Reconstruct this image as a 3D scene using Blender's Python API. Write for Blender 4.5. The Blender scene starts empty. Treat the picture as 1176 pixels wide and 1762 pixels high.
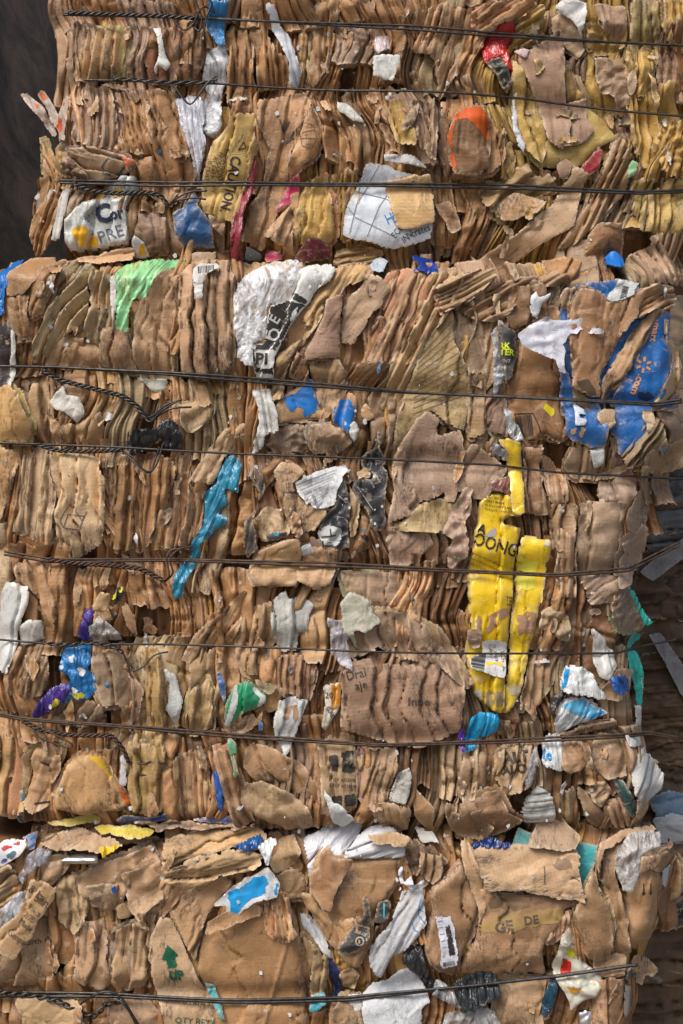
import bpy, bmesh, math, random
import numpy as np
from mathutils import Vector
from mathutils.bvhtree import BVHTree

# ------------------------------------------------------------------ camera, light, exposure
S = 0.00115            # metres per photograph pixel on the front of the bales
D = 3.0                # camera distance
scene = bpy.context.scene
C = scene.collection
cam_d = bpy.data.cameras.new('camera')
cam_d.sensor_fit = 'VERTICAL'
cam_d.sensor_height = 36
cam_d.lens = 36 * D / (1762 * S)
cam_d.clip_end = 100
cam = bpy.data.objects.new('camera', cam_d)
cam.location = (0, -D, 0)
cam.rotation_euler = (math.radians(90), 0, 0)
C.objects.link(cam)
scene.camera = cam
SUN_EL, SUN_AZ = math.radians(52), math.radians(-38)   # azimuth measured from the camera side towards +X
world = bpy.data.worlds.new("World")
scene.world = world
world.use_nodes = True
wn = world.node_tree.nodes
sky = wn.new('ShaderNodeTexSky')
sky.sky_type = 'NISHITA'
sky.sun_disc = False
sky.sun_elevation = SUN_EL
sky.sun_rotation = math.radians(180) - SUN_AZ
sky.air_density = 1.0
sky.dust_density = 4.0
sky.ozone_density = 0.6
bgn = wn['Background']
bgn.inputs['Strength'].default_value = 0.09
world.node_tree.links.new(sky.outputs[0], bgn.inputs['Color'])
sl = bpy.data.lights.new('sun', 'SUN')
sl.energy = 2.4
sl.angle = math.radians(32)
sl.color = (1.0, 0.965, 0.91)
sun = bpy.data.objects.new('sun', sl)
d = Vector((math.sin(SUN_AZ) * math.cos(SUN_EL), -math.cos(SUN_AZ) * math.cos(SUN_EL), math.sin(SUN_EL)))
sun.rotation_euler = d.to_track_quat('Z', 'Y').to_euler()
C.objects.link(sun)
scene.view_settings.view_transform = 'Standard'
scene.view_settings.look = 'None'
scene.view_settings.exposure = 0.48
scene.view_settings.gamma = 1
scene.view_settings.use_curve_mapping = False
scene.cycles.max_bounces = 6
scene.cycles.transparent_max_bounces = 8

rng = np.random.default_rng(7)
R = random.Random(11)

# ------------------------------------------------------------------ noise
def _h(ix, iy, s):
    n = (ix.astype(np.int64) * 374761393 + iy.astype(np.int64) * 668265263 + int(s) * 974634777) & 0xffffffff
    n = ((n ^ (n >> 13)) * 1274126177) & 0xffffffff
    n = ((n ^ (n >> 16)) * 2246822519) & 0xffffffff
    return ((n ^ (n >> 15)) & 0xffffff) / float(0xffffff)
def vn(x, y, s=0):
    x = np.asarray(x, float); y = np.asarray(y, float)
    ix, iy = np.floor(x), np.floor(y)
    fx, fy = x - ix, y - iy
    fx = fx * fx * (3 - 2 * fx); fy = fy * fy * (3 - 2 * fy)
    a, b, c, e = _h(ix, iy, s), _h(ix + 1, iy, s), _h(ix, iy + 1, s), _h(ix + 1, iy + 1, s)
    return (a + (b - a) * fx) * (1 - fy) + (c + (e - c) * fx) * fy      # 0..1
def fbm(x, y, s=0, o=3):
    t, a, n = 0, .5, 0
    for i in range(o):
        t = t + a * vn(x * 2 ** i, y * 2 ** i, s + i * 17); n += a; a *= .5
    return t / n
def worley(x, y, s=0):
    ix, iy = np.floor(x), np.floor(y)
    f1 = np.full(np.shape(x), 9.0); f2 = f1.copy(); pid = np.zeros(np.shape(x))
    for dx in (-1, 0, 1):
        for dy in (-1, 0, 1):
            cx, cy = ix + dx, iy + dy
            px, py = cx + _h(cx, cy, s), cy + _h(cx, cy, s + 5)
            q = np.hypot(x - px, y - py)
            cl = q < f1
            f2 = np.where(cl, f1, np.minimum(f2, q))
            # tilt of the facet that owns this point
            t = (_h(cx, cy, s + 9) - .5) * (x - px) + (_h(cx, cy, s + 11) - .5) * (y - py)
            pid = np.where(cl, t, pid)
            f1 = np.where(cl, q, f1)
    return f1, f2, pid
def crumple(x, y, sc, s=0):
    """crumpled sheet: flat facets that meet in straight creases; about -0.6..0.6"""
    r = np.random.default_rng(int(s) + 5)
    wx = x + .55 * sc * (vn(x / sc / 1.3, y / sc / 1.3, s + 31) - .5)
    wy = y + .55 * sc * (vn(x / sc / 1.3, y / sc / 1.3, s + 37) - .5)
    t = np.zeros(np.shape(x))
    for k in range(5):
        a = r.uniform(0, math.pi); lam = sc * r.uniform(.8, 3.2)
        u = (wx * math.cos(a) + wy * math.sin(a)) / lam + r.uniform(0, 9)
        w = np.abs(2 * (u - np.floor(u)) - 1)
        m = sstep(.3, .7, vn(x / sc / 1.7 + k * 9, y / sc / 1.7, s + 61 + k))
        t = t + (w - .5) * m * (lam / sc / 2.0) ** .6
    f1, f2, pd = worley(wx / sc * .9, wy / sc * .9, s)
    f1b, f2b, pb = worley(wx / sc * 2.3 + 7, wy / sc * 2.3, s + 50)
    return t * .68 + pd * .22 + (f1b - .4) * .05
def sstep(a, b, x):
    t = np.clip((x - a) / (b - a), 0, 1)
    return t * t * (3 - 2 * t)

# ------------------------------------------------------------------ the bales' front faces (mm towards the camera)
def pl(pts):
    xs, ys = [p[0] for p in pts], [p[1] for p in pts]
    return lambda x: np.interp(x, xs, ys)
W = {
 'T1': pl([(110, 30), (340, 38), (700, 54), (830, 66), (1000, 76), (1200, 86)]),
 'T2': pl([(140, 142), (380, 148), (560, 158), (900, 178), (1060, 197), (1200, 211)]),
 'T3': pl([(105, 318), (300, 322), (600, 322), (900, 326), (1100, 335), (1200, 331)]),
 'M1': pl([(-10, 632), (100, 634), (300, 646), (450, 657), (700, 676), (880, 684), (1120, 699), (1200, 688)]),
 'M2': pl([(-10, 763), (70, 766), (200, 770), (450, 783), (850, 800), (960, 813), (1080, 820), (1200, 827)]),
 'M3': pl([(-10, 948), (90, 964), (300, 963), (600, 972), (950, 989), (1080, 980), (1200, 926)]),
 'M4': pl([(-10, 1098), (80, 1105), (300, 1108), (600, 1117), (850, 1122), (1060, 1124), (1120, 1112), (1200, 1100)]),
 'M5': pl([(-10, 1226), (40, 1235), (200, 1247), (400, 1264), (650, 1278), (860, 1273), (1050, 1265), (1120, 1262), (1200, 1280)]),
 'B1': pl([(-10, 1710), (200, 1708), (400, 1712), (600, 1710), (760, 1692), (950, 1672), (1080, 1652), (1200, 1650)]),
}
BALE_BASE = {'top': -58.0, 'mid': 0.0, 'low': -6.0, 'far': -430.0}
BALE_W = {'top': ('T1', 'T2', 'T3'), 'mid': ('M1', 'M2', 'M3', 'M4', 'M5'), 'low': ('B1',), 'far': ()}
left_top = pl([(0, 92), (60, 96), (100, 100), (160, 108), (260, 78), (330, 60), (420, 45), (460, 40)][:] and [(-60, 90), (0, 92), (100, 98), (170, 102), (240, 78), (330, 55), (460, 40)])
right_mid = pl([(440, 1190), (760, 1180), (800, 1150), (850, 1128), (960, 1100), (1020, 1105), (1100, 1100), (1200, 1108), (1300, 1130), (1360, 1145), (1430, 1130)])
right_low = pl([(1430, 1190), (1500, 1168), (1600, 1150), (1640, 1130), (1700, 1110), (1800, 1090)])
def base(px, py, bale):
    px = np.asarray(px, float); py = np.asarray(py, float)
    b = np.full(px.shape, BALE_BASE[bale])
    b = b + 16 * (fbm(px / 170, py / 140, 3) - .5)
    for w in BALE_W[bale]:
        dy = (py - W[w](px)) / 22.0
        b = b - 17 * np.exp(-dy * dy)
    if bale == 'mid':
        b = b - 60 * sstep(490, 425, py) ** 1.5 - 45 * sstep(1385, 1445, py) ** 1.4
        b = b - 55 * sstep(20, -50, px) - 75 * sstep(-60, 15, px - right_mid(py)) ** 1.5
    elif bale == 'far':
        b = b + 40 * (fbm(px / 90, py / 60, 13) - .5)
    elif bale == 'top':
        b = b - 60 * sstep(55, -10, px - left_top(py)) ** 1.4 - 30 * sstep(400, 460, py)
    else:
        b = b - 45 * sstep(1480, 1415, py) ** 1.4 - 75 * sstep(-60, 15, px - right_low(py)) ** 1.5
    return b
def bale_of(x, y):
    return 'top' if y < 432 else ('mid' if y < 1415 else 'low')

# z-map of everything built so far (absolute mm), 3 px cells, to lay a piece over its neighbours
ZC = 4.0
ZW, ZH = 330, 480
owner = np.full((ZH, ZW), -1)
OWN = []
zmap = np.full((ZH, ZW), -400.0)
def zix(px, py):
    return (np.clip(((np.asarray(py) + 80) / ZC).astype(int), 0, ZH - 1), np.clip(((np.asarray(px) + 60) / ZC).astype(int), 0, ZW - 1))

# ------------------------------------------------------------------ materials
def nt(name):
    m = bpy.data.materials.new(name); m.use_nodes = True
    n = m.node_tree.nodes; l = m.node_tree.links
    return m, n, l, n['Principled BSDF']
def mat_fibre(name, stain=.5, edge=(.60, .46, .32), edge_amt=.8, rough=.52, spec=.4, bump=.5, flute=True, print_wear=0, sheen=0):
    m, n, l, b = nt(name)
    def N(t, **k):
        o = n.new(t)
        for a, v in k.items(): setattr(o, a, v)
        return o
    def math_(op, a, c=None, clamp=False):
        o = N('ShaderNodeMath', operation=op, use_clamp=clamp)
        for i, v in enumerate((a, c)):
            if v is None: continue
            if isinstance(v, (int, float)): o.inputs[i].default_value = v
            else: l.new(v, o.inputs[i])
        return o.outputs[0]
    def mixc(f, a, c, blend='MIX'):
        o = N('ShaderNodeMix', data_type='RGBA', blend_type=blend)
        for i, v in ((0, f), (6, a), (7, c)):
            if isinstance(v, (int, float)): o.inputs[i].default_value = v
            elif isinstance(v, tuple): o.inputs[i].default_value = (*v, 1)
            else: l.new(v, o.inputs[i])
        return o.outputs[2]
    oi = N('ShaderNodeObjectInfo')
    uv = N('ShaderNodeUVMap')
    comb = N('ShaderNodeVectorMath', operation='ADD')
    sep = N('ShaderNodeCombineXYZ')
    l.new(math_('MULTIPLY', oi.outputs['Random'], 37.0), sep.inputs[2])
    l.new(uv.outputs[0], comb.inputs[0]); l.new(sep.outputs[0], comb.inputs[1])
    P = comb.outputs[0]
    def noise(scale, det=4, rough_=.6, stretch=None, dist=0):
        o = N('ShaderNodeTexNoise')
        o.inputs['Scale'].default_value = scale; o.inputs['Detail'].default_value = det
        o.inputs['Roughness'].default_value = rough_; o.inputs['Distortion'].default_value = dist
        if stretch:
            mp = N('ShaderNodeMapping'); mp.inputs['Scale'].default_value = stretch
            l.new(P, mp.inputs[0]); l.new(mp.outputs[0], o.inputs[0])
        else: l.new(P, o.inputs[0])
        return o.outputs[0]
    def ramp(v, a, c):
        o = N('ShaderNodeMapRange', interpolation_type='SMOOTHSTEP')
        l.new(v, o.inputs[0]); o.inputs[1].default_value = a; o.inputs[2].default_value = c
        return o.outputs[0]
    rg = lambda v: math_('ABSOLUTE', math_('SUBTRACT', v, .5))
    at = N('ShaderNodeVertexColor', layer_name='wear')
    sx = N('ShaderNodeSeparateColor'); l.new(at.outputs[0], sx.inputs[0])
    tone, edgev, crease = sx.outputs[0], sx.outputs[1], sx.outputs[2]
    col = oi.outputs['Color']
    # broad tone shift, per pleat tone, fine fibre
    v = math_('ADD', math_('MULTIPLY', noise(9, 4), .5), .75)
    v = math_('MULTIPLY', v, math_('MULTIPLY', tone, 2.0))
    v = math_('MULTIPLY', v, math_('ADD', math_('MULTIPLY', noise(420, 3, .7, (1, .18, 1)), .12), .94))
    if flute:
        wv = N('ShaderNodeTexWave', wave_type='BANDS', bands_direction='Y'); wv.inputs['Scale'].default_value = 42
        wv.inputs['Distortion'].default_value = 2.2; wv.inputs['Detail'].default_value = 2; wv.inputs['Detail Scale'].default_value = .25
        l.new(P, wv.inputs[0])
        fl = math_('MULTIPLY', math_('SUBTRACT', wv.outputs['Fac'], .5), math_('MULTIPLY', oi.outputs['Alpha'], .09))
        v = math_('ADD', v, fl)
    hs = N('ShaderNodeVectorMath', operation='SCALE'); l.new(col, hs.inputs[0]); l.new(v, hs.inputs['Scale'])
    c = hs.outputs[0]
    # hue drift: some areas greyer, some redder
    c = mixc(math_('MULTIPLY', ramp(noise(5, 2), .42, .66), .5), c, mixc(1.0, c, (.88, .90, .93), 'MULTIPLY'))
    if name == 'kraft_card': c = mixc(1.0, c, (1.0, .985, .95), 'MULTIPLY')
    _n = ramp(rg(noise(30, 4, .6, (1, 1, 1), 1.4)), 0.0, .035)
    c = mixc(math_('MULTIPLY', math_('SUBTRACT', 1.0, _n), .10), c, mixc(1.0, c, (.50, .44, .40), 'MULTIPLY'))
    # worn crease, pale torn edge
    c = mixc(math_('MULTIPLY', math_('MULTIPLY', crease, ramp(noise(120, 3), .42, .62)), .42), c, mixc(.5, c, edge))
    e = math_('MULTIPLY', edgev, math_('ADD', ramp(noise(160, 4), .36, .6), .15), True)
    c = mixc(math_('MULTIPLY', e, edge_amt), c, edge)
    # scuffs and dirt
    st = ramp(noise(14, 6, .74, (1, .5, 1), .6), .49, .63)
    st = math_('MULTIPLY', st, ramp(noise(210, 3, .8, (1, .35, 1)), .40, .62))
    c = mixc(math_('MULTIPLY', st, stain), c, (.055, .045, .038))
    sp = ramp(noise(60, 5, .75, None, 1.2), .625, .67)
    c = mixc(math_('MULTIPLY', sp, stain * .9), c, (.07, .05, .04))
    # scraped paper, paler
    sc_ = ramp(noise(26, 5, .7, (.5, 1.4, 1), .8), .615, .645)
    c = mixc(math_('MULTIPLY', sc_, .5), c, mixc(.55, c, (.60, .46, .33)))
    sc2 = ramp(noise(18, 6, .72, (1.2, .7, 1), .9), .632, .645)
    c = mixc(math_('MULTIPLY', sc2, .45 if flute else 0.0), c, mixc(1.0, c, (.66, .58, .52), 'MULTIPLY'))
    if print_wear:
        pw = ramp(noise(34, 7, .75, (.7, 1.2, 1), 1.0), .61, .625)
        c = mixc(math_('MULTIPLY', pw, print_wear), c, (.47, .38, .30))
        pw2 = ramp(noise(90, 5, .8, None, .5), .635, .65)
        c = mixc(math_('MULTIPLY', pw2, print_wear * (.3 if flute else .12)), c, (.52, .50, .46))
    l.new(c, b.inputs['Base Color'])
    b.inputs['Roughness'].default_value = rough
    b.inputs['Specular IOR Level'].default_value = spec
    rg = lambda v: math_('ABSOLUTE', math_('SUBTRACT', v, .5))
    gl = rg(noise(170, 2, .5, (1, .055, 1), .25))
    glm = ramp(noise(14, 2), .40, .60)
    gr = math_('MULTIPLY', ramp(gl, 0.0, .05), math_('MULTIPLY', glm, .17 if flute and not print_wear else .0))
    wr1 = ramp(rg(noise(60, 3, .55, (.42, 1.5, 1), .9)), 0.0, .07)      # cross wrinkles
    wr2 = ramp(rg(noise(26, 4, .6, (1, 1, 1), 1.4)), 0.0, .028)        # stray creases
    bh = math_('ADD', math_('ADD', math_('ADD', gr, math_('MULTIPLY', wr1, .05)), math_('MULTIPLY', wr2, .24)), math_('ADD', math_('MULTIPLY', noise(40, 3, .5), .30), math_('MULTIPLY', noise(420, 3, .6), .06)))
    if name == 'white_paper':
        for sc_v, wt in ((34, .55), (80, .25)):
            vo = N('ShaderNodeTexVoronoi'); vo.inputs['Scale'].default_value = sc_v
            dv = N('ShaderNodeVectorMath', operation='ADD'); nz = N('ShaderNodeTexNoise'); nz.inputs['Scale'].default_value = 30
            l.new(P, nz.inputs[0]); ds = N('ShaderNodeVectorMath', operation='SCALE'); l.new(nz.outputs[1], ds.inputs[0]); ds.inputs['Scale'].default_value = .02
            l.new(P, dv.inputs[0]); l.new(ds.outputs[0], dv.inputs[1]); l.new(dv.outputs[0], vo.inputs[0])
            bh = math_('ADD', bh, math_('MULTIPLY', vo.outputs['Distance'], wt))
    if flute:
        bh = math_('ADD', bh, math_('MULTIPLY', wv.outputs['Fac'], math_('MULTIPLY', oi.outputs['Alpha'], .055)))
    bp = N('ShaderNodeBump'); bp.inputs['Strength'].default_value = bump; bp.inputs['Distance'].default_value = .004
    l.new(bh, bp.inputs['Height']); l.new(bp.outputs[0], b.inputs['Normal'])
    return m
def mat_film(name, alpha, rough=.18, bump=.8, vary=.25, stretch=(1, .45, 1)):
    m, n, l, b = nt(name)
    oi = n.new('ShaderNodeObjectInfo')
    tc = n.new('ShaderNodeUVMap')
    mp = n.new('ShaderNodeMapping'); mp.inputs['Scale'].default_value = stretch; l.new(tc.outputs[0], mp.inputs[0])
    def ridge(scale, det, dist):
        no = n.new('ShaderNodeTexNoise'); no.inputs['Scale'].default_value = scale; no.inputs['Detail'].default_value = det
        no.inputs['Distortion'].default_value = dist; no.inputs['Roughness'].default_value = .6; l.new(mp.outputs[0], no.inputs[0])
        s_ = n.new('ShaderNodeMath'); s_.operation = 'SUBTRACT'; l.new(no.outputs[0], s_.inputs[0]); s_.inputs[1].default_value = .5
        a_ = n.new('ShaderNodeMath'); a_.operation = 'ABSOLUTE'; l.new(s_.outputs[0], a_.inputs[0])
        r_ = n.new('ShaderNodeMapRange'); l.new(a_.outputs[0], r_.inputs[0]); r_.inputs[1].default_value = 0; r_.inputs[2].default_value = .10
        r_.inputs[3].default_value = 1; r_.inputs[4].default_value = 0
        return no.outputs[0], r_.outputs[0]
    n1, r1 = ridge(17, 5, 1.6); n2, r2 = ridge(46, 3, 1.0)
    mx = n.new('ShaderNodeMath'); mx.operation = 'MULTIPLY_ADD'; l.new(r2, mx.inputs[0]); mx.inputs[1].default_value = .45; l.new(r1, mx.inputs[2])
    bp = n.new('ShaderNodeBump'); bp.inputs['Strength'].default_value = bump; bp.inputs['Distance'].default_value = .004
    l.new(mx.outputs[0], bp.inputs['Height']); l.new(bp.outputs[0], b.inputs['Normal'])
    mr0 = n.new('ShaderNodeMapRange'); l.new(n1, mr0.inputs[0]); mr0.inputs[1].default_value = .3; mr0.inputs[2].default_value = .7
    mr0.inputs[3].default_value = .82; mr0.inputs[4].default_value = 1.12
    vs = n.new('ShaderNodeVectorMath'); vs.operation = 'SCALE'; l.new(oi.outputs['Color'], vs.inputs[0]); l.new(mr0.outputs[0], vs.inputs['Scale'])
    l.new(vs.outputs[0], b.inputs['Base Color'])
    b.inputs['Roughness'].default_value = rough
    b.inputs['Specular IOR Level'].default_value = .7
    if alpha < 1:
        mr = n.new('ShaderNodeMapRange'); l.new(mx.outputs[0], mr.inputs[0]); mr.inputs[1].default_value = 0; mr.inputs[2].default_value = 1.2
        mr.inputs[3].default_value = max(0, alpha - vary); mr.inputs[4].default_value = min(1, alpha + vary)
        l.new(mr.outputs[0], b.inputs['Alpha'])
    return m
def mat_plain(name, col, rough, metal=0, noise_amt=.3, scale=60, bump=.2):
    m, n, l, b = nt(name)
    tc = n.new('ShaderNodeTexCoord')
    no = n.new('ShaderNodeTexNoise'); no.inputs['Scale'].default_value = scale; no.inputs['Detail'].default_value = 6
    l.new(tc.outputs['Object'], no.inputs[0])
    mr = n.new('ShaderNodeMapRange'); l.new(no.outputs[0], mr.inputs[0]); mr.inputs[1].default_value = .3; mr.inputs[2].default_value = .7
    mr.inputs[3].default_value = 1 - noise_amt; mr.inputs[4].default_value = 1 + noise_amt
    vs = n.new('ShaderNodeVectorMath'); vs.operation = 'SCALE'; vs.inputs[0].default_value = col; l.new(mr.outputs[0], vs.inputs['Scale'])
    l.new(vs.outputs[0], b.inputs['Base Color'])
    b.inputs['Roughness'].default_value = rough; b.inputs['Metallic'].default_value = metal
    bp = n.new('ShaderNodeBump'); bp.inputs['Strength'].default_value = bump; bp.inputs['Distance'].default_value = .004
    l.new(no.outputs[0], bp.inputs['Height']); l.new(bp.outputs[0], b.inputs['Normal'])
    return m
M = {
 'card': mat_fibre('kraft_card', .85),
 'print': mat_fibre('printed_card', .35, edge=(.46, .34, .23), edge_amt=.95, rough=.40, spec=.45, bump=.45, flute=True, print_wear=.55),
 'gloss': mat_fibre('coated_carton', .50, edge=(.50, .42, .33), edge_amt=.9, rough=.32, spec=.5, bump=.35, flute=False, print_wear=.6),
 'paper': mat_fibre('white_paper', .40, edge=(.75, .73, .68), edge_amt=.3, rough=.6, spec=.3, bump=.55, flute=False),
 'ink': mat_fibre('print_ink', .12, edge=(.42, .29, .18), edge_amt=.5, rough=.6, spec=.3, bump=.2, flute=False, print_wear=.25),
 'bag': mat_film('plastic_bag', 1.0, .24, .5),
 'film': mat_film('clear_film', .60, .10, .5, .34, (1, .6, 1)),
 'green': mat_film('green_film', .58, .18, .3, .30),
 'steel': mat_plain('baling_steel', (.060, .055, .052), .42, .75, .45, 90, .2),
 'rust': mat_plain('rusty_steel', (.075, .048, .034), .6, .5, .5, 90, .3),
 'tin': mat_plain('tin_can', (.62, .62, .62), .25, .95, .1, 30, .3),
}
# kraft shades
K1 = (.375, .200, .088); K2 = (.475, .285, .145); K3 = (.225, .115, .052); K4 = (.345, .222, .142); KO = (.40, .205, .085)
KY = (.44, .27, .075); OL = (.41, .295, .175); KD = (.20, .115, .065); WH = (.68, .67, .63); WB = (.62, .64, .68)
TR = {'A': (0, 0, 1.96), 'B': (576, 0, 1.96), 'C': (0, 420, 1.96), 'D': (576, 420, 1.96), 'E': (0, 860, 1.96), 'F': (576, 860, 1.96),
      'G': (0, 1282, 1.96), 'H': (576, 1282, 1.96), 'I': (780, 740, 3.523), 'J': (340, 430, 3.459), 'K': (860, 470, 3.722), 'L': (0, 1400, 3.095),
      'M': (340, 1400, 2.8), 'N': (740, 1400, 2.697), 'O': (60, 180, 3.267), 'Q': (400, 740, 3.92), 'Z': (0, 0, 1.0)}
def T(tile, s):
    ox, oy, k = TR[tile]
    return [(ox + float(a.split(',')[0]) / k, oy + float(a.split(',')[1]) / k) for a in s.split()]

# ------------------------------------------------------------------ geometry of one piece
THINGS = []          # (object, centre px, kind, shade) for the labels written at the end
LMK = []             # landmarks: (phrase, x, y)

def to_world(px, py, h, hb):
    k = (D - hb / 1000.0) / D
    return (px - 588) * S * k, -h / 1000.0, (881 - py) * S * k

def pleats(s, t, per, seed, skew=.8, wav=.35):
    """profile of stacked folds across s; returns height 0..1, tone, crease"""
    r = np.random.default_rng(seed)
    sw = s + wav * per * 2.2 * (fbm(t / 70 + seed % 97, s / 190, seed % 1013, 2) - .5) + wav * per * .7 * (vn(t / 22, s / 90, seed % 811) - .5)
    s0 = sw.min() - per
    n = int((sw.max() - s0) / per * 2.2) + 6
    kn = np.cumsum(r.uniform(.45, 1.6, n) * per) + s0 - per * r.uniform(0, 1)
    i = np.clip(np.searchsorted(kn, sw) - 1, 0, n - 2)
    f = np.clip((sw - kn[i]) / (kn[i + 1] - kn[i]), 0, 1)
    wid = (kn[i + 1] - kn[i]) / per
    if r.random() < .5: f = 1 - f
    tl = r.uniform(.15, 1.0, n)[i]                      # how much each fold leans over its neighbour
    flat = (1 - tl) + tl * f
    k1, k2 = 1.0 / (per * np.clip(wid, .3, 2)), .8 / (per * np.clip(wid, .3, 2))
    asym = flat * (1 - np.exp(-f / k1)) * (1 - np.exp(-(1 - f) / k2)) * 1.25 - .25
    sym = 1 - np.abs(2 * f - 1) ** 2.4
    p = skew * asym + (1 - skew) * sym
    dp = (r.random(n + 1) < .6) * r.uniform(.4, 1.3, n + 1)
    p = p - dp[i] * np.exp(-f / (k1 * .8)) - dp[i + 1] * np.exp(-(1 - f) / (k1 * .8))
    off = r.uniform(-.35, .45, n)[i]
    fade = .55 + .6 * vn(t / 60 + i * 7.3, i * 3.1, seed % 613)
    tone = .5 + r.uniform(-.085, .075, n)[i]
    crease = np.exp(-((1 - p) / .12) ** 2) * .5
    return p * fade * np.sqrt(np.clip(wid, .3, 2)) + off, tone, crease

def build(name, mat, col, px, py, quads, h, hb, uvx, uvy, wear, skirt, cx=None, cy=None, flute=.5, parent=None, closed=False, back=None):
    """px,py,h arrays of vertices (photo px, mm), quads list; skirt: mm of side wall behind the outline"""
    n0 = len(px)
    cx = float(px.mean()) if cx is None else cx
    cy = float(py.mean()) if cy is None else cy
    X, Y, Z = to_world(px, py, h, hb)
    q = np.asarray(quads)
    extra_q = []
    if skirt > 0:
        # boundary edges
        e = np.concatenate([q[:, [0, 1]], q[:, [1, 2]], q[:, [2, 3]], q[:, [3, 0]]])
        key = e.min(1).astype(np.int64) * n0 + e.max(1)
        u, idx, cnt = np.unique(key, return_index=True, return_counts=True)
        be = e[idx[cnt == 1]]
        bv = np.unique(be)
        nb = len(bv)
        mp = np.full(n0, -1); mp[bv] = n0 + np.arange(nb)
        bx, by, bh_ = px[bv], py[bv], h[bv] - skirt
        X2, Y2, Z2 = to_world(bx, by, bh_, hb)
        X1, Y1, Z1 = X[bv], Y[bv], Z[bv]
        X = np.concatenate([X, X1, X2]); Y = np.concatenate([Y, Y1, Y2]); Z = np.concatenate([Z, Z1, Z2])
        sq = np.stack([mp[be[:, 1]], mp[be[:, 0]], mp[be[:, 0]] + nb, mp[be[:, 1]] + nb], 1)
        # side wall uv run on in depth so that it keeps its grain
        uvx = np.concatenate([uvx, uvx[bv], uvx[bv] + skirt * .7]); uvy = np.concatenate([uvy, uvy[bv], uvy[bv]])
        wear = np.concatenate([wear, wear[bv], wear[bv]])
        q2 = [q, sq]
        if closed:
            off = len(X)
            X3, Y3, Z3 = to_world(px, py, h - skirt, hb)
            X = np.concatenate([X, X3]); Y = np.concatenate([Y, Y3]); Z = np.concatenate([Z, Z3])
            uvx = np.concatenate([uvx, uvx[:n0]]); uvy = np.concatenate([uvy, uvy[:n0]]); wear = np.concatenate([wear, wear[:n0]])
            q2.append(q[:, ::-1] + off)
        q = np.concatenate(q2)
    ox, oy, oz = to_world(cx, cy, float(np.mean(h)), hb)
    co = np.stack([X - ox, Y - oy, Z - oz], 1).astype(np.float32)
    me = bpy.data.meshes.new(name)
    me.vertices.add(len(co)); me.vertices.foreach_set('co', co.ravel())
    nq = len(q)
    me.loops.add(nq * 4); me.polygons.add(nq)
    me.loops.foreach_set('vertex_index', q.ravel().astype(np.int32))
    me.polygons.foreach_set('loop_start', np.arange(0, nq * 4, 4, dtype=np.int32))
    me.polygons.foreach_set('use_smooth', np.ones(nq, dtype=bool))
    me.update(calc_edges=True)
    uvl = me.uv_layers.new(name='UVMap')
    fl = q.ravel()
    uvl.data.foreach_set('uv', np.stack([uvx[fl] * S, uvy[fl] * S], 1).astype(np.float32).ravel())
    ca = me.color_attributes.new('wear', 'FLOAT_COLOR', 'POINT')
    ca.data.foreach_set('color', np.concatenate([wear, np.ones((len(wear), 1))], 1).astype(np.float32).ravel())
    me.materials.append(M[mat])
    o = bpy.data.objects.new(name, me)
    o.location = (ox, oy, oz)
    o.color = (*col, flute)
    C.objects.link(o)
    if parent:
        o.parent = parent
        o.location = Vector((ox, oy, oz)) - parent.location
    else:
        iy_, ix_ = zix(px, py)
        cell = iy_ * ZW + ix_
        top = np.full(ZH * ZW, -1e9)
        np.maximum.at(top, cell, h)
        top = top.reshape(ZH, ZW)
        m_ = top > zmap
        zmap[m_] = top[m_]
        owner[m_] = len(OWN); OWN.append(o)
    return o

def lumps(px, py, seed, cr, crs):
    z = cr * crumple(px, py, crs, seed % 977)
    r = np.random.default_rng(seed + 99)
    cx, cy = px.mean(), py.mean(); sp = max(px.max() - px.min(), py.max() - py.min())
    for k in range(int(sp / 22) + 1):
        a = r.uniform(0, math.pi); o_ = r.uniform(-.45, .45) * sp
        u = (px - cx) * math.cos(a) + (py - cy) * math.sin(a) - o_
        v = -(px - cx) * math.sin(a) + (py - cy) * math.cos(a)
        u = u + 9 * (vn(v / 26 + k, v * 0 + seed % 77, 5) - .5) + 4 * (vn(v / 8 + k, v * 0, 9) - .5)
        c0 = r.uniform(-.4, .4) * sp; L = r.uniform(10, 34)
        m = np.exp(-((v - c0) / L) ** 4)
        step_ = r.choice([-1, 1]) * min(cr, 6) * .28
        z = z + m * (step_ * np.tanh(u / 1.2) * np.exp(-np.abs(u) / 14) - min(cr, 6) * .32 * np.exp(-(u / 1.5) ** 2))
    z = z + cr * .12 * (fbm(px / 8, py / 8, seed % 733, 2) - .5)
    return z

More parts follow.
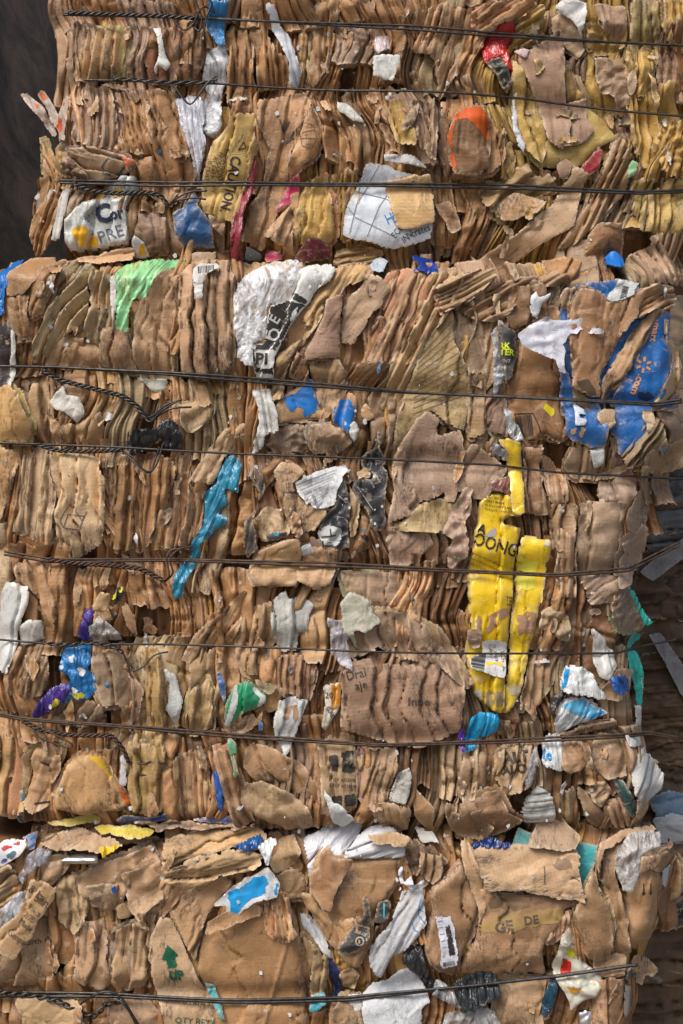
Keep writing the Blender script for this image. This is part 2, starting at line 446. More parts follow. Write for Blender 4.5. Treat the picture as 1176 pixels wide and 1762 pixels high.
def strip(name, mat, col, x, y0, y1, w, per, amp, seed, flow, bale, h0=0, cr=5, skirt=34, tear=7, flute=.5, lean=0):
    """upright folded layers: a ribbon that follows the flow of the bale"""
    r = np.random.default_rng(seed)
    nu = max(4, int(w / 1.5)); nv = max(6, int((y1 - y0) / 4.0))
    u = np.linspace(-.5, .5, nu + 1); v = np.linspace(0, 1, nv + 1)
    U, V = np.meshgrid(u, v)
    wv = w * (1 + .30 * (vn(V * (y1 - y0) / 60 + seed % 51, V * 0, seed % 91) - .5))
    sx = U * wv
    so = U * w
    top = y0 + tear * 2.4 * (fbm(so / 11 + seed % 77, so * 0, seed % 61, 3) - .5)
    bot = y1 + tear * 2.4 * (fbm(so / 11 + seed % 67, so * 0 + 3, seed % 71, 3) - .5)
    py = top + (bot - top) * V
    px = x + sx + flow(x + sx, py) + lean * (py - (y0 + y1) / 2)
    p, tone, crease = pleats(so + w, py, per, seed, skew=r.uniform(.72, 1))
    z = base(px, py, bale)
    p2, t2, _ = pleats(so + w + 90, py + 40, per * .42, seed + 3, skew=.9, wav=.6)
    m2 = sstep(.42, .62, vn(px / 40, py / 52, seed % 353))
    tone = tone + (t2 - .5) * .6 * m2
    hz = h0 + amp * p + amp * .26 * (p2 - .5) * m2 + lumps(px, py, seed, cr, r.uniform(22, 60))
    # sharp cross dents where the sheet buckled
    for _ in range(r.integers(0, 3)):
        yc = r.uniform(y0, y1); sl_ = r.uniform(-.5, .5)
        dd = (py - yc - sl_ * sx) / 4.0
        hz = hz - amp * .35 * np.exp(-dd * dd)
    de = (.5 - np.abs(U)) * w
    rl = min(4.5, w * .3)
    hz = hz - amp * .7 * (1 - np.sqrt(np.clip(1 - (1 - np.clip(de / rl, 0, 1)) ** 2, 0, 1)))
    dv = np.minimum(V, 1 - V) * (y1 - y0)
    curl = r.uniform(-6, 5)
    hz = hz + curl * np.exp(-dv / 14)
    h = z + hz
    edge = np.exp(-dv / 2.6)
    N_ = (nu + 1)
    idx = np.arange((nu + 1) * (nv + 1)).reshape(nv + 1, nu + 1)
    quads = np.stack([idx[1:, :-1], idx[1:, 1:], idx[:-1, 1:], idx[:-1, :-1]], -1).reshape(-1, 4)
    wear = np.stack([tone, edge, crease], -1).reshape(-1, 3)
    hb = BALE_BASE[bale] + h0
    o = build(name, mat, col, px.ravel(), py.ravel(), quads, h.ravel(), hb, so.ravel(), py.ravel(), wear, skirt, flute=flute)
    return o

def smooth_poly(pts, seed, tear, step=5.0, rnd=True):
    p = np.array(pts, float); n = len(p)
    out = []
    for i in range(n):
        p0, p1, p2, p3 = p[i - 1], p[i], p[(i + 1) % n], p[(i + 2) % n]
        L = np.hypot(*(p2 - p1)); k = max(1, int(L / step))
        for j in range(k):
            t = j / k
            lin = p1 + (p2 - p1) * t
            if rnd:
                cr_ = .5 * ((2 * p1) + (-p0 + p2) * t + (2 * p0 - 5 * p1 + 4 * p2 - p3) * t * t + (-p0 + 3 * p1 - 3 * p2 + p3) * t ** 3)
                lin = lin * .8 + cr_ * .2
            out.append(lin)
    out = np.array(out)
    nx = vn(out[:, 0] / 7, out[:, 1] / 7, seed % 401) + .7 * vn(out[:, 0] / 3, out[:, 1] / 3, seed % 409) + 2.1 * vn(out[:, 0] / 17, out[:, 1] / 17, seed % 419) - 1.9
    ny = vn(out[:, 0] / 7, out[:, 1] / 7, seed % 431) + .7 * vn(out[:, 0] / 3, out[:, 1] / 3, seed % 433) + 2.1 * vn(out[:, 0] / 17, out[:, 1] / 17, seed % 439) - 1.9
    tm = .35 + 1.1 * sstep(.35, .7, vn(np.arange(len(out)) * step / 60.0 + seed % 37, out[:, 0] * 0, seed % 211))
    out[:, 0] += tear * nx * tm; out[:, 1] += tear * ny * tm
    return out
def poly_dist(x, y, poly):
    """signed distance (inside > 0) and nearest boundary point"""
    a = poly; b = np.roll(poly, -1, 0)
    x = np.asarray(x); y = np.asarray(y)
    best = np.full(x.shape, 1e9); qx = x.copy(); qy = y.copy(); ins = np.zeros(x.shape, bool)
    for (ax, ay), (bx, by) in zip(a, b):
        ex, ey = bx - ax, by - ay
        L = ex * ex + ey * ey + 1e-9
        t = np.clip(((x - ax) * ex + (y - ay) * ey) / L, 0, 1)
        cx, cy = ax + t * ex, ay + t * ey
        dd = (x - cx) ** 2 + (y - cy) ** 2
        m = dd < best
        best = np.where(m, dd, best); qx = np.where(m, cx, qx); qy = np.where(m, cy, qy)
        c = (ay > y) != (by > y)
        with np.errstate(divide='ignore', invalid='ignore'):
            xi = ax + (y - ay) * ex / (ey if ey else 1e-9)
        ins ^= c & (x < xi)
    dist = np.sqrt(best)
    return np.where(ins, dist, -dist), qx, qy
def clip_grid(poly, g, ang=0, gy=None):
    """quad grid (turned by ang degrees) clipped to the outline, border vertices snapped onto it"""
    gy = gy or g
    c, s = math.cos(math.radians(ang)), math.sin(math.radians(ang))
    ctr = poly.mean(0)
    u = (poly[:, 0] - ctr[0]) * c + (poly[:, 1] - ctr[1]) * s
    v = -(poly[:, 0] - ctr[0]) * s + (poly[:, 1] - ctr[1]) * c
    us = np.arange(u.min() - g, u.max() + 2 * g, g); vs = np.arange(v.min() - gy, v.max() + 2 * gy, gy)
    U, V = np.meshgrid(us, vs)
    X = ctr[0] + U * c - V * s; Y = ctr[1] + U * s + V * c
    dist, qx, qy = poly_dist(X.ravel(), Y.ravel(), poly)
    dist = dist.reshape(U.shape); qx = qx.reshape(U.shape); qy = qy.reshape(U.shape)
    nv, nu = U.shape
    idx = np.arange(nv * nu).reshape(nv, nu)
    dq = np.stack([dist[:-1, :-1], dist[:-1, 1:], dist[1:, 1:], dist[1:, :-1]], -1)
    keep = (dq > -.15 * g).sum(-1) >= 3
    near = (np.abs(dist) < .62 * g) | (dist < 0)
    X = np.where(near, qx, X); Y = np.where(near, qy, Y); dist = np.where(near, 0, dist)
    quads = np.stack([idx[1:, :-1], idx[1:, 1:], idx[:-1, 1:], idx[:-1, :-1]], -1)[keep]
    used = np.unique(quads)
    mp = np.zeros(nv * nu, int); mp[used] = np.arange(len(used))
    quads = mp[quads]
    f = lambda a: a.ravel()[used]
    return f(X), f(Y), quads, f(dist), f(U), f(V)

def thing_props(o, label, cat, group=None, kind=None):
    o['label'] = label; o['category'] = cat
    if group: o['group'] = group
    if kind: o['kind'] = kind

def panel(name, label, pts, col, mat='card', h=8, pl=None, cr=4, crs=26, tear=2.2, roll=2.5, rd=2.0, skirt=4.5, flap=False, tilt=(0, 0), bow=0,
          bowang=0, flute=.5, g=None, bale=None, lm=None, group=None, seed=None, cat=None, parent=None, pinch=1, skew=.94, wav=.35, ridge=None, rnd=True, pctl=72, children_off=False):
    p0 = np.array(pts, float)
    if mat in ('film', 'green', 'bag'): crs *= 1.7; cr *= .75
    if mat != 'card' or lm: pctl = max(pctl, 86)
    if mat == 'gloss': cr *= .9
    if mat == 'print': cr += 2.5; crs = min(crs, 26)
    if mat == 'paper' and cr > 5: cr *= .6; crs *= 2.0
    if name == 'cardboard_box': skirt = 40; rd = 12; roll = 9; cr += 2
    if h > 4: h = 4 + (h - 4) * (.55 if p0[:, 1].mean() < 1420 else .95)
    else: h = h
    seed = seed if seed is not None else int(abs(p0[0][0] * 131 + p0[0][1] * 717 + p0[-1][0] * 31)) % 100003
    if mat == 'bag' and pl is None and name not in ('red_bottle', 'balloon', 'plastic_cup', 'shop_cloth'): pl = ((seed * 7) % 60 - 30, 13, 6); wav = .8
    if pl and mat == 'card' and not flap and 10 < pl[1] < 40 and name == 'flattened_box': pl = (pl[0], pl[1] * .78, pl[2] * 1.3); wav = max(wav, .5)
    poly = smooth_poly(pts, seed, tear, rnd=rnd)
    ctr = poly.mean(0)
    bale = bale or bale_of(ctr[0], ctr[1])
    ang = 0
    area = (poly[:, 0].max() - poly[:, 0].min()) * (poly[:, 1].max() - poly[:, 1].min())
    if g is None: g = 2.2 if area < 9000 else 2.6
    if pl: ang = pl[0]
    X, Y, quads, dist, U, V = clip_grid(poly, g, ang, g * (1.5 if pl else 1))
    if len(quads) == 0: return None
    zb = base(X, Y, bale) if pinch else np.full(X.shape, BALE_BASE[bale])
    under = zmap[zix(X, Y)]
    rel = (under - zb)[under > -300]
    lift = np.clip(np.percentile(rel, pctl), -12, 55) if len(rel) > 4 and bale != 'far' else 0
    if bale == 'far': under = np.full(X.shape, -400.0)
    z = np.zeros(X.shape)
    tone = np.full(X.shape, .5); crease = np.zeros(X.shape)
    if pl:
        p, tone, crease = pleats(U + 500, V + 900, pl[1], seed, skew=skew, wav=wav)
        z += pl[2] * (p - .5)
        if pl[1] > 15:
            p2, t2, _ = pleats(U + 300, V + 100, pl[1] * .36, seed + 7, skew=.9, wav=.6)
            m2 = sstep(.42, .62, vn(X / 46, Y / 60, seed % 353))
            z += pl[2] * .30 * (p2 - .5) * m2; tone = tone + (t2 - .5) * .6 * m2
    z += lumps(X, Y, seed, cr, crs)
    if cr: crease = np.maximum(crease, .5 * sstep(.25, .5, crumple(X, Y, crs, seed % 977)))
    ul = vn(X / 34, Y / 34, seed % 389)
    keyp = 1 if mat == 'card' and not lm else (.55 if mat == 'card' else .4)
    small = keyp * 1 if min(X.max() - X.min(), Y.max() - Y.min()) > 40 else .45 * keyp
    if flap: z += 16 * (ul - .42) * np.exp(-dist / 16) * small
    elif roll: z += (30 * (ul - .62) * np.exp(-dist / 12) + 8 * (ul - .5) * np.exp(-dist / 4)) * small
    if roll:
        z -= rd * (1 - np.sqrt(np.clip(1 - (1 - np.clip(dist / roll, 0, 1)) ** 2, 0, 1)))
    if bow:
        c, s = math.cos(math.radians(bowang)), math.sin(math.radians(bowang))
        bu = (X - ctr[0]) * c + (Y - ctr[1]) * s
        m = max(abs(bu.min()), abs(bu.max()))
        z += bow * (1 - (bu / m) ** 2)
    if ridge:            # folded edges: list of (x0,y0,x1,y1,amp,width)
        for (x0, y0, x1, y1, am, wd) in ridge:
            ex, ey = x1 - x0, y1 - y0; L = math.hypot(ex, ey)
            dd = np.abs((X - x0) * ey - (Y - y0) * ex) / L
            z += am * np.maximum(0, 1 - dd / wd)
            crease = np.maximum(crease, np.exp(-(dd / 1.8) ** 2))
    z += tilt[0] * (X - ctr[0]) / 100 + tilt[1] * (Y - ctr[1]) / 100
    hh = zb + lift + h + z
    edge = np.exp(-dist / 2.8)
    wear = np.stack([tone, edge, crease], -1)
    hb = BALE_BASE[bale] + lift + h
    if mat not in ('card', 'print', 'gloss', 'tin'): skirt = min(skirt, 1.2)
    elif flap: skirt = 3.6
    if name in ('metal_can', 'red_bottle', 'plastic_cup', 'balloon', 'spray_tube'): skirt = 18
    o = build(name, mat, col, X, Y, quads, hh, hb, U, V, wear, skirt, cx=ctr[0], cy=ctr[1], flute=flute, closed=flap, parent=parent)
    o['_px'] = (float(ctr[0]), float(ctr[1]))
    if not parent and area > 2500 and mat == 'card' and not flap and seed % 5 < 3 and name != 'cardboard_scrap' and not children_off:
        rr = random.Random(seed)
        ex = (poly - ctr); L_ = np.hypot(ex[:, 0], ex[:, 1])[:, None] + 1e-6
        off = rr.uniform(3, 7)
        pu = poly + ex / L_ * off + np.array([rr.uniform(-4, 4), rr.uniform(-4, 4)])
        Xu, Yu, qu, du, Uu, Vu = clip_grid(pu[::2], 3.4, ang, 4.5)
        if len(qu):
            zu = (base(Xu, Yu, bale) if pinch else BALE_BASE[bale]) + lift + h - 6 + 2 * (vn(Xu / 20, Yu / 20, seed % 99) - .5) - (4 if roll else 0)
            if pl: zu = zu + pl[2] * (pleats(Uu + 500, Vu + 900, pl[1], seed, skew=skew, wav=wav)[0] - .6) * .5
            col_u = tuple(v * rr.choice([.78, .9, 1.12]) for v in col)
            wu = np.stack([np.full(Xu.shape, .5), np.exp(-du / 2.5), np.zeros(Xu.shape)], -1)
            o_par = o
            build('torn_layer', 'card', col_u, Xu, Yu, qu, zu, hb, Uu, Vu, wu, skirt, flute=.4, parent=o_par)
    if not parent:
        thing_props(o, label, cat or ' '.join(name.split('_')[-2:]), group or 'crushed boxes and paper pressed into the %s bale' % {'top': 'top', 'mid': 'middle', 'low': 'bottom', 'far': 'far'}[bale])
        if lm: LMK.append((lm, ctr[0], ctr[1]))
        KEEP.append((ctr[0], ctr[1], poly, o, lm))
    return o
KEEP = []

# decals: thin sheets laid on a piece by casting onto its mesh
BV = {}
def bvh(o):
    if o.name not in BV:
        me = o.data
        wm = o.location if not o.parent else o.location + o.parent.location
        n = len(me.vertices); co = np.zeros(n * 3, np.float32); me.vertices.foreach_get('co', co)
        co = co.reshape(-1, 3) + np.array(wm)
        BV[o.name] = (BVHTree.FromPolygons([tuple(c) for c in co], [tuple(p.vertices) for p in me.polygons]), float(co[:, 1].mean()))
    return BV[o.name]
def cast(o, pxs, pys, lift):
    tree, ym = bvh(o)
    k = (D + ym) / D
    res = []
    for x, y in zip(pxs, pys):
        wx, wz = (x - 588) * S * k, (881 - y) * S * k
        hit = tree.ray_cast(Vector((wx, -1.0, wz)), Vector((0, 1, 0)), 3)
        res.append(None if hit[0] is None else (wx, hit[0].y - lift, wz))
    return res
def decal_mesh(o, name, verts2d, faces, col, mat='ink', lift=.0011):
    """verts2d photo px"""
    loc = cast(o, [v[0] for v in verts2d], [v[1] for v in verts2d], lift)
    ok = [i for i, l_ in enumerate(loc) if l_ is not None]
    mp = {i: j for j, i in enumerate(ok)}
    fs = [tuple(mp[i] for i in f) for f in faces if all(i in mp for i in f)]
    if len(fs) < 1: return None
    me = bpy.data.meshes.new(name)
    off = o.location
    me.from_pydata([tuple(Vector(loc[i]) - off) for i in ok], [], fs)
    uvl = me.uv_layers.new(name='UVMap')
    for lp in me.loops:
        v = verts2d[ok[lp.vertex_index]]
        uvl.data[lp.index].uv = (v[0] * S, v[1] * S)
    ca = me.color_attributes.new('wear', 'FLOAT_COLOR', 'POINT')
    ca.data.foreach_set('color', np.tile(np.array([.5, 0, 0, 1], np.float32), len(me.vertices)))
    for p in me.polygons: p.use_smooth = True
    me.materials.append(M[mat])
    d_ = bpy.data.objects.new(name, me)
    d_.color = (*col, .3)
    d_.parent = o
    C.objects.link(d_)
    return d_
def patch(o, name, pts, col, mat='ink', tear=1.5, g=2.6, lift=.0008, rnd=True):
    if o is None: return
    poly = smooth_poly(pts, int(pts[0][0] * 7 + pts[0][1] * 3), tear, step=3.5, rnd=rnd)
    X, Y, q, dist, U, V = clip_grid(poly, g)
    return decal_mesh(o, name, list(zip(X, Y)), [tuple(a) for a in q], col, mat, lift)
def line(o, name, pts, w, col, mat='ink', lift=.0012):
    """polyline of width w px laid on a piece"""
    vs, fs = [], []
    for (x0, y0), (x1, y1) in zip(pts[:-1], pts[1:]):
        L = math.hypot(x1 - x0, y1 - y0); n = max(1, int(L / 3.0))
        nx, ny = -(y1 - y0) / L * w / 2, (x1 - x0) / L * w / 2
        b0 = len(vs)
        for i in range(n + 1):
            t = i / n; x = x0 + (x1 - x0) * t; y = y0 + (y1 - y0) * t
            vs += [(x + nx, y + ny), (x - nx, y - ny)]
        fs += [(b0 + 2 * i, b0 + 2 * i + 1, b0 + 2 * i + 3, b0 + 2 * i + 2) for i in range(n)]
    return vs, fs
def lines(o, name, segs, w, col, mat='ink', lift=.0012):
    if o is None: return
    V_, F_ = [], []
    for s in segs:
        vs, fs = line(o, name, s, w if not isinstance(w, list) else w[len(F_) % len(w)], col)
        b0 = len(V_); V_ += vs; F_ += [tuple(i + b0 for i in f) for f in fs]
    return decal_mesh(o, name, V_, F_, col, mat, lift)
def barcode(o, x, y, ang, w, hgt, n, col=(.03, .03, .03), name='barcode'):
    c, s = math.cos(math.radians(ang)), math.sin(math.radians(ang))
    r = random.Random(int(x + y)); V_, F_ = [], []
    u = 0
    step = w / n
    for i in range(n):
        bw = step * r.choice([.3, .45, .7])
        p0 = (x + (u) * c, y + u * s); p1 = (p0[0] - hgt * s, p0[1] + hgt * c)
        vs, fs = line(o, name, [p0, p1], bw, col)
        b0 = len(V_); V_ += vs; F_ += [tuple(k + b0 for k in f) for f in fs]
        u += step
    return decal_mesh(o, name, V_, F_, col, 'ink', .0014)
def text(o, s, x, y, size, ang=0, col=(.04, .035, .03), name='printed_text', sx=1.0, bold=0, bend=0, lift=.0014, spacing=1.0, step=3.5):
    """x,y = left end of the baseline in photo px, ang clockwise degrees of the reading direction, size = cap height px"""
    if o is None: return
    cu = bpy.data.curves.new('t', 'FONT'); cu.body = s; cu.size = 1; cu.offset = bold; cu.space_character = spacing; cu.resolution_u = 2
    to = bpy.data.objects.new('t', cu); C.objects.link(to)
    bpy.context.view_layer.update()
    dg = bpy.context.evaluated_depsgraph_get()
    me = bpy.data.meshes.new_from_object(to.evaluated_get(dg))
    bpy.data.objects.remove(to)
    bm = bmesh.new(); bm.from_mesh(me); bpy.data.meshes.remove(me)
    if not bm.verts: return
    k = size / .70
    for v in bm.verts: v.co.x *= k * sx; v.co.y *= k
    xs = [v.co.x for v in bm.verts]; ys = [v.co.y for v in bm.verts]
    for axis, lo, hi in ((0, min(xs), max(xs)), (1, min(ys), max(ys))):
        t = lo + step
        while t < hi:
            co = [0, 0, 0]; co[axis] = t; no = [0, 0, 0]; no[axis] = 1
            bmesh.ops.bisect_plane(bm, geom=bm.verts[:] + bm.edges[:] + bm.faces[:], plane_co=co, plane_no=no)
            t += step
    c, s_ = math.cos(math.radians(ang)), math.sin(math.radians(ang))
    vs = []
    for v in bm.verts:
        u, w = v.co.x, -v.co.y + bend * (v.co.x / 100) ** 2
        vs.append((x + u * c - w * s_, y + u * s_ + w * c))
    bm.verts.index_update()
    fs = [tuple(v.index for v in f.verts)[::-1] for f in bm.faces]
    bm.free()
    return decal_mesh(o, name, vs, fs, col, 'ink', lift)
# ------------------------------------------------------------------ the setting
def plainobj(name, verts, faces, mat, kind='structure'):
    me = bpy.data.meshes.new(name); me.from_pydata(verts, [], faces); me.materials.append(mat)
    o = bpy.data.objects.new(name, me); C.objects.link(o)
    if kind: o['kind'] = kind
    return o
def mat_wall():
    m, n, l, b = nt('grimy_concrete')
    tc = n.new('ShaderNodeTexCoord')
    mp = n.new('ShaderNodeMapping'); mp.inputs['Scale'].default_value = (1, .5, 1.6); mp.inputs['Rotation'].default_value = (math.radians(-30), 0, 0)
    l.new(tc.outputs['Object'], mp.inputs[0])
    a = n.new('ShaderNodeTexNoise'); a.inputs['Scale'].default_value = 5; a.inputs['Detail'].default_value = 9; a.inputs['Roughness'].default_value = .7; a.inputs['Distortion'].default_value = .8
    l.new(mp.outputs[0], a.inputs[0])
    r = n.new('ShaderNodeValToRGB'); l.new(a.outputs[0], r.inputs[0])
    e = r.color_ramp.elements
    e[0].position = .36; e[0].color = (.03, .021, .015, 1); e[1].position = .68; e[1].color = (.30, .20, .13, 1)
    k = r.color_ramp.elements.new(.45); k.color = (.10, .074, .05, 1)
    l.new(r.outputs[0], b.inputs['Base Color']); b.inputs['Roughness'].default_value = .7
    bp = n.new('ShaderNodeBump'); bp.inputs['Strength'].default_value = .5; bp.inputs['Distance'].default_value = .02
    l.new(a.outputs[0], bp.inputs['Height']); l.new(bp.outputs[0], b.inputs['Normal'])
    return m
GZ = -1.45
plainobj('ground', [(-30, -30, GZ), (30, -30, GZ), (30, 30, GZ), (-30, 30, GZ)], [(0, 1, 2, 3)], mat_plain('dirty_concrete_floor', (.16, .14, .12), .85, 0, .4, 6, .3))
def slab(name, x0, x1, y0, y1, z0, z1, mat, label, cat):
    v = [(x, y, z) for z in (z0, z1) for y in (y0, y1) for x in (x0, x1)]
    f = [(0, 2, 3, 1), (4, 5, 7, 6), (0, 1, 5, 4), (2, 6, 7, 3), (0, 4, 6, 2), (1, 3, 7, 5)]
    o = plainobj(name, v, f, mat, None)
    o['label'] = label; o['category'] = cat; o['kind'] = 'structure'
    return o
wallm = mat_wall()
slab('side_wall', -1.05, -.84, .06, 4.2, GZ, 2.4, wallm, 'dark grimy concrete wall running back at the left of the bales', 'wall')
slab('back_wall', -1.05, 3.5, 3.6, 3.8, GZ, 2.4, wallm, 'dark wall far behind the bales', 'wall')
0 and slab('shed_roof', -1.6, 3.5, .0, 4.2, 1.62, 1.70, wallm, 'dark roof above the bales', 'roof')

# packed inside of each bale: what shows only in the gaps
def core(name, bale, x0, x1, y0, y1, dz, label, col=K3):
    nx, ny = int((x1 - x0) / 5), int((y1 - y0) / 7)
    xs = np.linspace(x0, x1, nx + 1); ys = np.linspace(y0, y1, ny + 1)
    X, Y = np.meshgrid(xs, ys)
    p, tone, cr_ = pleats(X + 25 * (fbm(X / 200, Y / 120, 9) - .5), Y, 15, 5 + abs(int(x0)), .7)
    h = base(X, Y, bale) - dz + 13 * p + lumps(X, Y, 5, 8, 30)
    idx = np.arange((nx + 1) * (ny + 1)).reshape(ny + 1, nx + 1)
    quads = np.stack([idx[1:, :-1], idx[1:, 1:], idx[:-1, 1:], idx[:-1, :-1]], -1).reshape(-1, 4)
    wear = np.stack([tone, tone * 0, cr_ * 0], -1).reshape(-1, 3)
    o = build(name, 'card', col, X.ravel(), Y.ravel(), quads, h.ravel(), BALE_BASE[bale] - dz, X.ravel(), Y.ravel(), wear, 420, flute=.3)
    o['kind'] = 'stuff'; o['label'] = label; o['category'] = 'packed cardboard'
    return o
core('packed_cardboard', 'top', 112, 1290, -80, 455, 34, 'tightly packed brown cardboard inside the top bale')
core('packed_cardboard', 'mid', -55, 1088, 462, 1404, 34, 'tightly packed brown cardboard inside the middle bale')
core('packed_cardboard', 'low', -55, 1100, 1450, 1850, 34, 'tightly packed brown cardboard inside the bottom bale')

# ------------------------------------------------------------------ a farther stack seen past the right edge, its browns darkened to paint shade
xs = np.linspace(1040, 1330, 90); ys = np.linspace(760, 1850, 200)
X, Y = np.meshgrid(xs, ys)
p, tone, cr_ = pleats(Y + 30 * (fbm(X / 120, Y / 90, 19) - .5), X, 26, 77, .9)
h = base(X, Y, 'far') + 22 * p + lumps(X, Y, 9, 12, 50)
idx = np.arange(200 * 90).reshape(200, 90)
quads = np.stack([idx[1:, :-1], idx[1:, 1:], idx[:-1, 1:], idx[:-1, :-1]], -1).reshape(-1, 4)
_z = zmap.copy()
o = build('background_bale', 'card', (.14, .085, .05), X.ravel(), Y.ravel(), quads, h.ravel(), -430, X.ravel(), Y.ravel(), np.stack([tone, tone * 0, cr_ * 0], -1).reshape(-1, 3), 300, flute=.3)  # shade of the recess is put into this dark colour
o['label'] = 'brown bale farther back past the right edge, coloured dark for its shade'; o['category'] = 'bale'
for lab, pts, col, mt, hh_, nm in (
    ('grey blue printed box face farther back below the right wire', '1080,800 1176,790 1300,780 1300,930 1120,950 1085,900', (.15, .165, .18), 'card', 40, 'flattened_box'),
    ('folded box farther back at the right, coloured dark for shade', '1090,930 1300,900 1300,1080 1100,1060', (.10, .06, .035), 'card', 26, 'flattened_box'),
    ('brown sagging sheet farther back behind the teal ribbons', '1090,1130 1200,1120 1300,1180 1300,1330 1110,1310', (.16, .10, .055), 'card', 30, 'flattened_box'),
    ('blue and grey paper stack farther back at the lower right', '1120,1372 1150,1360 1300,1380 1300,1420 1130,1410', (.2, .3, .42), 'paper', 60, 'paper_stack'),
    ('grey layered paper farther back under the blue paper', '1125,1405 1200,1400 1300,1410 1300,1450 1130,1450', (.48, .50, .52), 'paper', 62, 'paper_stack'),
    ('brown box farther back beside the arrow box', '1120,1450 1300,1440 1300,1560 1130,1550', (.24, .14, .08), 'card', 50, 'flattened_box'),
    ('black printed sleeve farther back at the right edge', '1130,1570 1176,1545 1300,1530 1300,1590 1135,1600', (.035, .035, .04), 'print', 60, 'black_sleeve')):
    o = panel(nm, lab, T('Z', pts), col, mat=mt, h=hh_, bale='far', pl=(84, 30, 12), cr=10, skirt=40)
    if nm == 'black_sleeve': text(o, 'pagr', 1146, 1578, 13, -18, col=(.4, .4, .4))
for lab, pts in (('white woven strap slanting down behind the right edge', '1100,985 1128,960 1176,925 1300,840 1300,870 1190,950 1125,1000'),
                 ('second white woven strap below the seventh wire at the right', '1118,1090 1140,1090 1200,1180 1270,1280 1240,1290 1180,1210')):
    panel('woven_strap', lab, T('Z', pts), (.30, .30, .31), mat='paper', h=70, bale='far', cr=2, roll=0, flap=True, rnd=False, tear=.6, cat='strap', group='woven straps behind the bales')
zmap[:] = _z; owner[:] = np.where(owner >= 0, -1, owner)
KEEP.clear()

# ------------------------------------------------------------------ upright folded layers
def flow_mid(x, y):
    return 66 * (fbm(x / 330, y / 190, 21, 2) - .5) + 26 * (vn(x / 130, y / 62, 22) - .5)
def flow_top(x, y):
    return 62 * (fbm(x / 300, y / 150, 41, 2) - .5) + 24 * (vn(x / 130, y / 60, 42) - .5)
def shade(x, y):
    r = R.random()
    if y < 440:
        if x > 1040 and y > 0: return R.choice([KY, KY, KY, OL, K4])
        if x > 840: return R.choice([KY, KY, K4, OL, K1])
        if 700 < x < 900: return R.choice([K4, K4, K1, OL])
        return R.choice([K1, K1, K2, K1, K4])
    if y < 1420:
        if x < 420: return R.choice([K1, K2, K1, K2, K1, OL] if y < 1230 else [K1, KO, K1, K3])
        if x < 700: return R.choice([K1, K1, K4, K3, K2] if y < 1120 else [K1, K4, K3, K1])
        return R.choice([K4, K4, K1, K3, OL])
    if x < 560: return R.choice([K1, K2, K1, KO, KO])
    return R.choice([K1, K3, K4, KO, KO])
def tint(c, a=.15):
    f = 1 + R.uniform(-a, a)
    return tuple(max(.02, min(.9, v * f * (1 + R.uniform(-.03, .03)))) for v in c)
FOLDS = []
def band(bale, ftop, fbot, fl, fr, wlo, whi, per, amp, flow, seed, lean=0):
    x = fl((ftop(0) + fbot(0)) / 2) if callable(fl) else fl
    i = 0
    while True:
        w = R.uniform(wlo, whi) * (1.5 if R.random() < .2 else 1)
        xc = x + w / 2
        y0, y1 = float(ftop(xc)), float(fbot(xc))
        xr = float(fr((y0 + y1) / 2)) if callable(fr) else fr
        if xc > xr: break
        a = y0 - R.uniform(-14, 56); b = y1 + R.uniform(-14, 56)
        if a < -90 or R.random() < .5 and y0 > 440 and y0 < 460: a = y0
        if R.random() < .16: b = y0 + (y1 - y0) * R.uniform(.5, .8)
        elif R.random() < .16: a = y0 + (y1 - y0) * R.uniform(.2, .5)
        c = tint(shade(xc, (y0 + y1) / 2))
        pe = per * R.choice([.7, 1, 1.25, 1.7, 2.5])
        o = strip('cardboard_fold', 'card', c, xc, a, b, w * 1.25, pe, amp * R.uniform(.8, 1.5) * min(1.3, (pe / per) ** .5), seed * 1000 + i, flow, bale,
                  h0=R.uniform(-13, 12), cr=R.uniform(6, 14), tear=R.uniform(3, 9), flute=R.choice([0, .3, .6, 1]), lean=.55 * (float(vn(xc / 140, seed * 3.3, 88)) - .5) + R.uniform(-.05, .05))
        lab_group = 'upright cardboard folds packed into the %s bale' % {'top': 'top', 'mid': 'middle', 'low': 'bottom'}[bale]
        o['group'] = lab_group; o['category'] = 'cardboard fold'
        FOLDS.append((o, float(xc + flow(xc, (a + b) / 2)), (a + b) / 2, w, c, b - a))
        x += w * R.uniform(.78, 1.0); i += 1
c_ = lambda v: (lambda x: v)
Tl = lambda y: float(left_top(y)) + 8
Mr = lambda y: float(right_mid(y)) - 12
Lr = lambda y: float(right_low(y)) - 12
band('top', c_(-50), W['T1'], 95, 1230, 30, 52, 16, 15, flow_top, 1)
band('top', W['T1'], W['T2'], 100, 1200, 28, 52, 16, 17, flow_top, 2)
band('top', W['T2'], lambda x: W['T2'](x) + 120, 112, 1200, 28, 54, 17, 18, flow_top, 3)
band('top', lambda x: W['T3'](x) - 62, lambda x: W['T3'](x) + 8, 84, 1200, 28, 60, 17, 15, flow_top, 4)
band('top', lambda x: W['T3'](x) - 4, c_(452), 58, 1200, 24, 50, 15, 15, flow_top, 5)
band('mid', c_(448), lambda x: W['M1'](x) - 60, 2, 1150, 24, 50, 15, 15, flow_mid, 6)
band('mid', lambda x: W['M1'](x) - 80, W['M1'], 0, 1150, 26, 52, 17, 14, flow_mid, 7)
band('mid', W['M1'], W['M2'], -10, 1160, 28, 54, 17, 18, flow_mid, 8)
band('mid', W['M2'], W['M3'], -10, Mr, 28, 54, 17, 18, flow_mid, 9)
band('mid', W['M3'], W['M4'], -10, Mr, 26, 50, 16, 18, flow_mid, 10)
band('mid', W['M4'], W['M5'], -10, Mr, 28, 54, 17, 18, flow_mid, 11)
band('mid', W['M5'], c_(1418), -10, Mr, 24, 50, 15, 16, flow_mid, 12)
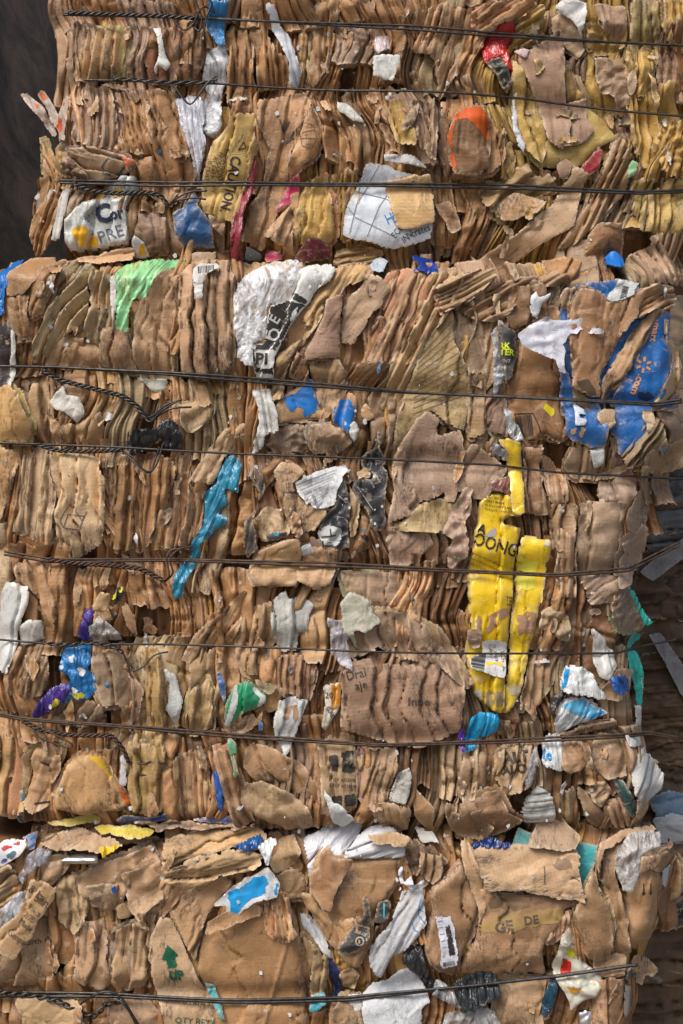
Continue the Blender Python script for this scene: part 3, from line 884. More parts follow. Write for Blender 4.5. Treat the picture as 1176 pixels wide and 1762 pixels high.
band('low', c_(1450), c_(1570), -10, Lr, 34, 64, 20, 15, flow_mid, 13)
band('low', c_(1545), W['B1'], -10, Lr, 34, 64, 20, 15, flow_mid, 14)
band('low', W['B1'], c_(1800), -10, Lr, 38, 70, 20, 14, flow_mid, 15)
print('folds', len(FOLDS))
# ------------------------------------------------------------------ pieces that can be told apart, each at its own place
SCRAPS = []
BL = (.02, .10, .34); BL2 = (.015, .16, .50); TEAL = (.02, .22, .36); CYAN = (.03, .42, .46); YE = (.74, .50, .012); RED = (.50, .025, .02); MAG = (.50, .01, .09)
BK = (.022, .021, .024); INK = (.035, .03, .028); GRN = (.01, .28, .13); WINE = (.16, .012, .025); PUR = (.06, .02, .20)
def CP(label, tile, pts, col, **k): return panel('flattened_box', label, T(tile, pts), tint(col, .13), **k)
def CF(label, tile, pts, col, **k):
    k.setdefault('flap', True); k.setdefault('roll', 0); k.setdefault('cr', 3.5); k.setdefault('h', 10)
    return panel('torn_cardboard', label, T(tile, pts), tint(col, .13), **k)
def PC(name, label, tile, pts, col, mat, **k): return panel(name, label, T(tile, pts), col, mat=mat, **k)
TT = lambda tile, x, y: T(tile, '%f,%f' % (x, y))[0]
def txt(o, tile, s, x, y, size, ang=0, **k):
    a, b = TT(tile, x, y); return text(o, s, a, b, size / TR[tile][2], ang, **k)
def pat(o, name, tile, pts, col, **k): return patch(o, name, T(tile, pts), col, **k)
def lns(o, name, tile, segs, w, col, **k): return lines(o, name, [T(tile, s) for s in segs], w, col, **k)

# ===== top bale, left
CP('grubby brown layer curled over the upper left corner of the top bale', 'A', '205,80 250,68 290,75 285,190 240,200 205,150', K4, pl=(6, 14, 9))
PC('torn_strip', 'brown strip with orange marks hanging at the left edge of the top bale', 'A', '212,180 240,185 246,285 222,290', K4, 'card')
PC('shop_cloth', 'blue cloth strip squeezed vertically behind the topmost wire', 'A', '700,0 770,0 757,80 759,146 735,152 695,88', (.015, .17, .40), 'bag', cr=4, lm='the blue cloth strip')
CP('light brown ruffled stack below the topmost wire at left', 'A', '290,85 460,85 455,170 420,260 250,270 255,200', K2, pl=(8, 19, 15))
CP('dirty brown layer with torn white facing below the twisted wire', 'A', '470,85 600,95 700,100 700,180 640,270 520,275 500,180', K3, pl=(0, 24, 12), cr=9)
PC('paper_strip', 'ragged white paper strip running down dirty brown card', 'A', '515,85 545,85 548,130 556,180 575,215 560,235 535,215 528,250 520,240 535,180 530,120', WH, 'paper', tear=2.5)
CP('wide light brown fold right of the clear film', 'A', '770,150 800,100 850,90 860,200 858,380 780,390 760,300 765,200', K1, pl=(2, 22, 15))
CP('three tall brown folds left of the black and white strip', 'A', '830,45 885,35 900,110 935,180 970,190 972,290 870,300 862,120', K1, pl=(-6, 15, 14))
PC('paper_strip', 'white paper strip with black stripes in the upper bale', 'A', '900,5 925,10 945,80 985,140 1018,240 1000,296 975,280 975,200 940,140 915,90', WB, 'paper', pl=(-12, 14, 6), lm='the striped white strip')
CP('glossy brown tape covered box end at the upper edge', 'A', '1050,30 1090,0 1155,0 1130,90 1110,230 1060,290 1035,270 1050,120', K1, pl=(3, 24, 14))
PC('plastic_film', 'crumpled clear plastic film hanging between the first and second wires', 'A', '700,170 755,145 772,190 765,250 748,300 752,420 720,462 685,440 680,370 695,300 680,265', (.8, .82, .85), 'film', cr=8, crs=10, h=12, lm='the clear hanging film')
PC('plastic_sheet', 'white ribbed plastic sheet beside the clear hanging film', 'A', '590,330 640,315 680,318 690,350 688,440 696,490 682,545 665,620 640,500 602,400', (.60, .60, .66), 'bag', pl=(-10, 9, 6), lm='the white ribbed sheet')
CP('large wavy brown layers left of the white ribbed sheet', 'A', '490,295 590,300 600,400 635,460 640,520 590,540 545,520 500,440', K1, pl=(-14, 24, 15), wav=.6)
CP('pale stacked layers under the second wire at left', 'A', '250,290 370,290 400,400 385,505 300,500 245,470', K4, pl=(2, 17, 15))
CP('long curving brown folds in the top bale', 'A', '385,310 490,310 530,420 540,515 470,525 385,505 400,420', K1, pl=(-14, 12, 14), wav=.8)
CP('brown folds below the second wire ending at the third', 'A', '460,530 520,520 640,520 658,560 655,650 560,700 480,640', K1, pl=(-2, 24, 15))
for i, (lab, p_) in enumerate((('long grey flap with orange patches sticking out leftmost of the top bale', '40,283 62,276 118,322 150,370 182,445 160,440 120,378 75,330'),
                 ('middle grey flap with orange patches sticking out of the top bale', '93,272 122,270 165,330 192,390 190,420 165,400 140,345'),
                 ('short grey flap with orange patches nearest the top bale', '170,400 195,300 216,290 214,470 188,462'))):
    o = PC('torn_flap', lab, 'A', p_, (.36, .28, .24), 'print', flap=True, roll=0, h=14 + 6 * i, pl=(-25, 16, 5), bale='top', group='grey flaps with orange patches')
    pat(o, 'orange_patch', 'A', ['58,292 78,300 70,312', '100,335 128,372 118,372 98,352', '172,395 212,400 214,440 200,462 186,430'][i], (.62, .09, .02))
    pat(o, 'orange_patch', 'A', ['110,340 132,355 128,375', '125,290 150,320 150,345 130,310', '196,310 212,318 212,350 198,340'][i], (.62, .09, .02))
CP('narrow folded brown card at the far left edge above the third wire', 'A', '120,440 142,436 170,500 220,600 175,640 130,560', K1, pl=(-20, 15, 10), bale='top')
CP('twisted brown cardboard lump over the left corner', 'A', '168,480 222,468 246,520 222,572 180,530', K4, cr=12, crs=16)
o = CP('brown box end printed with a grey circle beside an orange tip', 'A', '230,505 300,486 400,518 430,525 455,570 400,592 340,618 275,592 230,560', K4, pl=(-72, 32, 12), cr=8, lm='the brown end with grey circle')
lns(o, 'printed_ring', 'A', ['348,585 345,560 365,540 395,530 420,538 425,560 405,582 375,592 348,585'], 3.4, (.07, .07, .08))
PC('torn_scrap', 'bright orange torn tip at the end of a brown box', 'A', '395,516 440,530 466,547 452,560 430,580 424,550', (.62, .08, .02), 'print', h=10, lm='the orange tip')
CP('dark brown fibrous tangle left of the grey circle print', 'A', '200,545 260,550 300,590 290,610 220,600', KD, cr=14, crs=8)
PC('plastic_film', 'scrap of cloudy clear plastic at the far left edge', 'A', '98,625 160,615 178,640 150,672 118,712 100,665', (.5, .5, .5), 'film', cr=6, crs=9, bale='top')
CP('orange brown folded layers left of the torn newspaper strip', 'A', '85,722 150,655 192,628 205,640 170,780 152,832 100,850 80,780', KO, pl=(26, 20, 14), lm='the orange brown corner fold')
PC('paper_strip', 'grey white corrugated paper strip left of the white beer carton', 'A', '205,635 240,625 225,700 198,805 170,812 190,690', (.50, .47, .43), 'paper', pl=(10, 10, 5))
CP('dirty brown narrow layers between paper strip and white carton', 'A', '240,640 290,640 270,690 215,745 200,810', K4, pl=(22, 10, 9))
o = PC('beer_carton', 'white beer carton panel with dark gothic lettering and a yellow patch', 'A', '215,742 262,690 330,663 370,612 400,590 455,588 468,625 435,665 428,720 432,820 330,835 238,848 215,812', (.66, .67, .64), 'gloss', pl=(3, 62, 16), cr=6, h=12, rd=14, lm='the white beer carton', cat='carton')
pat(o, 'yellow_patch', 'A', '245,780 298,764 312,790 330,800 330,828 268,838', (.75, .40, .01))
pat(o, 'yellow_patch', 'A', '368,640 408,632 412,660 385,668', (.75, .45, .05))
txt(o, 'A', 'C', 330, 755, 60, -12, col=(.03, .035, .07), sx=.9, bold=.05); txt(o, 'A', 'or', 376, 745, 38, -14, col=(.03, .035, .07), sx=.9, bold=.04)
txt(o, 'A', 'PRE', 336, 822, 40, -18, col=(.10, .11, .14), sx=1.0)
for i in range(3): txt(o, 'A', 'CERVEZA', 385, 612 + i * 9, 6, -8, col=(.2, .2, .2))
CP('stacked brown folds right of the white beer carton', 'A', '432,678 480,670 530,680 575,720 560,740 470,712 450,800 432,810', K1, pl=(4, 15, 12))
CP('flat greyish folded box left of the blue sheet', 'A', '470,722 502,708 545,730 562,735 620,835 610,853 480,850 455,790', K4, pl=(-8, 44, 15), cr=5, lm='the greyish folded box')
o = PC('blue_sheet', 'dark blue card sheet under the twisted end of the third wire', 'A', '655,640 668,690 702,730 716,760 724,832 620,838 590,780 578,730 620,700 640,650', (.012, .075, .20), 'print', cr=5, bow=8, lm='the dark blue sheet')
CP('plain brown end below the dark blue sheet', 'A', '610,842 720,830 716,862 640,882', K4)
o = PC('small_carton', 'small white carton corner with a yellow triangle', 'A', '448,790 485,815 498,862 445,862', (.62, .66, .68), 'gloss', h=10)
pat(o, 'yellow_patch', 'A', '470,840 482,822 496,860 468,862', (.75, .40, .01))
CP('crumpled brown corner left of the dark crease', 'A', '725,690 760,740 752,850 722,850 715,790', K3, cr=9)
PC('leather_strip', 'dark pink folded cover squeezed beside the yellow caution box', 'A', '856,560 870,520 864,600 845,660 822,720 815,830 822,932 800,905 778,860 782,740 818,650', (.26, .03, .05), 'bag', pl=(12, 11, 10), lm='the dark pink cover')
o = PC('caution_box', 'yellowish kraft box panel printed CAUTION in black', 'A', '775,392 818,380 862,383 866,490 850,560 825,660 800,762 745,748 690,722 676,680 682,590 718,480 768,430', (.50, .33, .11), 'card', pl=(14, 40, 13), cr=4, h=12, lm='the yellow caution box', flute=.3, cat='box')
txt(o, 'A', 'CAUTION.', 783, 525, 34, 102, col=INK, sx=.84, bold=.02)
for i, s_ in enumerate(('THE INTENDED', 'PRODUCT CAN', 'AT EAST', 'IS MUST')): txt(o, 'A', s_, 762 - i * 19, 500 + i * 15, 13, 103, col=INK, sx=1.0)
lns(o, 'warning_triangle', 'A', ['805,508 830,500 824,480 805,508'], 2, INK)
CP('torn brown rim at the foot of the yellow caution box', 'A', '700,722 745,742 762,762 752,798 722,770', K3, cr=10)
o = CF('tall brown flap with black upside down letters', 'A', '870,332 1030,300 1052,350 1022,420 982,520 966,620 935,720 905,790 888,842 815,812 842,700 890,600 908,500 870,420', K1, pl=(12, 34, 9), h=14, roll=4, flute=.6, lm='the tall flap with black letters')
txt(o, 'A', 'V', 938, 452, 46, 4, col=(.06, .05, .045), bold=0); txt(o, 'A', 'A', 962, 482, 56, 16, col=(.06, .05, .045))
o = CP('rounded brown box end stamped with a worn circle', 'A', '1050,352 1068,380 1087,450 1070,522 1005,570 975,615 968,570 1000,480', K1, bow=12, cr=4)
lns(o, 'worn_stamp', 'A', ['1010,440 1030,415 1060,425 1070,470 1050,505 1020,495 1010,440', '1020,450 1062,440', '1018,470 1066,470', '1030,490 1060,488'], 1.3, (.16, .11, .07))
PC('magenta_carton', 'upper slice of bright magenta card behind the third wire', 'A', '985,592 1012,576 1002,640 985,680 930,716 952,650', MAG, 'gloss', h=8, lm='the upper magenta slice')
PC('magenta_carton', 'lower slice of bright magenta card above the big clear bag', 'A', '892,822 945,825 948,862 890,872', MAG, 'gloss', h=8)
CP('dull brown curl between the two magenta slices', 'A', '985,690 990,760 985,825 1000,860 960,850 945,822 892,800 925,740', K2, pl=(20, 30, 10))
PC('blue_scrap', 'pale blue grey scrap at the foot of the dark pink cover', 'A', '830,825 880,850 875,870 822,868', (.30, .36, .42), 'paper', bale='top')
o = PC('kraft_cushion', 'yellow kraft box corner swollen like a cushion', 'A', '1000,688 1030,612 1100,585 1122,690 1132,790 1100,826 1010,830 990,765', KY, 'card', pl=(6, 42, 12), bow=10, cr=6, h=12, lm='the yellow kraft cushion', cat='kraft box')
CP('yellow kraft folds right of the kraft cushion', 'A', '1100,585 1176,560 1215,600 1210,700 1180,820 1140,800 1128,690', KY, pl=(6, 20, 14))
PC('wine_scrap', 'dark crimson card scrap with curled edges above the pizza bag', 'A', '1010,836 1060,800 1118,828 1112,864 1040,880 995,868', (.13, .005, .02), 'print', flap=True, roll=0, h=22, bow=12, lm='the crimson scrap')
CF('layered brown card ledge lying flat above the middle bale', 'A', '240,855 330,832 420,811 436,822 437,858 320,882 255,868', K2, pl=(78, 12, 9), h=28, roll=3)
# ===== top bale, right
CP('brown folds curling down from the upper edge right of centre', 'B', '235,40 380,10 480,30 490,140 470,220 430,240 350,330 340,200 240,150', K2, pl=(14, 24, 17), wav=.6)
CP('brown arching layers beside the red plastic', 'B', '480,30 620,0 680,10 640,60 560,80 510,120 500,170 480,120', K1, pl=(55, 16, 12), wav=.6)
o = PC('red_bottle', 'glossy red plastic piece behind the first wire', 'B', '498,205 508,120 556,80 606,74 602,120 582,160 600,242 575,225 560,188 520,208', (.48, .012, .012), 'bag', bow=12, cr=3, h=8, lm='the red plastic')
PC('black_scrap', 'grimy black scrap below the red plastic', 'B', '510,202 558,184 602,255 592,310 568,302 548,250', (.05, .05, .045), 'print', cr=9, crs=12)
CP('yellow kraft fold right of the red plastic', 'B', '604,102 625,62 660,30 700,20 710,50 692,90 714,112 682,150 600,156', KY, pl=(60, 20, 13), cr=8)
CP('pinkish brown gathered paper in the upper right', 'B', '735,60 790,25 830,110 850,160 830,190 790,160 740,110', K4, cr=8)
PC('paper_scrap', 'white torn tissue hanging at the upper right', 'B', '745,20 770,0 850,10 850,40 838,130 825,90 780,50', WH, 'paper', cr=6, crs=10, h=10)
CP('crushed dull layers at the upper right corner', 'B', '860,20 940,0 985,30 990,150 950,135 900,80', K4, cr=10, crs=15)
CP('yellow kraft crush below the crushed dull layers', 'B', '850,80 910,90 985,150 900,190 860,150', KY, cr=12, crs=14)
CP('matted pinkish torn cardboard area right of the long flap', 'B', '880,190 990,190 1005,300 960,385 920,330 885,265', K4, cr=11, crs=18, tear=5)
CP('yellow kraft column at the upper right corner', 'B', '1000,0 1110,0 1110,110 1080,270 1040,330 1010,300 995,120', (.34, .24, .09), pl=(0, 26, 15))
CP('dark brown column beside the yellow kraft column at the edge', 'B', '1110,100 1180,60 1230,100 1220,330 1110,330 1085,260', K3, pl=(3, 22, 14))
CP('yellow kraft wedge printed with small black words', 'B', '600,200 645,252 700,355 722,470 700,560 640,505 606,420 596,300', KY, pl=(-8, 26, 10), lm='the yellow printed wedge')
txt(KEEP[-1][3], 'B', 'INSTA', 650, 430, 14, 75, col=INK)
CP('yellow kraft sheet with a pointed corner under the long flap', 'B', '850,340 900,390 946,460 900,500 830,560 700,560 690,520 720,470 790,480', (.50, .34, .10), h=8, cr=3)
PC('white_sliver', 'thin white card sliver left of the yellow printed wedge', 'B', '598,330 612,332 622,430 641,490 630,506 615,490 605,420', WB, 'paper', h=6)
CF('long pinkish flap hanging across the second wire', 'B', '635,180 700,135 760,96 778,122 778,250 792,335 802,490 770,502 735,485 716,465 690,350 640,250 618,200', K4, h=12, pl=(-7, 60, 7), roll=3, cr=2.5, lm='the long pinkish flap')
CF('short brown flap right of the long pinkish flap', 'B', '782,345 850,334 860,390 872,440 846,475 803,488', K4, h=12, cr=2, roll=2)
CP('bright yellow folded tab above the short brown flap', 'B', '778,214 800,212 820,290 848,336 785,336', KY, h=6, pl=(-10, 22, 8))
PC('pink_scrap', 'pale pink paper scrap on the long flap', 'B', '602,168 640,156 662,164 640,192', (.55, .40, .38), 'paper', h=10)
PC('red_scrap', 'red card scrap under the yellow pointed sheet', 'B', '822,578 880,512 906,505 892,562 852,596', (.36, .015, .03), 'print', h=8, lm='the red card scrap')
CP('tall brown layers framing the orange arch', 'B', '365,340 430,320 500,345 525,400 570,420 580,540 520,590 380,598 360,500', K1, pl=(-3, 28, 14))
o = PC('arched_box', 'brown rounded box end with a bright orange arch', 'B', '382,460 402,392 440,360 482,346 524,392 528,470 520,560 490,588 410,590 386,540', K3, 'card', bow=12, cr=5, pl=(4, 50, 6), h=10, lm='the orange arch', cat='box')
pat(o, 'orange_band', 'B', '384,500 384,440 402,394 440,362 482,348 524,394 525,474 498,452 470,420 440,402 408,408 398,450 396,500', (.52, .085, .01))
pat(o, 'orange_band', 'B', '386,520 408,516 412,560 384,592', (.48, .08, .012))
CP('brown folds between white scrap and orange arch', 'B', '250,340 340,330 350,420 345,520 290,500 270,420', K4, pl=(5, 24, 15))
CP('yellow kraft layer torn off above the white box panel', 'B', '178,332 230,324 250,390 287,452 270,490 210,480 185,400', KY, pl=(-10, 28, 8))
PC('paper_scrap', 'white card scrap below the first wire, above the box row', 'B', '132,185 216,183 214,232 196,272 130,256', (.58, .58, .55), 'paper', h=10, lm='the upper white scrap')
PC('plastic_cup', 'dirty pink white plastic cup squeezed over the white scrap', 'B', '140,125 165,112 188,122 193,166 150,186 138,150', (.52, .42, .42), 'bag', bow=8)
PC('paper_curl', 'curled white paper sliver near the centre of the top bale', 'B', '8,335 42,342 72,375 102,412 62,405 18,372', (.55, .54, .48), 'paper', h=8)
PC('paper_strip', 'ragged white label strip above the white box panel', 'B', '165,520 255,514 292,540 312,562 240,552 170,548', (.55, .54, .52), 'paper', tear=3, h=10)
o = PC('white_box_panel', 'white box panel with thin grid lines and handwriting', 'B', '112,550 180,560 250,580 330,610 332,770 325,805 270,826 192,833 60,805 28,790 40,700', (.60, .64, .70), 'gloss', cr=3, bow=6, h=16, flap=True, roll=0, lm='the white grid panel', cat='box panel')
lns(o, 'grid_lines', 'B', ['40,690 70,735 200,800', '150,560 75,690 50,790', '60,640 170,670 210,690', '215,600 150,700 110,800'], 1.0, (.12, .13, .15))
txt(o, 'B', 'ECE', 205, 808, 22, -52, col=INK, sx=.8); txt(o, 'B', 'INV', 235, 822, 22, -38, col=INK, sx=.8); txt(o, 'B', 'crates', 262, 802, 24, -22, col=INK, sx=.8)
txt(o, 'B', 'H', 178, 760, 34, -25, col=(.03, .22, .5), sx=.8); txt(o, 'B', 'E', 200, 760, 30, -20, col=(.03, .22, .5), sx=.8)
CF('square tan flap lying over the white grid panel', 'B', '168,606 240,592 322,580 330,660 338,745 265,768 206,765 190,690', (.47, .29, .12), h=12, cr=3, roll=3, flute=1, lm='the square tan flap')
CP('brown folds right of the square tan flap', 'B', '330,590 390,590 400,680 430,800 360,830 330,800 345,720', K1, pl=(-4, 20, 13))
CF('small dark flap right of the square tan flap', 'B', '338,700 385,678 410,720 432,770 395,790 372,750', K3, h=12)
CP('broad crumpled brown sheet crossed by the third wire', 'B', '480,640 520,600 565,612 600,570 655,540 672,590 735,580 742,642 680,662 620,700 560,742 500,690', (.44, .28, .14), pl=(60, 34, 14), cr=9, h=10)
CF('pale brown flap with a torn edge below the third wire', 'B', '545,700 575,668 612,645 660,660 716,680 682,720 640,728 590,743 562,738', K2, h=14, cr=5, flute=.9)
CF('large smooth diagonal flap above the middle bale', 'B', '470,886 540,838 612,790 690,720 740,680 790,600 806,552 845,575 860,592 832,680 805,762 740,800 660,850 600,890 560,905 510,906', (.45, .29, .175), h=16, cr=2, roll=2, ridge=[(560, 905, 800, 640, 5, 14)][:0], pl=(56, 70, 6), lm='the large diagonal flap')
PC('torn_flap', 'torn fibrous flap tip above the diagonal flap', 'B', '745,560 780,535 800,550 790,600 760,600', K4, 'card', flap=True, roll=0, h=18)
CP('fan of long smooth brown folds leaning right', 'B', '750,835 800,760 860,680 905,580 940,470 968,445 992,490 988,640 930,700 880,762 800,832', (.40, .24, .13), pl=(27, 17, 19), cr=3, h=10, lm='the fan of long folds')
CP('crushed brown ball of card right of the fan of folds', 'B', '860,790 890,752 970,756 978,860 935,930 885,915 850,850', K3, cr=12, crs=22, bow=10)
CP('light brown folds at the foot of the top bale', 'B', '710,860 790,850 860,880 880,930 800,950 720,930', K1, pl=(30, 26, 12), cr=6)
PC('green_scrap', 'pale green card scrap near the right edge', 'B', '990,600 992,560 1006,538 1026,548 1012,590', (.20, .42, .20), 'paper', h=10)
CP('yellow kraft crushed box at the right edge on the third wire', 'B', '1000,612 1040,596 1085,600 1060,690 1042,780 1005,700', (.48, .34, .13), pl=(12, 22, 14), cr=8, h=12, lm='the right yellow box')
CP('yellow kraft folds at the right edge below the third wire', 'B', '1060,660 1130,600 1210,590 1215,780 1130,790 1045,780', (.46, .32, .12), pl=(8, 24, 15), cr=9, h=10)
CP('brown crushed layers at the right edge above the middle bale', 'B', '1010,840 1100,800 1210,790 1215,940 1080,960 1020,930', K4, pl=(-20, 24, 13), cr=9)
o = PC('balloon', 'small shiny blue balloon on a blue string', 'B', '930,852 952,836 990,858 988,890 966,905 936,886', (.01, .16, .55), 'bag', bow=16, cr=2, crs=12, roll=8, h=14, lm='the blue balloon')
lns(KEEP[-2][3], 'blue_string', 'B', ['1012,850 1015,900'], 1.5, BL2)
CP('flat brown folded end left of the blue crumpled bag', 'B', '0,840 30,815 90,810 155,835 158,880 70,895 0,885', (.47, .29, .13), pl=(75, 13, 11), cr=7, h=12)
PC('paper_note', 'pale blue grey printed note hanging left of the blue bag', 'B', '148,850 186,872 162,915 108,896', (.42, .48, .55), 'paper', h=12)
PC('plastic_bag', 'crumpled dark blue plastic bag above the middle bale', 'B', '260,838 285,850 325,852 348,880 350,912 320,920 262,905 288,882', (.01, .04, .25), 'bag', cr=10, crs=12, h=14, lm='the dark blue bag')
CP('mustard kraft folds between the pinkish matted area and the edge column', 'B', '990,330 1080,300 1110,400 1090,560 1030,560 1000,450', KY, pl=(-4, 18, 15), cr=8, h=8)
CP('mustard crushed sheet at the right edge below the second wire', 'B', '1090,420 1180,400 1220,480 1210,590 1120,600 1085,520', KY, pl=(20, 20, 14), cr=12, crs=18, h=8, tear=4)
CP('mustard crumpled layer under the first wire at the far right', 'B', '990,150 1085,170 1080,260 1040,330 1000,310 985,220', KY, pl=(6, 18, 13), cr=11, crs=18, h=10, tear=4)
CP('small mustard fold at the very top right of the upper bale', 'B', '1110,0 1200,0 1210,90 1170,70 1120,100', KY, pl=(-8, 20, 12), cr=8, h=10)
# ===== middle bale, upper left
PC('blue_bag', 'bright blue and white bag edge at the far left corner', 'C', '-30,100 55,38 60,60 42,100 22,170 16,240 -30,240', BL2, 'bag', cr=5, lm='the left blue bag')
PC('dark_carton', 'dark brown printed carton side at the far left edge', 'C', '-20,236 20,245 50,282 48,350 20,510 4,600 -20,600', (.03, .022, .025), 'print', h=6, lm='the dark carton')
PC('paper_strip', 'white torn edge along the dark carton side', 'C', '38,285 52,300 50,420 20,540 2,640 -6,600 14,500 34,400', (.58, .56, .50), 'paper', h=10)
CF('smooth brown flap rounded over the upper left corner', 'C', '30,90 90,35 165,28 174,60 120,130 80,172 28,178 22,130', K1, h=6, bow=10, roll=6, cr=3)
CP('brown rounded end below the smooth corner flap', 'C', '18,182 100,168 96,240 112,300 70,325 40,280', K1, pl=(-12, 34, 12), cr=4)
CP('worn oval brown flap left of the olive blanket folds', 'C', '108,118 190,35 205,40 192,110 150,232 98,256 92,200', K1, bow=10, pl=(22, 40, 8))
CP('heavy olive brown blanket like folds at the upper left', 'C', '190,60 240,30 300,60 335,92 300,150 310,235 240,300 165,372 108,402 112,330 122,262 185,150', (.43, .315, .185), pl=(26, 27, 24), cr=4, h=6, wav=.7, lm='the olive blanket folds')
CP('thick olive brown folds left of the green film', 'C', '305,90 372,100 392,180 392,300 335,345 290,320 232,300 305,230', (.42, .30, .175), pl=(8, 25, 22), cr=4, h=4, wav=.7)
CP('brown torn sheet spread at the foot of the olive folds', 'C', '150,385 230,298 335,340 345,395 300,412 150,410', (.44, .27, .14), pl=(30, 40, 8), cr=5, h=8)
CP('small square brown box end left of the big bulging fold', 'C', '345,290 425,284 442,350 458,432 385,425 340,392', (.40, .235, .125), pl=(0, 54, 9), h=10, lm='the square box end')
CP('two wide bulging light brown folds below the green film', 'C', '450,265 468,190 520,120 590,62 612,65 592,170 592,330 582,442 475,432 448,380', (.46, .275, .15), pl=(4, 58, 22), cr=6, crs=34, h=10, lm='the wide bulging folds')
CP('fan of five rounded brown folds hanging from the top of the middle bale', 'C', '600,120 640,60 700,38 770,45 782,110 795,240 790,380 755,440 690,452 612,425 602,240', (.46, .29, .165), pl=(-3, 24, 20), cr=5, h=8, wav=.5, lm='the fan of five folds')
o = PC('paper_label', 'creased white barcode label over the fan of folds', 'C', '648,70 668,52 728,55 738,74 700,95 688,120 682,182 656,184 650,120', (.58, .57, .54), 'paper', h=14, cr=5, lm='the creased barcode label')
barcode(o, *TT('C', 662, 120), 90, 30, 11, 10, col=(.05, .05, .05)); barcode(o, *TT('C', 668, 72), -8, 28, 14, 10)
PC('plastic_film', 'white plastic strip left of the green film', 'C', '370,112 392,100 396,200 386,285 374,200', (.55, .53, .5), 'paper', h=8)
PC('green_film', 'translucent pale green plastic film draped over the bale edge', 'C', '384,92 412,60 470,45 522,34 560,40 626,28 634,62 560,82 520,120 492,180 448,186 436,230 430,298 390,286 396,160', (.34, .78, .36), 'green', pl=(24, 13, 7), cr=6, crs=16, h=22, lm='the green film')
# big clear/white bag
PC('clear_bag', 'big milky clear plastic bag at the centre of the middle bale', 'J', '212,300 240,200 330,110 430,55 560,38 628,60 600,180 560,300 420,330 400,520 330,560 330,700 290,690 240,640 215,480', (.86, .88, .90), 'film', cr=11, crs=30, bow=8, pl=(14, 26, 5), h=18, lm='the clear bag')
o = PC('pizza_bag', 'white paper bag with bold black lettering beside the clear bag', 'J', '600,120 650,70 800,62 828,100 790,190 720,230 640,330 560,440 500,560 460,640 450,780 345,775 320,640 330,560 395,550 430,330 540,290', (.62, .62, .58), 'paper', pl=(24, 34, 12), cr=6, h=20, lm='the white and black bag', wav=.25)
pat(o, 'black_print', 'J', '440,330 520,300 600,320 640,325 590,420 540,500 480,580 400,590 395,540 420,440', INK)
pat(o, 'black_print', 'J', '568,250 655,300 640,325 560,300', INK)
pat(o, 'black_print', 'J', '325,545 400,545 440,580 470,590 460,600 325,590', INK)
pat(o, 'black_print', 'J', '330,585 345,585 350,700 455,705 452,745 350,735 335,700', INK)
txt(o, 'J', 'PI', 343, 680, 66, 2, col=INK, bold=.03, sx=1.1)
txt(o, 'J', 'P', 425, 540, 70, -60, col=(.55, .55, .52), bold=.02); txt(o, 'J', 'O', 462, 560, 70, -55, col=(.55, .55, .52), bold=.02, lift=.002)
txt(o, 'J', 'E', 475, 450, 60, -60, col=(.55, .55, .52), bold=.02, lift=.002)
pat(o, 'white_print', 'J', '545,440 590,400 600,340 570,370', (.55, .55, .52), lift=.002)
PC('clear_bag_tail', 'wrinkled white tail of the bag hanging below the fourth wire', 'J', '330,820 415,810 440,880 480,980 470,1080 400,1110 395,1170 330,1210 335,1100 360,1040 360,920', (.60, .59, .55), 'paper', pl=(-8, 15, 9), cr=8, crs=12, h=12, lm='the white bag tail', cat='bag tail')
CP('wavy tan kraft edge bordering the white and black bag', 'J', '880,75 1010,65 1045,140 900,210 800,290 750,300 745,400 665,520 560,640 520,760 510,880 440,895 445,780 480,620 560,560 660,470 620,400 690,290 740,220 800,120', (.53, .34, .15), pl=(30, 30, 9), cr=8, h=16, flute=1, tear=3, lm='the tan wavy edge')
CP('rolled grey brown sheet with fine horizontal wrinkles', 'J', '770,300 862,265 855,400 850,560 840,640 650,655 640,610 700,500 750,400', (.30, .19, .125), bow=14, bowang=0, cr=3, h=8, flute=1, lm='the rolled grey brown sheet')
CP('soot stained kraft wedge above the blue patches', 'J', '655,660 780,650 845,640 900,740 880,860 820,950 770,1000 720,900 690,780', (.38, .24, .12), pl=(10, 40, 9), cr=6, h=12, flute=1)
CP('narrow brown folds between tan edge and rolled sheet', 'J', '600,600 660,690 655,780 600,770 540,760 570,650', K1, pl=(20, 20, 10))
o = CP('torn brown box face with a bright blue patch', 'J', '510,870 560,850 640,770 690,770 700,860 765,990 640,1000 600,1010 480,1030 465,930', K2, h=10, cr=5, lm='the left blue patch')
pat(o, 'blue_print', 'J', '515,880 585,850 640,775 688,772 700,860 762,992 722,985 728,945 640,1000 626,975 640,955 600,935 565,965', BL2, tear=3)
o = CP('brown fold with a second bright blue patch below the fourth wire', 'J', '900,840 945,870 945,980 905,1100 840,1060 790,1020 830,900', K1, pl=(6, 26, 10), h=10, lm='the right blue patch')
pat(o, 'blue_print', 'J', '830,900 905,885 945,940 940,990 890,1100 840,1065 790,1025', BL2, tear=3)
CP('dirty matted brown and grey paper above the fifth wire', 'J', '490,1050 600,1020 690,1050 700,1120 640,1200 420,1205 400,1160', (.30, .22, .15), cr=14, crs=13, tear=5, h=8)
CP('soft crumpled brown sheet left of the black torn bag', 'J', '680,1040 800,1030 900,1080 920,1150 860,1200 700,1195 665,1110', (.32, .21, .13), cr=10, crs=26, tear=4, h=10)
PC('paper_scrap', 'small grey white paper flag under the right blue patch', 'J', '905,1040 935,1015 965,1070 940,1140 900,1095', (.55, .54, .50), 'paper', h=16)
CP('pointed brown flap tip right of the blue patches', 'J', '965,960 1010,915 1060,990 1000,1015', K1, flap=True, h=12)
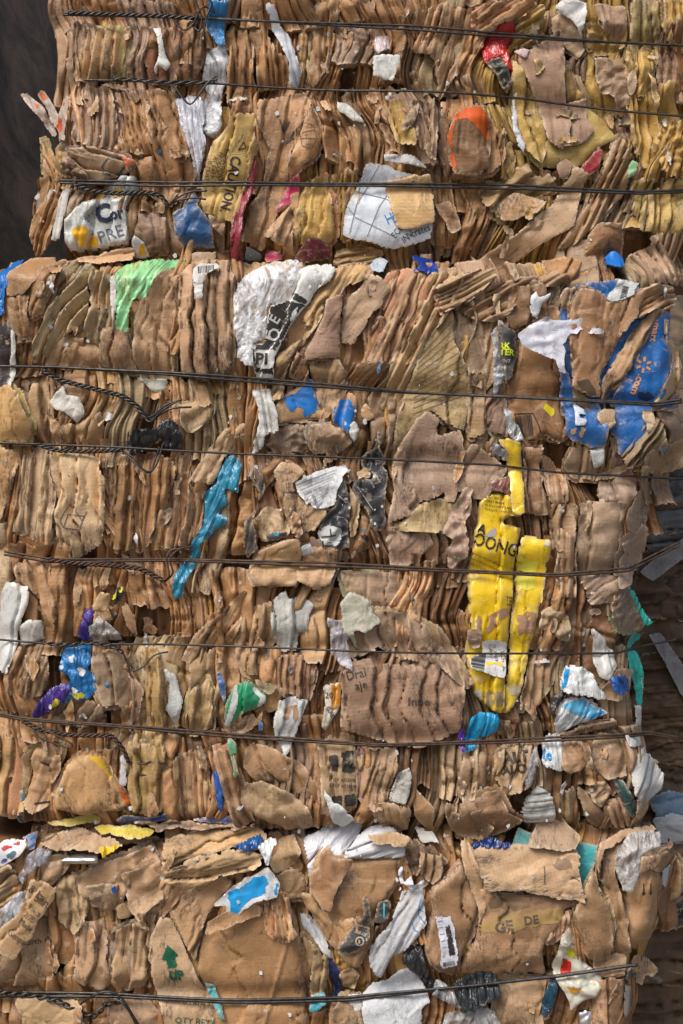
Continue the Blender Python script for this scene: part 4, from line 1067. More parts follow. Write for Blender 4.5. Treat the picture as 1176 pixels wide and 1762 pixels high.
# left column of the middle bale
CP('smooth orange brown box side at the far left edge', 'C', '-30,480 30,475 65,505 78,560 105,600 82,668 0,672 -30,672', (.50, .29, .12), bow=8, cr=2, pl=(0, 60, 8), h=8, lm='the smooth orange box side')
CP('orange brown box side continuing below the fifth wire', 'C', '-30,684 70,700 52,790 20,880 5,935 -30,930', (.50, .29, .12), bow=8, cr=3, pl=(4, 70, 8), h=6)
CP('light folds stamped with faint grey letters below the fourth wire', 'C', '110,470 160,460 180,540 190,640 150,670 110,640 80,580', K2, pl=(-8, 26, 12))
txt(KEEP[-1][3], 'C', 'ULE', 138, 575, 24, 8, col=(.13, .10, .08))
PC('torn_paper', 'white torn facing paper blot left of the twisted wire', 'C', '160,522 195,505 215,470 225,510 268,512 280,570 256,600 240,572 192,560', (.60, .57, .50), 'paper', tear=3, h=12, lm='the white torn blot')
CP('broad light brown folds with a flat front below the white blot', 'C', '170,600 250,605 340,560 350,640 330,680 180,665', K2, pl=(6, 34, 10), cr=6, h=7)
PC('paper_scrap', 'cream card corner peeking out under the fourth wire', 'C', '463,450 566,455 560,492 525,502', (.56, .54, .46), 'paper', h=10, pinch=0, lm='the cream corner')
CP('brown layers with torn rims left of the white bag tail', 'C', '610,540 690,520 720,560 700,600 650,640 612,600', (.44, .28, .15), cr=9, h=9, tear=4)
CP('light torn brown sheet pointing up left of the bag tail', 'C', '700,690 760,620 830,600 836,640 760,720 720,810 640,800', (.48, .31, .18), pl=(28, 38, 8), cr=5, h=10)
o = PC('black_tape', 'crumpled shiny black tape lump tangled in the twisted wires', 'C', '430,626 530,618 545,590 575,585 600,612 622,660 605,695 560,692 540,655 500,690 455,702 420,690', (.018, .018, .02), 'bag', cr=11, crs=12, h=20, lm='the black tape lump')
CP('olive brown blanket folds at the lower left of the fifth wire', 'C', '75,705 110,690 152,690 172,760 192,860 180,990 150,1020 110,990 30,960 60,860', (.42, .31, .18), pl=(6, 22, 20), cr=4, h=6, lm='the lower olive folds')
o = CP('pale wide folds stamped with a box outline', 'C', '165,712 240,700 330,720 356,800 352,941 340,1010 300,1040 230,1075 190,1000 190,860', (.50, .34, .20), pl=(-6, 40, 18), cr=4, h=8, lm='the stamped pale folds')
lns(o, 'stamped_outline', 'Z', ['112,882 122,868 134,883 142,896 150,880', '118,885 146,888 138,912 112,908 118,885', '112,882 106,896 112,908'], 1.6, (.14, .11, .08))
CP('narrow straight brown layers right of the stamped pale folds', 'C', '352,720 470,700 560,720 600,760 560,880 500,1000 420,1040 350,1010 372,880', K1, pl=(5, 16, 19), cr=5, h=5)
CP('brown layers ending in a torn hem left of the teal film', 'C', '600,700 640,720 640,830 690,840 680,960 620,1020 560,1030 500,990 560,850', (.44, .27, .15), pl=(8, 20, 17), cr=5, h=6)
PC('teal_film', 'long crumpled teal plastic film crossing the sixth wire', 'Z', '388,792 402,782 418,796 408,838 415,848 388,838 393,866 376,880 389,892 384,906 345,936 341,952 334,976 318,1001 315,1026 300,1032 296,1011 301,986 325,958 331,930 350,902 353,846 370,834', TEAL, 'bag', cr=9, crs=14, pl=(22, 16, 6), h=16, lm='the teal film')
PC('dark_sleeve', 'dark grey folded sleeve with faint letters right of the teal film', 'Q', '85,310 160,235 205,300 225,400 190,470 150,540 80,620 70,760 95,870 170,800 135,590 180,520 175,430 140,350', (.06, .052, .048), 'print', pl=(10, 16, 7), cr=6, h=12, lm='the dark sleeve')
CP('brown fold curving over the dark sleeve', 'Q', '90,290 220,210 330,190 290,290 215,380 165,240', K1, pl=(40, 24, 9), h=12)
o = CF('round brown torn flap left of the white invoice', 'Q', '280,280 330,210 400,210 500,290 410,350 430,420 370,430 310,400', (.42, .26, .14), h=12, cr=4, roll=4)
CP('brown cracked panel below the white invoice', 'Q', '345,430 420,420 500,500 635,530 610,640 560,680 430,710 380,650 350,540', (.42, .27, .15), h=14, cr=5, ridge=[(510, 850, 512, 925, -8, 5)], tear=3, flute=.8, lm='the cracked panel')
CP('crumbly dirty brown paper with small debris', 'Q', '140,590 240,510 345,540 390,660 380,720 200,760 160,700', (.36, .25, .15), cr=10, crs=12, tear=4, h=8)
PC('film_scrap', 'small dark scrap with bright cyan marks', 'Q', '210,710 290,684 385,688 370,715 310,745 240,752', (.04, .045, .06), 'print', h=14, cr=7)
pat(KEEP[-1][3], 'cyan_mark', 'Q', '255,695 300,685 328,700 318,720 290,708', (.02, .38, .52))
o = PC('invoice_sheet', 'torn white invoice sheet with printed rows, tilted', 'Q', '408,355 560,285 745,220 784,265 740,350 700,420 690,505 650,520 600,530 545,528 520,480 500,508 478,470 430,400', (.66, .66, .66), 'paper', cr=5, flap=True, roll=0, h=22, lm='the white invoice', cat='invoice')
for i in range(9):
    x0, y0 = 430 + i * 13, 372 + i * 17
    lns(o, 'printed_row', 'Q', ['%d,%d %d,%d' % (x0, y0, 700 - i * 8, y0 - 105 + i * 5)], .7, (.22, .22, .24))
for i, s_ in enumerate(('DESCRIPTION OF ARTICLES', 'QTY  CLASS  WEIGHT', 'SHIPPER  NO 2817')): txt(o, 'Q', s_, 440 + i * 22, 378 + i * 30, 12, -22, col=(.1, .1, .12))
txt(o, 'Q', '00000000', 535, 440, 20, 68, col=(.06, .08, .12)); txt(o, 'Q', 'AS', 490, 478, 16, -22, col=INK)
CF('small torn brown flap between the invoice and the black bag', 'Q', '850,290 880,240 940,290 935,325 905,335 845,325', K2, h=12, tear=4)
o = PC('black_carton', 'torn glossy black carton panel with thin white print', 'Q', '865,200 960,110 1010,90 1000,10 985,0 975,60 990,90 1020,200 1050,320 1030,480 1030,640 985,685 940,670 930,600 910,550 860,500 810,400 820,330 935,325 940,290 880,240', (.02, .021, .026), 'gloss', pl=(6, 40, 10), cr=6, crs=16, h=18, tear=2.5, lm='the black torn carton', cat='carton')
txt(o, 'Q', '2', 965, 215, 34, 80, col=(.5, .5, .5)); txt(o, 'Q', 'ADHOME', 915, 325, 13, 62, col=(.5, .5, .5))
lns(o, 'white_line', 'Q', ['840,375 950,540', '955,285 998,352', '1010,225 1030,260'], .9, (.5, .5, .5))
o = PC('black_carton', 'second black torn panel with a white square logo below the invoice', 'Q', '775,320 790,520 780,640 792,790 750,800 720,820 600,780 575,700 640,540 690,520 700,420 745,350', (.022, .023, .028), 'gloss', cr=10, crs=14, h=14, tear=3, lm='the second black panel', cat='carton')
pat(o, 'white_print', 'Q', '590,660 650,640 735,665 740,720 712,780 620,778 580,720', (.50, .50, .48)); lns(o, 'black_bar', 'Q', ['600,722 700,712', '660,665 668,720', '610,745 612,780'], 2.2, INK, lift=.0022)
lns(o, 'white_line', 'Q', ['712,585 750,590 780,620', '705,430 770,490'], 1.0, (.5, .5, .5))
CP('tall brown fold between the two black panels', 'Q', '790,370 830,440 865,520 850,650 800,740 790,640 795,520', K2, pl=(6, 20, 10), h=10)
CP('brown layer with dark chips below the black torn carton', 'Q', '870,560 925,600 960,690 930,800 740,890 800,800 850,680', K1, pl=(16, 50, 8), h=10)
pat(KEEP[-1][3], 'black_chip', 'Q', '862,708 890,700 922,722 915,755 880,735', BK); pat(KEEP[-1][3], 'blue_chip', 'Q', '875,660 900,655 895,680 875,680', TEAL)
PC('paper_scrap', 'small white barcode scrap below the cracked panel', 'Q', '452,790 520,765 556,830 478,855', (.58, .58, .56), 'paper', h=14)
CF('orange brown box corner curved above the sixth wire', 'E', '860,215 790,275 830,240 870,180 940,145 1010,128 1018,180 1040,215 1000,225', (.46, .27, .135), h=8, cr=4, roll=4)
# ===== middle bale, upper right
CF('flat greyish flap slanting beside the rolled sheet', 'D', '25,215 60,160 130,100 165,118 190,150 150,210 100,280 62,340 22,330', (.38, .25, .16), h=12, cr=2, pl=(35, 60, 5), roll=2, flute=.7, lm='the greyish slanted flap')
CP('smooth stack of brown folds bending left below the ledge', 'D', '150,150 195,100 270,85 335,92 310,200 240,320 195,395 110,400 120,290 165,230', (.40, .25, .14), pl=(24, 30, 20), cr=4, h=4)
CP('long curved pale folds sweeping down to the fourth wire', 'D', '330,92 430,88 440,150 380,240 310,330 250,470 225,560 150,550 190,400 240,320 300,200', (.42, .27, .145), pl=(25, 21, 20), cr=4, h=6, lm='the long sweeping folds')
o = CP('large striped kraft panel in the middle bale', 'D', '400,225 402,330 440,402 455,470 450,520 440,630 370,600 330,560 260,620 195,700 205,600 250,470 305,335 370,240', (.37, .25, .115), pl=(12, 80, 9), cr=4, h=8, flute=1, lm='the striped kraft panel')
lns(o, 'dark_stripe', 'D', ['%d,%d %d,%d' % (262 + 0 * i + i * 2, 560 - i * 19 + 14, 445 - max(0, 6 - i) * 2 - max(0, i - 5) * 8, 600 - i * 26 - 90) for i in range(13)], 1.1, (.17, .12, .07))
CP('dark corrugated end right of the striped kraft panel', 'D', '410,250 460,262 500,280 516,335 512,430 452,432 398,355', (.28, .18, .11), pl=(-20, 9, 4), cr=4, h=2, flute=1)
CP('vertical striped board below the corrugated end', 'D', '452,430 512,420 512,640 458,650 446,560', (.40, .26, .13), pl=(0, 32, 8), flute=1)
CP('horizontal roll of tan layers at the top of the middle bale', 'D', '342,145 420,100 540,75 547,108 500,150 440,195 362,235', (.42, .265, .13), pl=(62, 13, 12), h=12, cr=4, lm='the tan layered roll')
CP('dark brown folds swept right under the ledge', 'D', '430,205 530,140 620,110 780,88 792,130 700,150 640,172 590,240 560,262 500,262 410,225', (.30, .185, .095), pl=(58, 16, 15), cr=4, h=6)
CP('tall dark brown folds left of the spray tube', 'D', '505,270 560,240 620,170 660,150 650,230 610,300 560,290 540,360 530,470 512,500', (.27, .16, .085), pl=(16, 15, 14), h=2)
CP('brown crushed box end beside the small white tissue', 'D', '590,150 700,130 745,150 720,250 650,270 600,290 575,240', K3, pl=(4, 36, 10), cr=8, h=6)
CP('brown box face leaning behind the lilac tissue', 'D', '640,270 680,215 755,215 760,330 700,330', (.36, .2, .1), h=4)
PC('tissue', 'small torn white tissue near the top right of the middle bale', 'D', '657,176 672,163 688,172 728,166 722,188 704,196 690,220 682,248 662,236', WB, 'paper', cr=7, crs=9, tear=3, h=16, lm='the small white tissue')
o = PC('spray_tube', 'black tube printed with yellow letters', 'D', '552,258 600,290 618,310 612,380 600,440 578,472 562,370', (.022, .024, .028), 'gloss', bow=14, cr=4, h=12, lm='the black tube', cat='tube')
txt(o, 'D', 'RK', 553, 352, 20, 4, col=(.55, .65, .02), bold=.03); txt(o, 'D', 'TER', 555, 374, 20, 4, col=(.55, .65, .02), bold=.03); txt(o, 'D', 'ENT', 560, 400, 12, 4, col=(.5, .5, .5))
PC('plastic_film', 'clear plastic film strip along the black tube', 'D', '532,300 552,275 560,370 574,450 552,500 536,520 538,400', (.45, .47, .5), 'film', cr=7, crs=9, h=16)
CP('pinkish folded card below the black tube', 'D', '490,560 520,490 570,450 585,520 575,600 590,660 540,640', (.33, .20, .135), pl=(16, 34, 9), h=6)
PC('plastic_film', 'clear film trailing below the fourth wire to the yellow carton', 'D', '572,545 592,560 612,600 640,660 618,672 590,650 575,610', (.5, .5, .5), 'film', cr=7, crs=9, h=12)
o = panel('cardboard_box', 'orange brown box face with a printed barcode block', T('D', '625,332 690,345 750,372 765,430 770,560 800,640 760,665 712,645 660,675 600,600 578,520 582,470 612,410'), (.36, .185, .08), pl=(-6, 70, 8), cr=5, crs=34, h=16, rd=18, roll=14, lm='the barcode box face', flute=.2)
lns(o, 'barcode_frame', 'K', ['88,905 212,898 280,1065 168,1075 88,905'], 1.8, INK)
barcode(o, *T('K', '95,918')[0], -5, 30, 36, 11, col=INK)
pat(o, 'yellow_sticker', 'K', '285,840 300,832 352,870 348,900 330,925 280,870', (.60, .50, .02), rnd=False, tear=.6)
o = panel('shop_box', 'big blue box with torn brown inside face', T('D', '755,215 795,205 790,150 822,136 930,120 1020,126 1048,180 1060,230 1052,320 1000,400 962,500 918,535 915,690 850,680 790,640 765,500 765,380'), (.012, .115, .36), mat='print', pl=(0, 70, 8), cr=5, h=12, lm='the blue shop box', cat='box')
o2 = CP('broad brown inner face covering most of the blue box', 'K', '440,230 510,90 600,120 700,190 790,160 870,120 940,100 870,300 760,430 700,560 650,640 640,800 570,790 470,730 460,600 440,400', (.345, .185, .09), pl=(8, 60, 14), cr=7, crs=40, h=12, flute=.2, lm='the broad brown inner face')
pat(o2, 'ink_smear', 'K', '500,700 560,680 600,720 620,770 560,770', (.10, .065, .04), tear=3)
CP('brown torn upper sheet right of the barcode label', 'K', '870,110 1000,70 1140,70 1160,130 1120,220 1000,230 900,290 830,300', (.36, .21, .11), pl=(64, 22, 12), cr=6, h=12)
CP('narrow ribbed brown end above the blue box edge', 'K', '395,170 430,80 495,70 480,130 430,230 385,225', (.24, .14, .08), pl=(10, 18, 5), flute=1, h=14)
CP('long bent brown flap beside the blue shop lettering', 'K', '990,240 1060,230 1000,330 900,520 830,640 770,720 690,820 650,800 660,680 750,520 850,370', (.40, .235, .125), pl=(30, 34, 14), cr=5, h=8, flute=.2, lm='the long bent flap')
o = PC('barcode_label', 'white label with a barcode on the top of the blue box', 'K', '695,170 730,100 760,40 870,60 895,58 862,110 860,140 745,185', (.62, .63, .62), 'paper', cr=4, h=14, flap=True, roll=0, lm='the white barcode label', cat='label')
barcode(o, *T('K', '790,85')[0], 105, 24, -10, 9, col=INK)
o = PC('shop_bag', 'bright blue panel with orange lettering and a starburst at the right edge', 'K', '1040,262 1075,225 1125,265 1112,300 1100,330 1110,500 1110,600 1070,740 1010,850 950,1000 930,1060 850,1160 760,1170 750,1080 692,1000 745,870 705,830 775,700 835,560 930,400 985,300', (.012, .13, .42), 'print', pl=(22, 110, 8), cr=4, crs=40, h=8, bow=8, lm='the blue lettered panel', wav=.15, cat='box panel')
OR = (.60, .27, .10)
txt(o, 'K', 'mart', 985, 318, 42, 101, col=OR, bold=.02, sx=1.05)
for k in range(6):
    a = math.radians(k * 60 + 8); cx_, cy_ = 918, 590
    lns(o, 'starburst_ray', 'K', ['%f,%f %f,%f' % (cx_ + 22 * math.sin(a), cy_ - 22 * math.cos(a), cx_ + 52 * math.sin(a), cy_ - 52 * math.cos(a))], 4.2, OR)
txt(o, 'K', '.com', 884, 645, 46, 112, col=OR, bold=.03, sx=1.05)
pat(o, 'worn_print', 'K', '880,760 960,760 1000,800 940,820 880,790', (.01, .03, .10), tear=3)
o = CP('tan curled box rim with blue bands at the right edge', 'K', '1080,300 1118,300 1110,400 1176,460 1215,560 1180,760 1100,840 1000,830 1050,760 1100,640 1150,540 1090,440', (.48, .33, .19), pl=(0, 50, 13), cr=5, h=18, lm='the tan curled rim')
pat(o, 'blue_band', 'K', '1060,310 1090,320 1085,420 1062,440', (.015, .2, .42)); pat(o, 'blue_band', 'K', '1090,545 1135,535 1100,640 1040,690', (.015, .2, .42)); pat(o, 'blue_band', 'K', '1010,760 1060,740 1040,810 1005,815', (.015, .2, .42))
o = PC('folded_box', 'blue and brown folded rim curling under the fourth wire', 'K', '960,830 1090,835 1176,760 1215,740 1215,860 1100,880 1000,880', (.22, .15, .12), 'print', pl=(70, 13, 8), h=20)
pat(o, 'blue_band', 'K', '985,842 1090,845 1160,790 1165,820 1090,862 1000,860', (.01, .1, .35))
o = CP('tan peeled patch at the side of the blue lettered panel', 'K', '930,870 985,880 1000,950 980,1010 930,1020 920,940', (.48, .35, .22), h=12, cr=5)
o = PC('blue_box_side', 'lower left blue box panel with tan scuffs below the fourth wire', 'K', '395,620 440,640 465,720 560,780 640,820 655,880 690,980 680,1110 590,1115 470,1070 430,1040 405,900', (.012, .12, .37), 'print', pl=(-4, 60, 10), cr=5, h=12, lm='the lower blue panel', cat='box panel')
pat(o, 'tan_scuff', 'K', '510,990 550,990 540,1030 525,1058 512,1030', (.44, .30, .17)); pat(o, 'tan_scuff', 'K', '455,1000 490,995 485,1030 460,1035', (.44, .30, .17))
CP('brown torn shape bridging the lower blue panel', 'K', '470,730 570,790 640,880 635,960 590,980 500,880', (.36, .2, .1), h=10, cr=6)
CP('round brown torn flap over the fourth wire', 'K', '620,905 680,865 742,870 735,960 690,1000 640,960', (.36, .22, .13), h=12, cr=5, flap=True)
o = PC('barcode_label', 'narrow white barcode label on the lower blue panel', 'K', '460,800 490,800 500,840 545,870 555,905 510,895 515,925 558,935 555,975 488,975 485,880', (.55, .60, .66), 'paper', h=14, cat='label')
PC('lilac_tissue', 'crumpled lilac white tissue spread over the blue box', 'K', '125,430 140,370 200,330 310,275 335,300 440,300 590,292 560,330 672,370 665,385 590,395 540,365 480,385 420,400 415,540 452,640 400,615 370,560 280,520 180,480', (.58, .58, .66), 'paper', cr=11, crs=11, tear=4, h=28, flap=True, roll=0, pinch=1, lm='the lilac tissue', cat='tissue')
CP('pale brown torn layers below the lower blue panel', 'D', '800,690 900,680 905,760 880,800 810,790 770,740', (.40, .27, .16), pl=(4, 30, 10), cr=7, h=8, tear=4)
CP('pinkish torn strip hanging right of the lower blue panel', 'D', '925,640 970,650 950,700 1000,760 1030,840 1000,900 960,941 900,900 905,800 930,720', (.36, .24, .175), cr=10, crs=18, h=14, tear=5)
PC('paper_scrap', 'white torn paper between the torn brown layers under the fifth wire', 'D', '862,695 910,682 908,740 880,756', (.55, .56, .55), 'paper', h=12)
CP('olive brown pleated end right of the blue lettered panel', 'D', '960,700 1070,570 1115,600 1118,680 1060,740 990,760', (.30, .21, .12), pl=(35, 20, 14), cr=6, h=6)
CF('torn brown fringe at the right edge under the fifth wire', 'D', '1085,700 1176,660 1215,640 1215,740 1120,780 1010,760', (.33, .22, .13), h=10, tear=6, cr=7)
PC('blue_ribbon', 'torn blue ribbon scrap near the right edge', 'D', '1090,680 1140,690 1130,705 1120,725 1112,700', (.02, .25, .45), 'print', h=16, tear=3)
CF('torn pinkish sheet hanging at the right edge below the fifth wire', 'D', '1050,815 1105,805 1085,870 1080,930 1050,990 1000,960 990,900', (.36, .25, .18), h=8, tear=5, cr=7, bale='mid')
CF('large pinkish torn sheet covering the centre of the middle bale', 'D', '195,722 240,640 312,560 355,595 348,632 428,625 442,702 470,668 520,705 590,755 560,800 510,850 468,872 455,840 415,832 405,870 380,872 368,838 330,860 282,872 296,905 240,920 180,941 200,810', (.345, .235, .165), pl=(4, 90, 10), cr=4, crs=36, h=14, roll=4, tear=3.4, flute=.8, lm='the large pinkish sheet')
CP('yellow brown layer showing below the large pinkish sheet', 'D', '290,875 430,840 450,880 420,941 330,980 180,960 240,925', (.37, .26, .12), pl=(3, 50, 8), h=6)
CF('crumpled pink brown flap pointing up beside the yellow carton', 'D', '430,835 465,830 460,900 440,941 458,1000 440,1060 400,1090 385,1060 400,1000 360,960 400,900', (.39, .27, .20), h=14, tear=4, cr=9, crs=16)
# ===== yellow carton
PC('red_carton_end', 'dark red carton end above the yellow box', 'I', '232,330 300,280 345,265 345,395 300,380 235,370', (.14, .02, .01), 'gloss', h=6)
o = panel('yellow_carton', 'tall yellow carton with black lettering and worn brown patches', T('I', '160,430 215,385 300,380 345,400 430,520 340,530 300,560 412,590 405,660 375,850 365,1000 345,1180 335,1400 320,1500 320,1680 290,1725 210,1690 120,1600 100,1500 80,1340 110,1150 90,900 120,700 150,560'), YE, mat='gloss', pl=(3, 46, 20), cr=5, crs=30, h=16, rd=14, lm='the yellow carton', seed=12, cat='carton', wav=.15)
oR = PC('yellow_carton', 'right side of the yellow carton', 'I', '420,640 480,640 600,670 580,790 545,960 500,1230 450,1420 410,1590 340,1710 300,1715 322,1500 345,1380 350,1180 372,980 390,760', YE, 'gloss', pl=(6, 60, 16), cr=5, crs=26, h=12, lm=None, cat='carton', seed=31)
oT = PC('yellow_carton', 'bright yellow bent strip at the top of the yellow carton', 'I', '275,55 330,45 400,75 415,110 425,400 432,500 400,515 360,500 345,400 335,160 300,100', YE, 'gloss', cr=4, h=16, bow=6, cat='carton')
txt(o, 'I', 'OONG', 112, 690, 78, 17, col=(.03, .025, .03), bold=.015, sx=.78)
txt(o, 'I', 'A', 140, 615, 55, 20, col=(.03, .025, .03), bold=.03)
for i, (s_, x, y) in enumerate((('10½-INCH', 200, 412), ('CAST IRON', 196, 436), ('PLANCHA PLANA', 192, 460), ('PLAQUE CHAUFF', 190, 484))): txt(o, 'I', s_, x, y, 15, 8, col=(.05, .04, .03), bold=.02 if i == 1 else 0)
for i in range(3): txt(o, 'I', 'wear of our new everyday baking', 105, 745 + i * 34, 13, 24, col=(.12, .09, .03), sx=.85)
for i, s_ in enumerate(('8 INCH', '1 QUART', 'COUPE')): txt(o, 'I', s_, 318, 1015 + i * 22, 13, 12, col=INK, bold=.03)
for i in range(3): txt(o, 'I', 'CAST', 350, 845 + i * 60, 10, 10, col=INK)
pat(o, 'worn_patch', 'I', '210,1150 250,1095 320,1080 335,1120 270,1190 225,1220 205,1195', (.34, .20, .12), tear=4)
pat(o, 'worn_patch', 'I', '110,1200 150,1120 170,1130 165,1210', (.36, .24, .16), tear=4)
pat(o, 'worn_patch', 'I', '180,630 250,605 262,640 230,660', (.42, .38, .36), tear=3)
pat(o, 'worn_patch', 'I', '190,1590 300,1580 300,1670 200,1680', (.34, .25, .14), tear=6); pat(o, 'worn_patch', 'I', '128,1580 168,1570 170,1670 130,1650', (.48, .44, .38), tear=5)
pat(oR, 'worn_patch', 'I', '395,1110 440,1090 500,1100 515,1150 490,1240 390,1230', (.34, .20, .12), tear=5); pat(oR, 'worn_patch', 'I', '535,680 590,670 590,700 545,705', (.45, .42, .42), tear=3)
pat(oR, 'pale_yellow_block', 'I', '385,765 520,800 490,960 440,975 372,900', (.66, .60, .06), rnd=False, tear=.4)
txt(oR, 'I', 'ZAS', 378, 808, 16, 12, col=(.2, .17, .03)); lns(oR, 'black_rule', 'I', ['368,848 430,860'], 1.2, INK)
pat(oR, 'worn_patch', 'I', '335,1560 410,1510 420,1600 340,1610', (.42, .38, .25), tear=6)
o = PC('shipping_label', 'white barcode label on the lower yellow carton', 'I', '180,1285 250,1275 333,1290 330,1350 318,1500 240,1490 110,1440 105,1390 180,1350', (.58, .57, .55), 'paper', cr=3, h=4, roll=0, skirt=1.5, lm='the carton barcode label', cat='label', pctl=96)
barcode(o, *T('I', '118,1345')[0], 100, 30, -24, 18, col=INK)
txt(o, 'I', '10  17459', 240, 1300, 20, 82, col=INK, sx=.9); txt(o, 'I', 'CVRM', 215, 1300, 18, 82, col=INK); txt(o, 'I', 'VCH  2L', 288, 1340, 26, 84, col=INK, sx=.9)
pat(o, 'yellow_tear', 'I', '180,1388 240,1405 285,1410 280,1430 210,1415', YE, tear=3)
CF('torn pink brown scrap over the left edge of the yellow carton', 'I', '85,1210 150,1200 180,1230 165,1320 130,1330 80,1290', (.38, .26, .19), h=14, cr=7, crs=14)
CP('brown box strip with a yellow hem right of the yellow carton', 'I', '428,110 540,100 530,200 570,420 582,515 470,512 432,500', (.29, .16, .09), pl=(-4, 26, 11), h=12, lm='the yellow hemmed strip')
pat(KEEP[-1][3], 'yellow_hem', 'I', '470,505 582,508 575,530 500,545 470,525', YE)
PC('silver_wrapper', 'small crumpled silver and red wrapper above the yellow carton', 'I', '225,120 250,75 335,115 320,180 290,165', (.38, .38, .42), 'bag', cr=8, crs=8, h=14)
CP('light torn folds right of the yellow hemmed strip', 'I', '545,170 600,190 680,270 700,330 690,450 600,440 560,300', (.44, .29, .17), pl=(-8, 26, 12), cr=7, h=12, tear=3)
CP('tall tan layers right of the yellow carton', 'I', '600,450 690,440 745,460 740,640 700,880 670,890 650,760 600,700', (.42, .27, .155), pl=(4, 24, 13), cr=5, h=10)
CP('brown striped board between the yellow carton and white bag', 'I', '490,1240 620,1260 690,1330 640,1420 600,1560 540,1650 470,1700 400,1700 420,1560 460,1400', (.42, .265, .15), pl=(9, 28, 13), cr=4, h=6)
CP('matted tan cardboard speckled with yellow right of the carton', 'I', '540,1080 640,1080 720,1150 720,1290 620,1250 520,1200', (.38, .27, .16), cr=12, crs=12, tear=5, h=8)
for x_, y_ in ((560, 1130), (600, 1160), (660, 1155), (590, 1200), (690, 1140)): pat(KEEP[-1][3], 'yellow_fleck', 'I', '%d,%d %d,%d %d,%d' % (x_, y_, x_ + 26, y_ - 8, x_ + 14, y_ + 22), (.6, .48, .04), tear=2)
CP('brown worn box side with blue flecks at the right', 'F', '830,10 900,0 985,10 990,130 1010,210 950,250 880,330 830,270 815,150', (.38, .265, .175), pl=(4, 50, 10), cr=7, h=10, tear=3)
CP('stacked grey brown layers right of the tall tan layers', 'F', '760,100 812,120 820,250 815,330 770,330 745,260', (.36, .24, .14), pl=(2, 18, 12), h=6)
CF('striped pinkish torn sheets at the right under the sixth wire', 'F', '835,275 900,250 990,260 1005,300 980,340 900,350 860,350', (.34, .235, .165), h=10, pl=(50, 20, 7), tear=5)
CP('matted pink brown edge right of the sixth wire', 'F', '985,160 1060,90 1085,100 1070,200 1020,290 960,300', (.36, .25, .18), cr=9, crs=20, h=6, tear=5)
CP('pale brown matted fibres along the right edge', 'F', '960,300 1010,300 1040,370 1070,440 1010,460 960,440 930,370', (.39, .28, .2), cr=11, crs=14, tear=5, h=6)
o = PC('carton_strip', 'white carton strip hanging over the seventh wire at the right', 'F', '868,430 902,458 925,485 950,515 958,560 925,610 895,600 872,540', (.62, .61, .58), 'gloss', pl=(-6, 30, 9), cr=5, h=12, lm='the white carton strip')
for i, (lab, p_) in enumerate((('upper teal ribbon end at the right edge of the middle bale', '995,296 1030,310 1050,340 1100,430 1078,442 1060,400 1040,352'),
              ('middle teal ribbon end at the right edge', '1008,482 1035,450 1060,462 1060,480 1012,512'), ('lowest teal ribbon hanging at the right edge', '1008,522 1045,520 1070,600 1066,716 1042,704 1030,640 1010,590'))):
    PC('teal_ribbon', lab, 'F', p_, (.02, .38, .32), 'bag', h=16, cr=4, crs=14, bale='mid', group='teal ribbon pieces', lm=['the upper teal ribbon', None, 'the lowest teal ribbon'][i])
txt(KEEP[-1][3], 'F', 'SCISSOR', 1035, 600, 14, 83, col=(.5, .6, .55))
# ===== middle bale, lower right
o = PC('plastic_bag', 'white bag with a bright blue hem right of the yellow carton', 'F', '782,562 832,558 868,590 890,640 925,672 900,676 830,662 785,655 760,640 762,605', (.66, .67, .67), 'bag', cr=9, crs=20, bow=8, h=16, lm='the white bag with blue hem')
pat(o, 'blue_hem', 'F', '782,562 795,570 778,640 760,642 762,605', (.01, .26, .60))
o = PC('plastic_bag', 'crumpled blue and white bag below the white bag', 'F', '765,672 850,664 900,700 925,715 860,752 800,768 755,800 740,775 752,715', (.60, .62, .64), 'bag', cr=11, crs=14, h=16, lm='the blue and white bag')
pat(o, 'blue_print', 'F', '770,690 830,672 880,700 860,735 800,720', (.10, .42, .66), tear=3); pat(o, 'blue_print', 'F', '860,735 900,702 925,716 870,752', (.01, .28, .62))
o = PC('plastic_bag', 'white bag with blue letters hanging across the eighth wire', 'F', '702,822 725,790 765,795 772,880 768,915 720,905 695,880', (.64, .65, .65), 'bag', cr=6, crs=20, bow=8, h=14, lm='the white bag with blue letters')
txt(o, 'F', 'le', 700, 870, 30, 8, col=(.01, .25, .55), bold=.03)
CP('brown crumpled paper right of the white bag with blue letters', 'F', '762,820 830,812 860,850 850,900 800,930 770,900', (.33, .19, .10), cr=9, crs=18, h=12)
PC('black_film', 'torn black film left of the blue and white bag', 'F', '735,665 765,650 790,655 752,700 735,740 722,700', BK, 'bag', cr=9, crs=9, h=12)
CP('dark brown slanted roll of card under the blue and white bag', 'F', '752,800 820,770 880,745 950,740 955,770 880,790 800,800', (.20, .12, .07), pl=(75, 16, 9), h=18, cr=6)
CF('brown torn flaps around the blue oval', 'F', '900,640 960,570 1030,585 1015,610 1000,660 960,680 915,670', (.36, .22, .13), h=10, cr=8)
PC('blue_wrapper', 'blue oval wrapper with silver rim at the right', 'F', '928,602 980,590 1006,610 1005,650 965,660 942,645', (.01, .09, .35), 'bag', bow=10, cr=6, crs=14, h=16, lm='the blue oval wrapper')
o = PC('blue_bag', 'shiny light blue plastic bag below the yellow carton', 'F', '440,812 450,760 465,728 492,714 530,722 552,722 560,768 522,798 480,812 484,840 442,852', (.01, .33, .62), 'bag', cr=12, crs=18, bow=12, h=20, lm='the light blue bag')
PC('purple_scrap', 'purple plastic strip left of the light blue bag', 'F', '418,800 434,768 442,800 438,858 420,836', (.08, .02, .28), 'bag', cr=6, h=14)
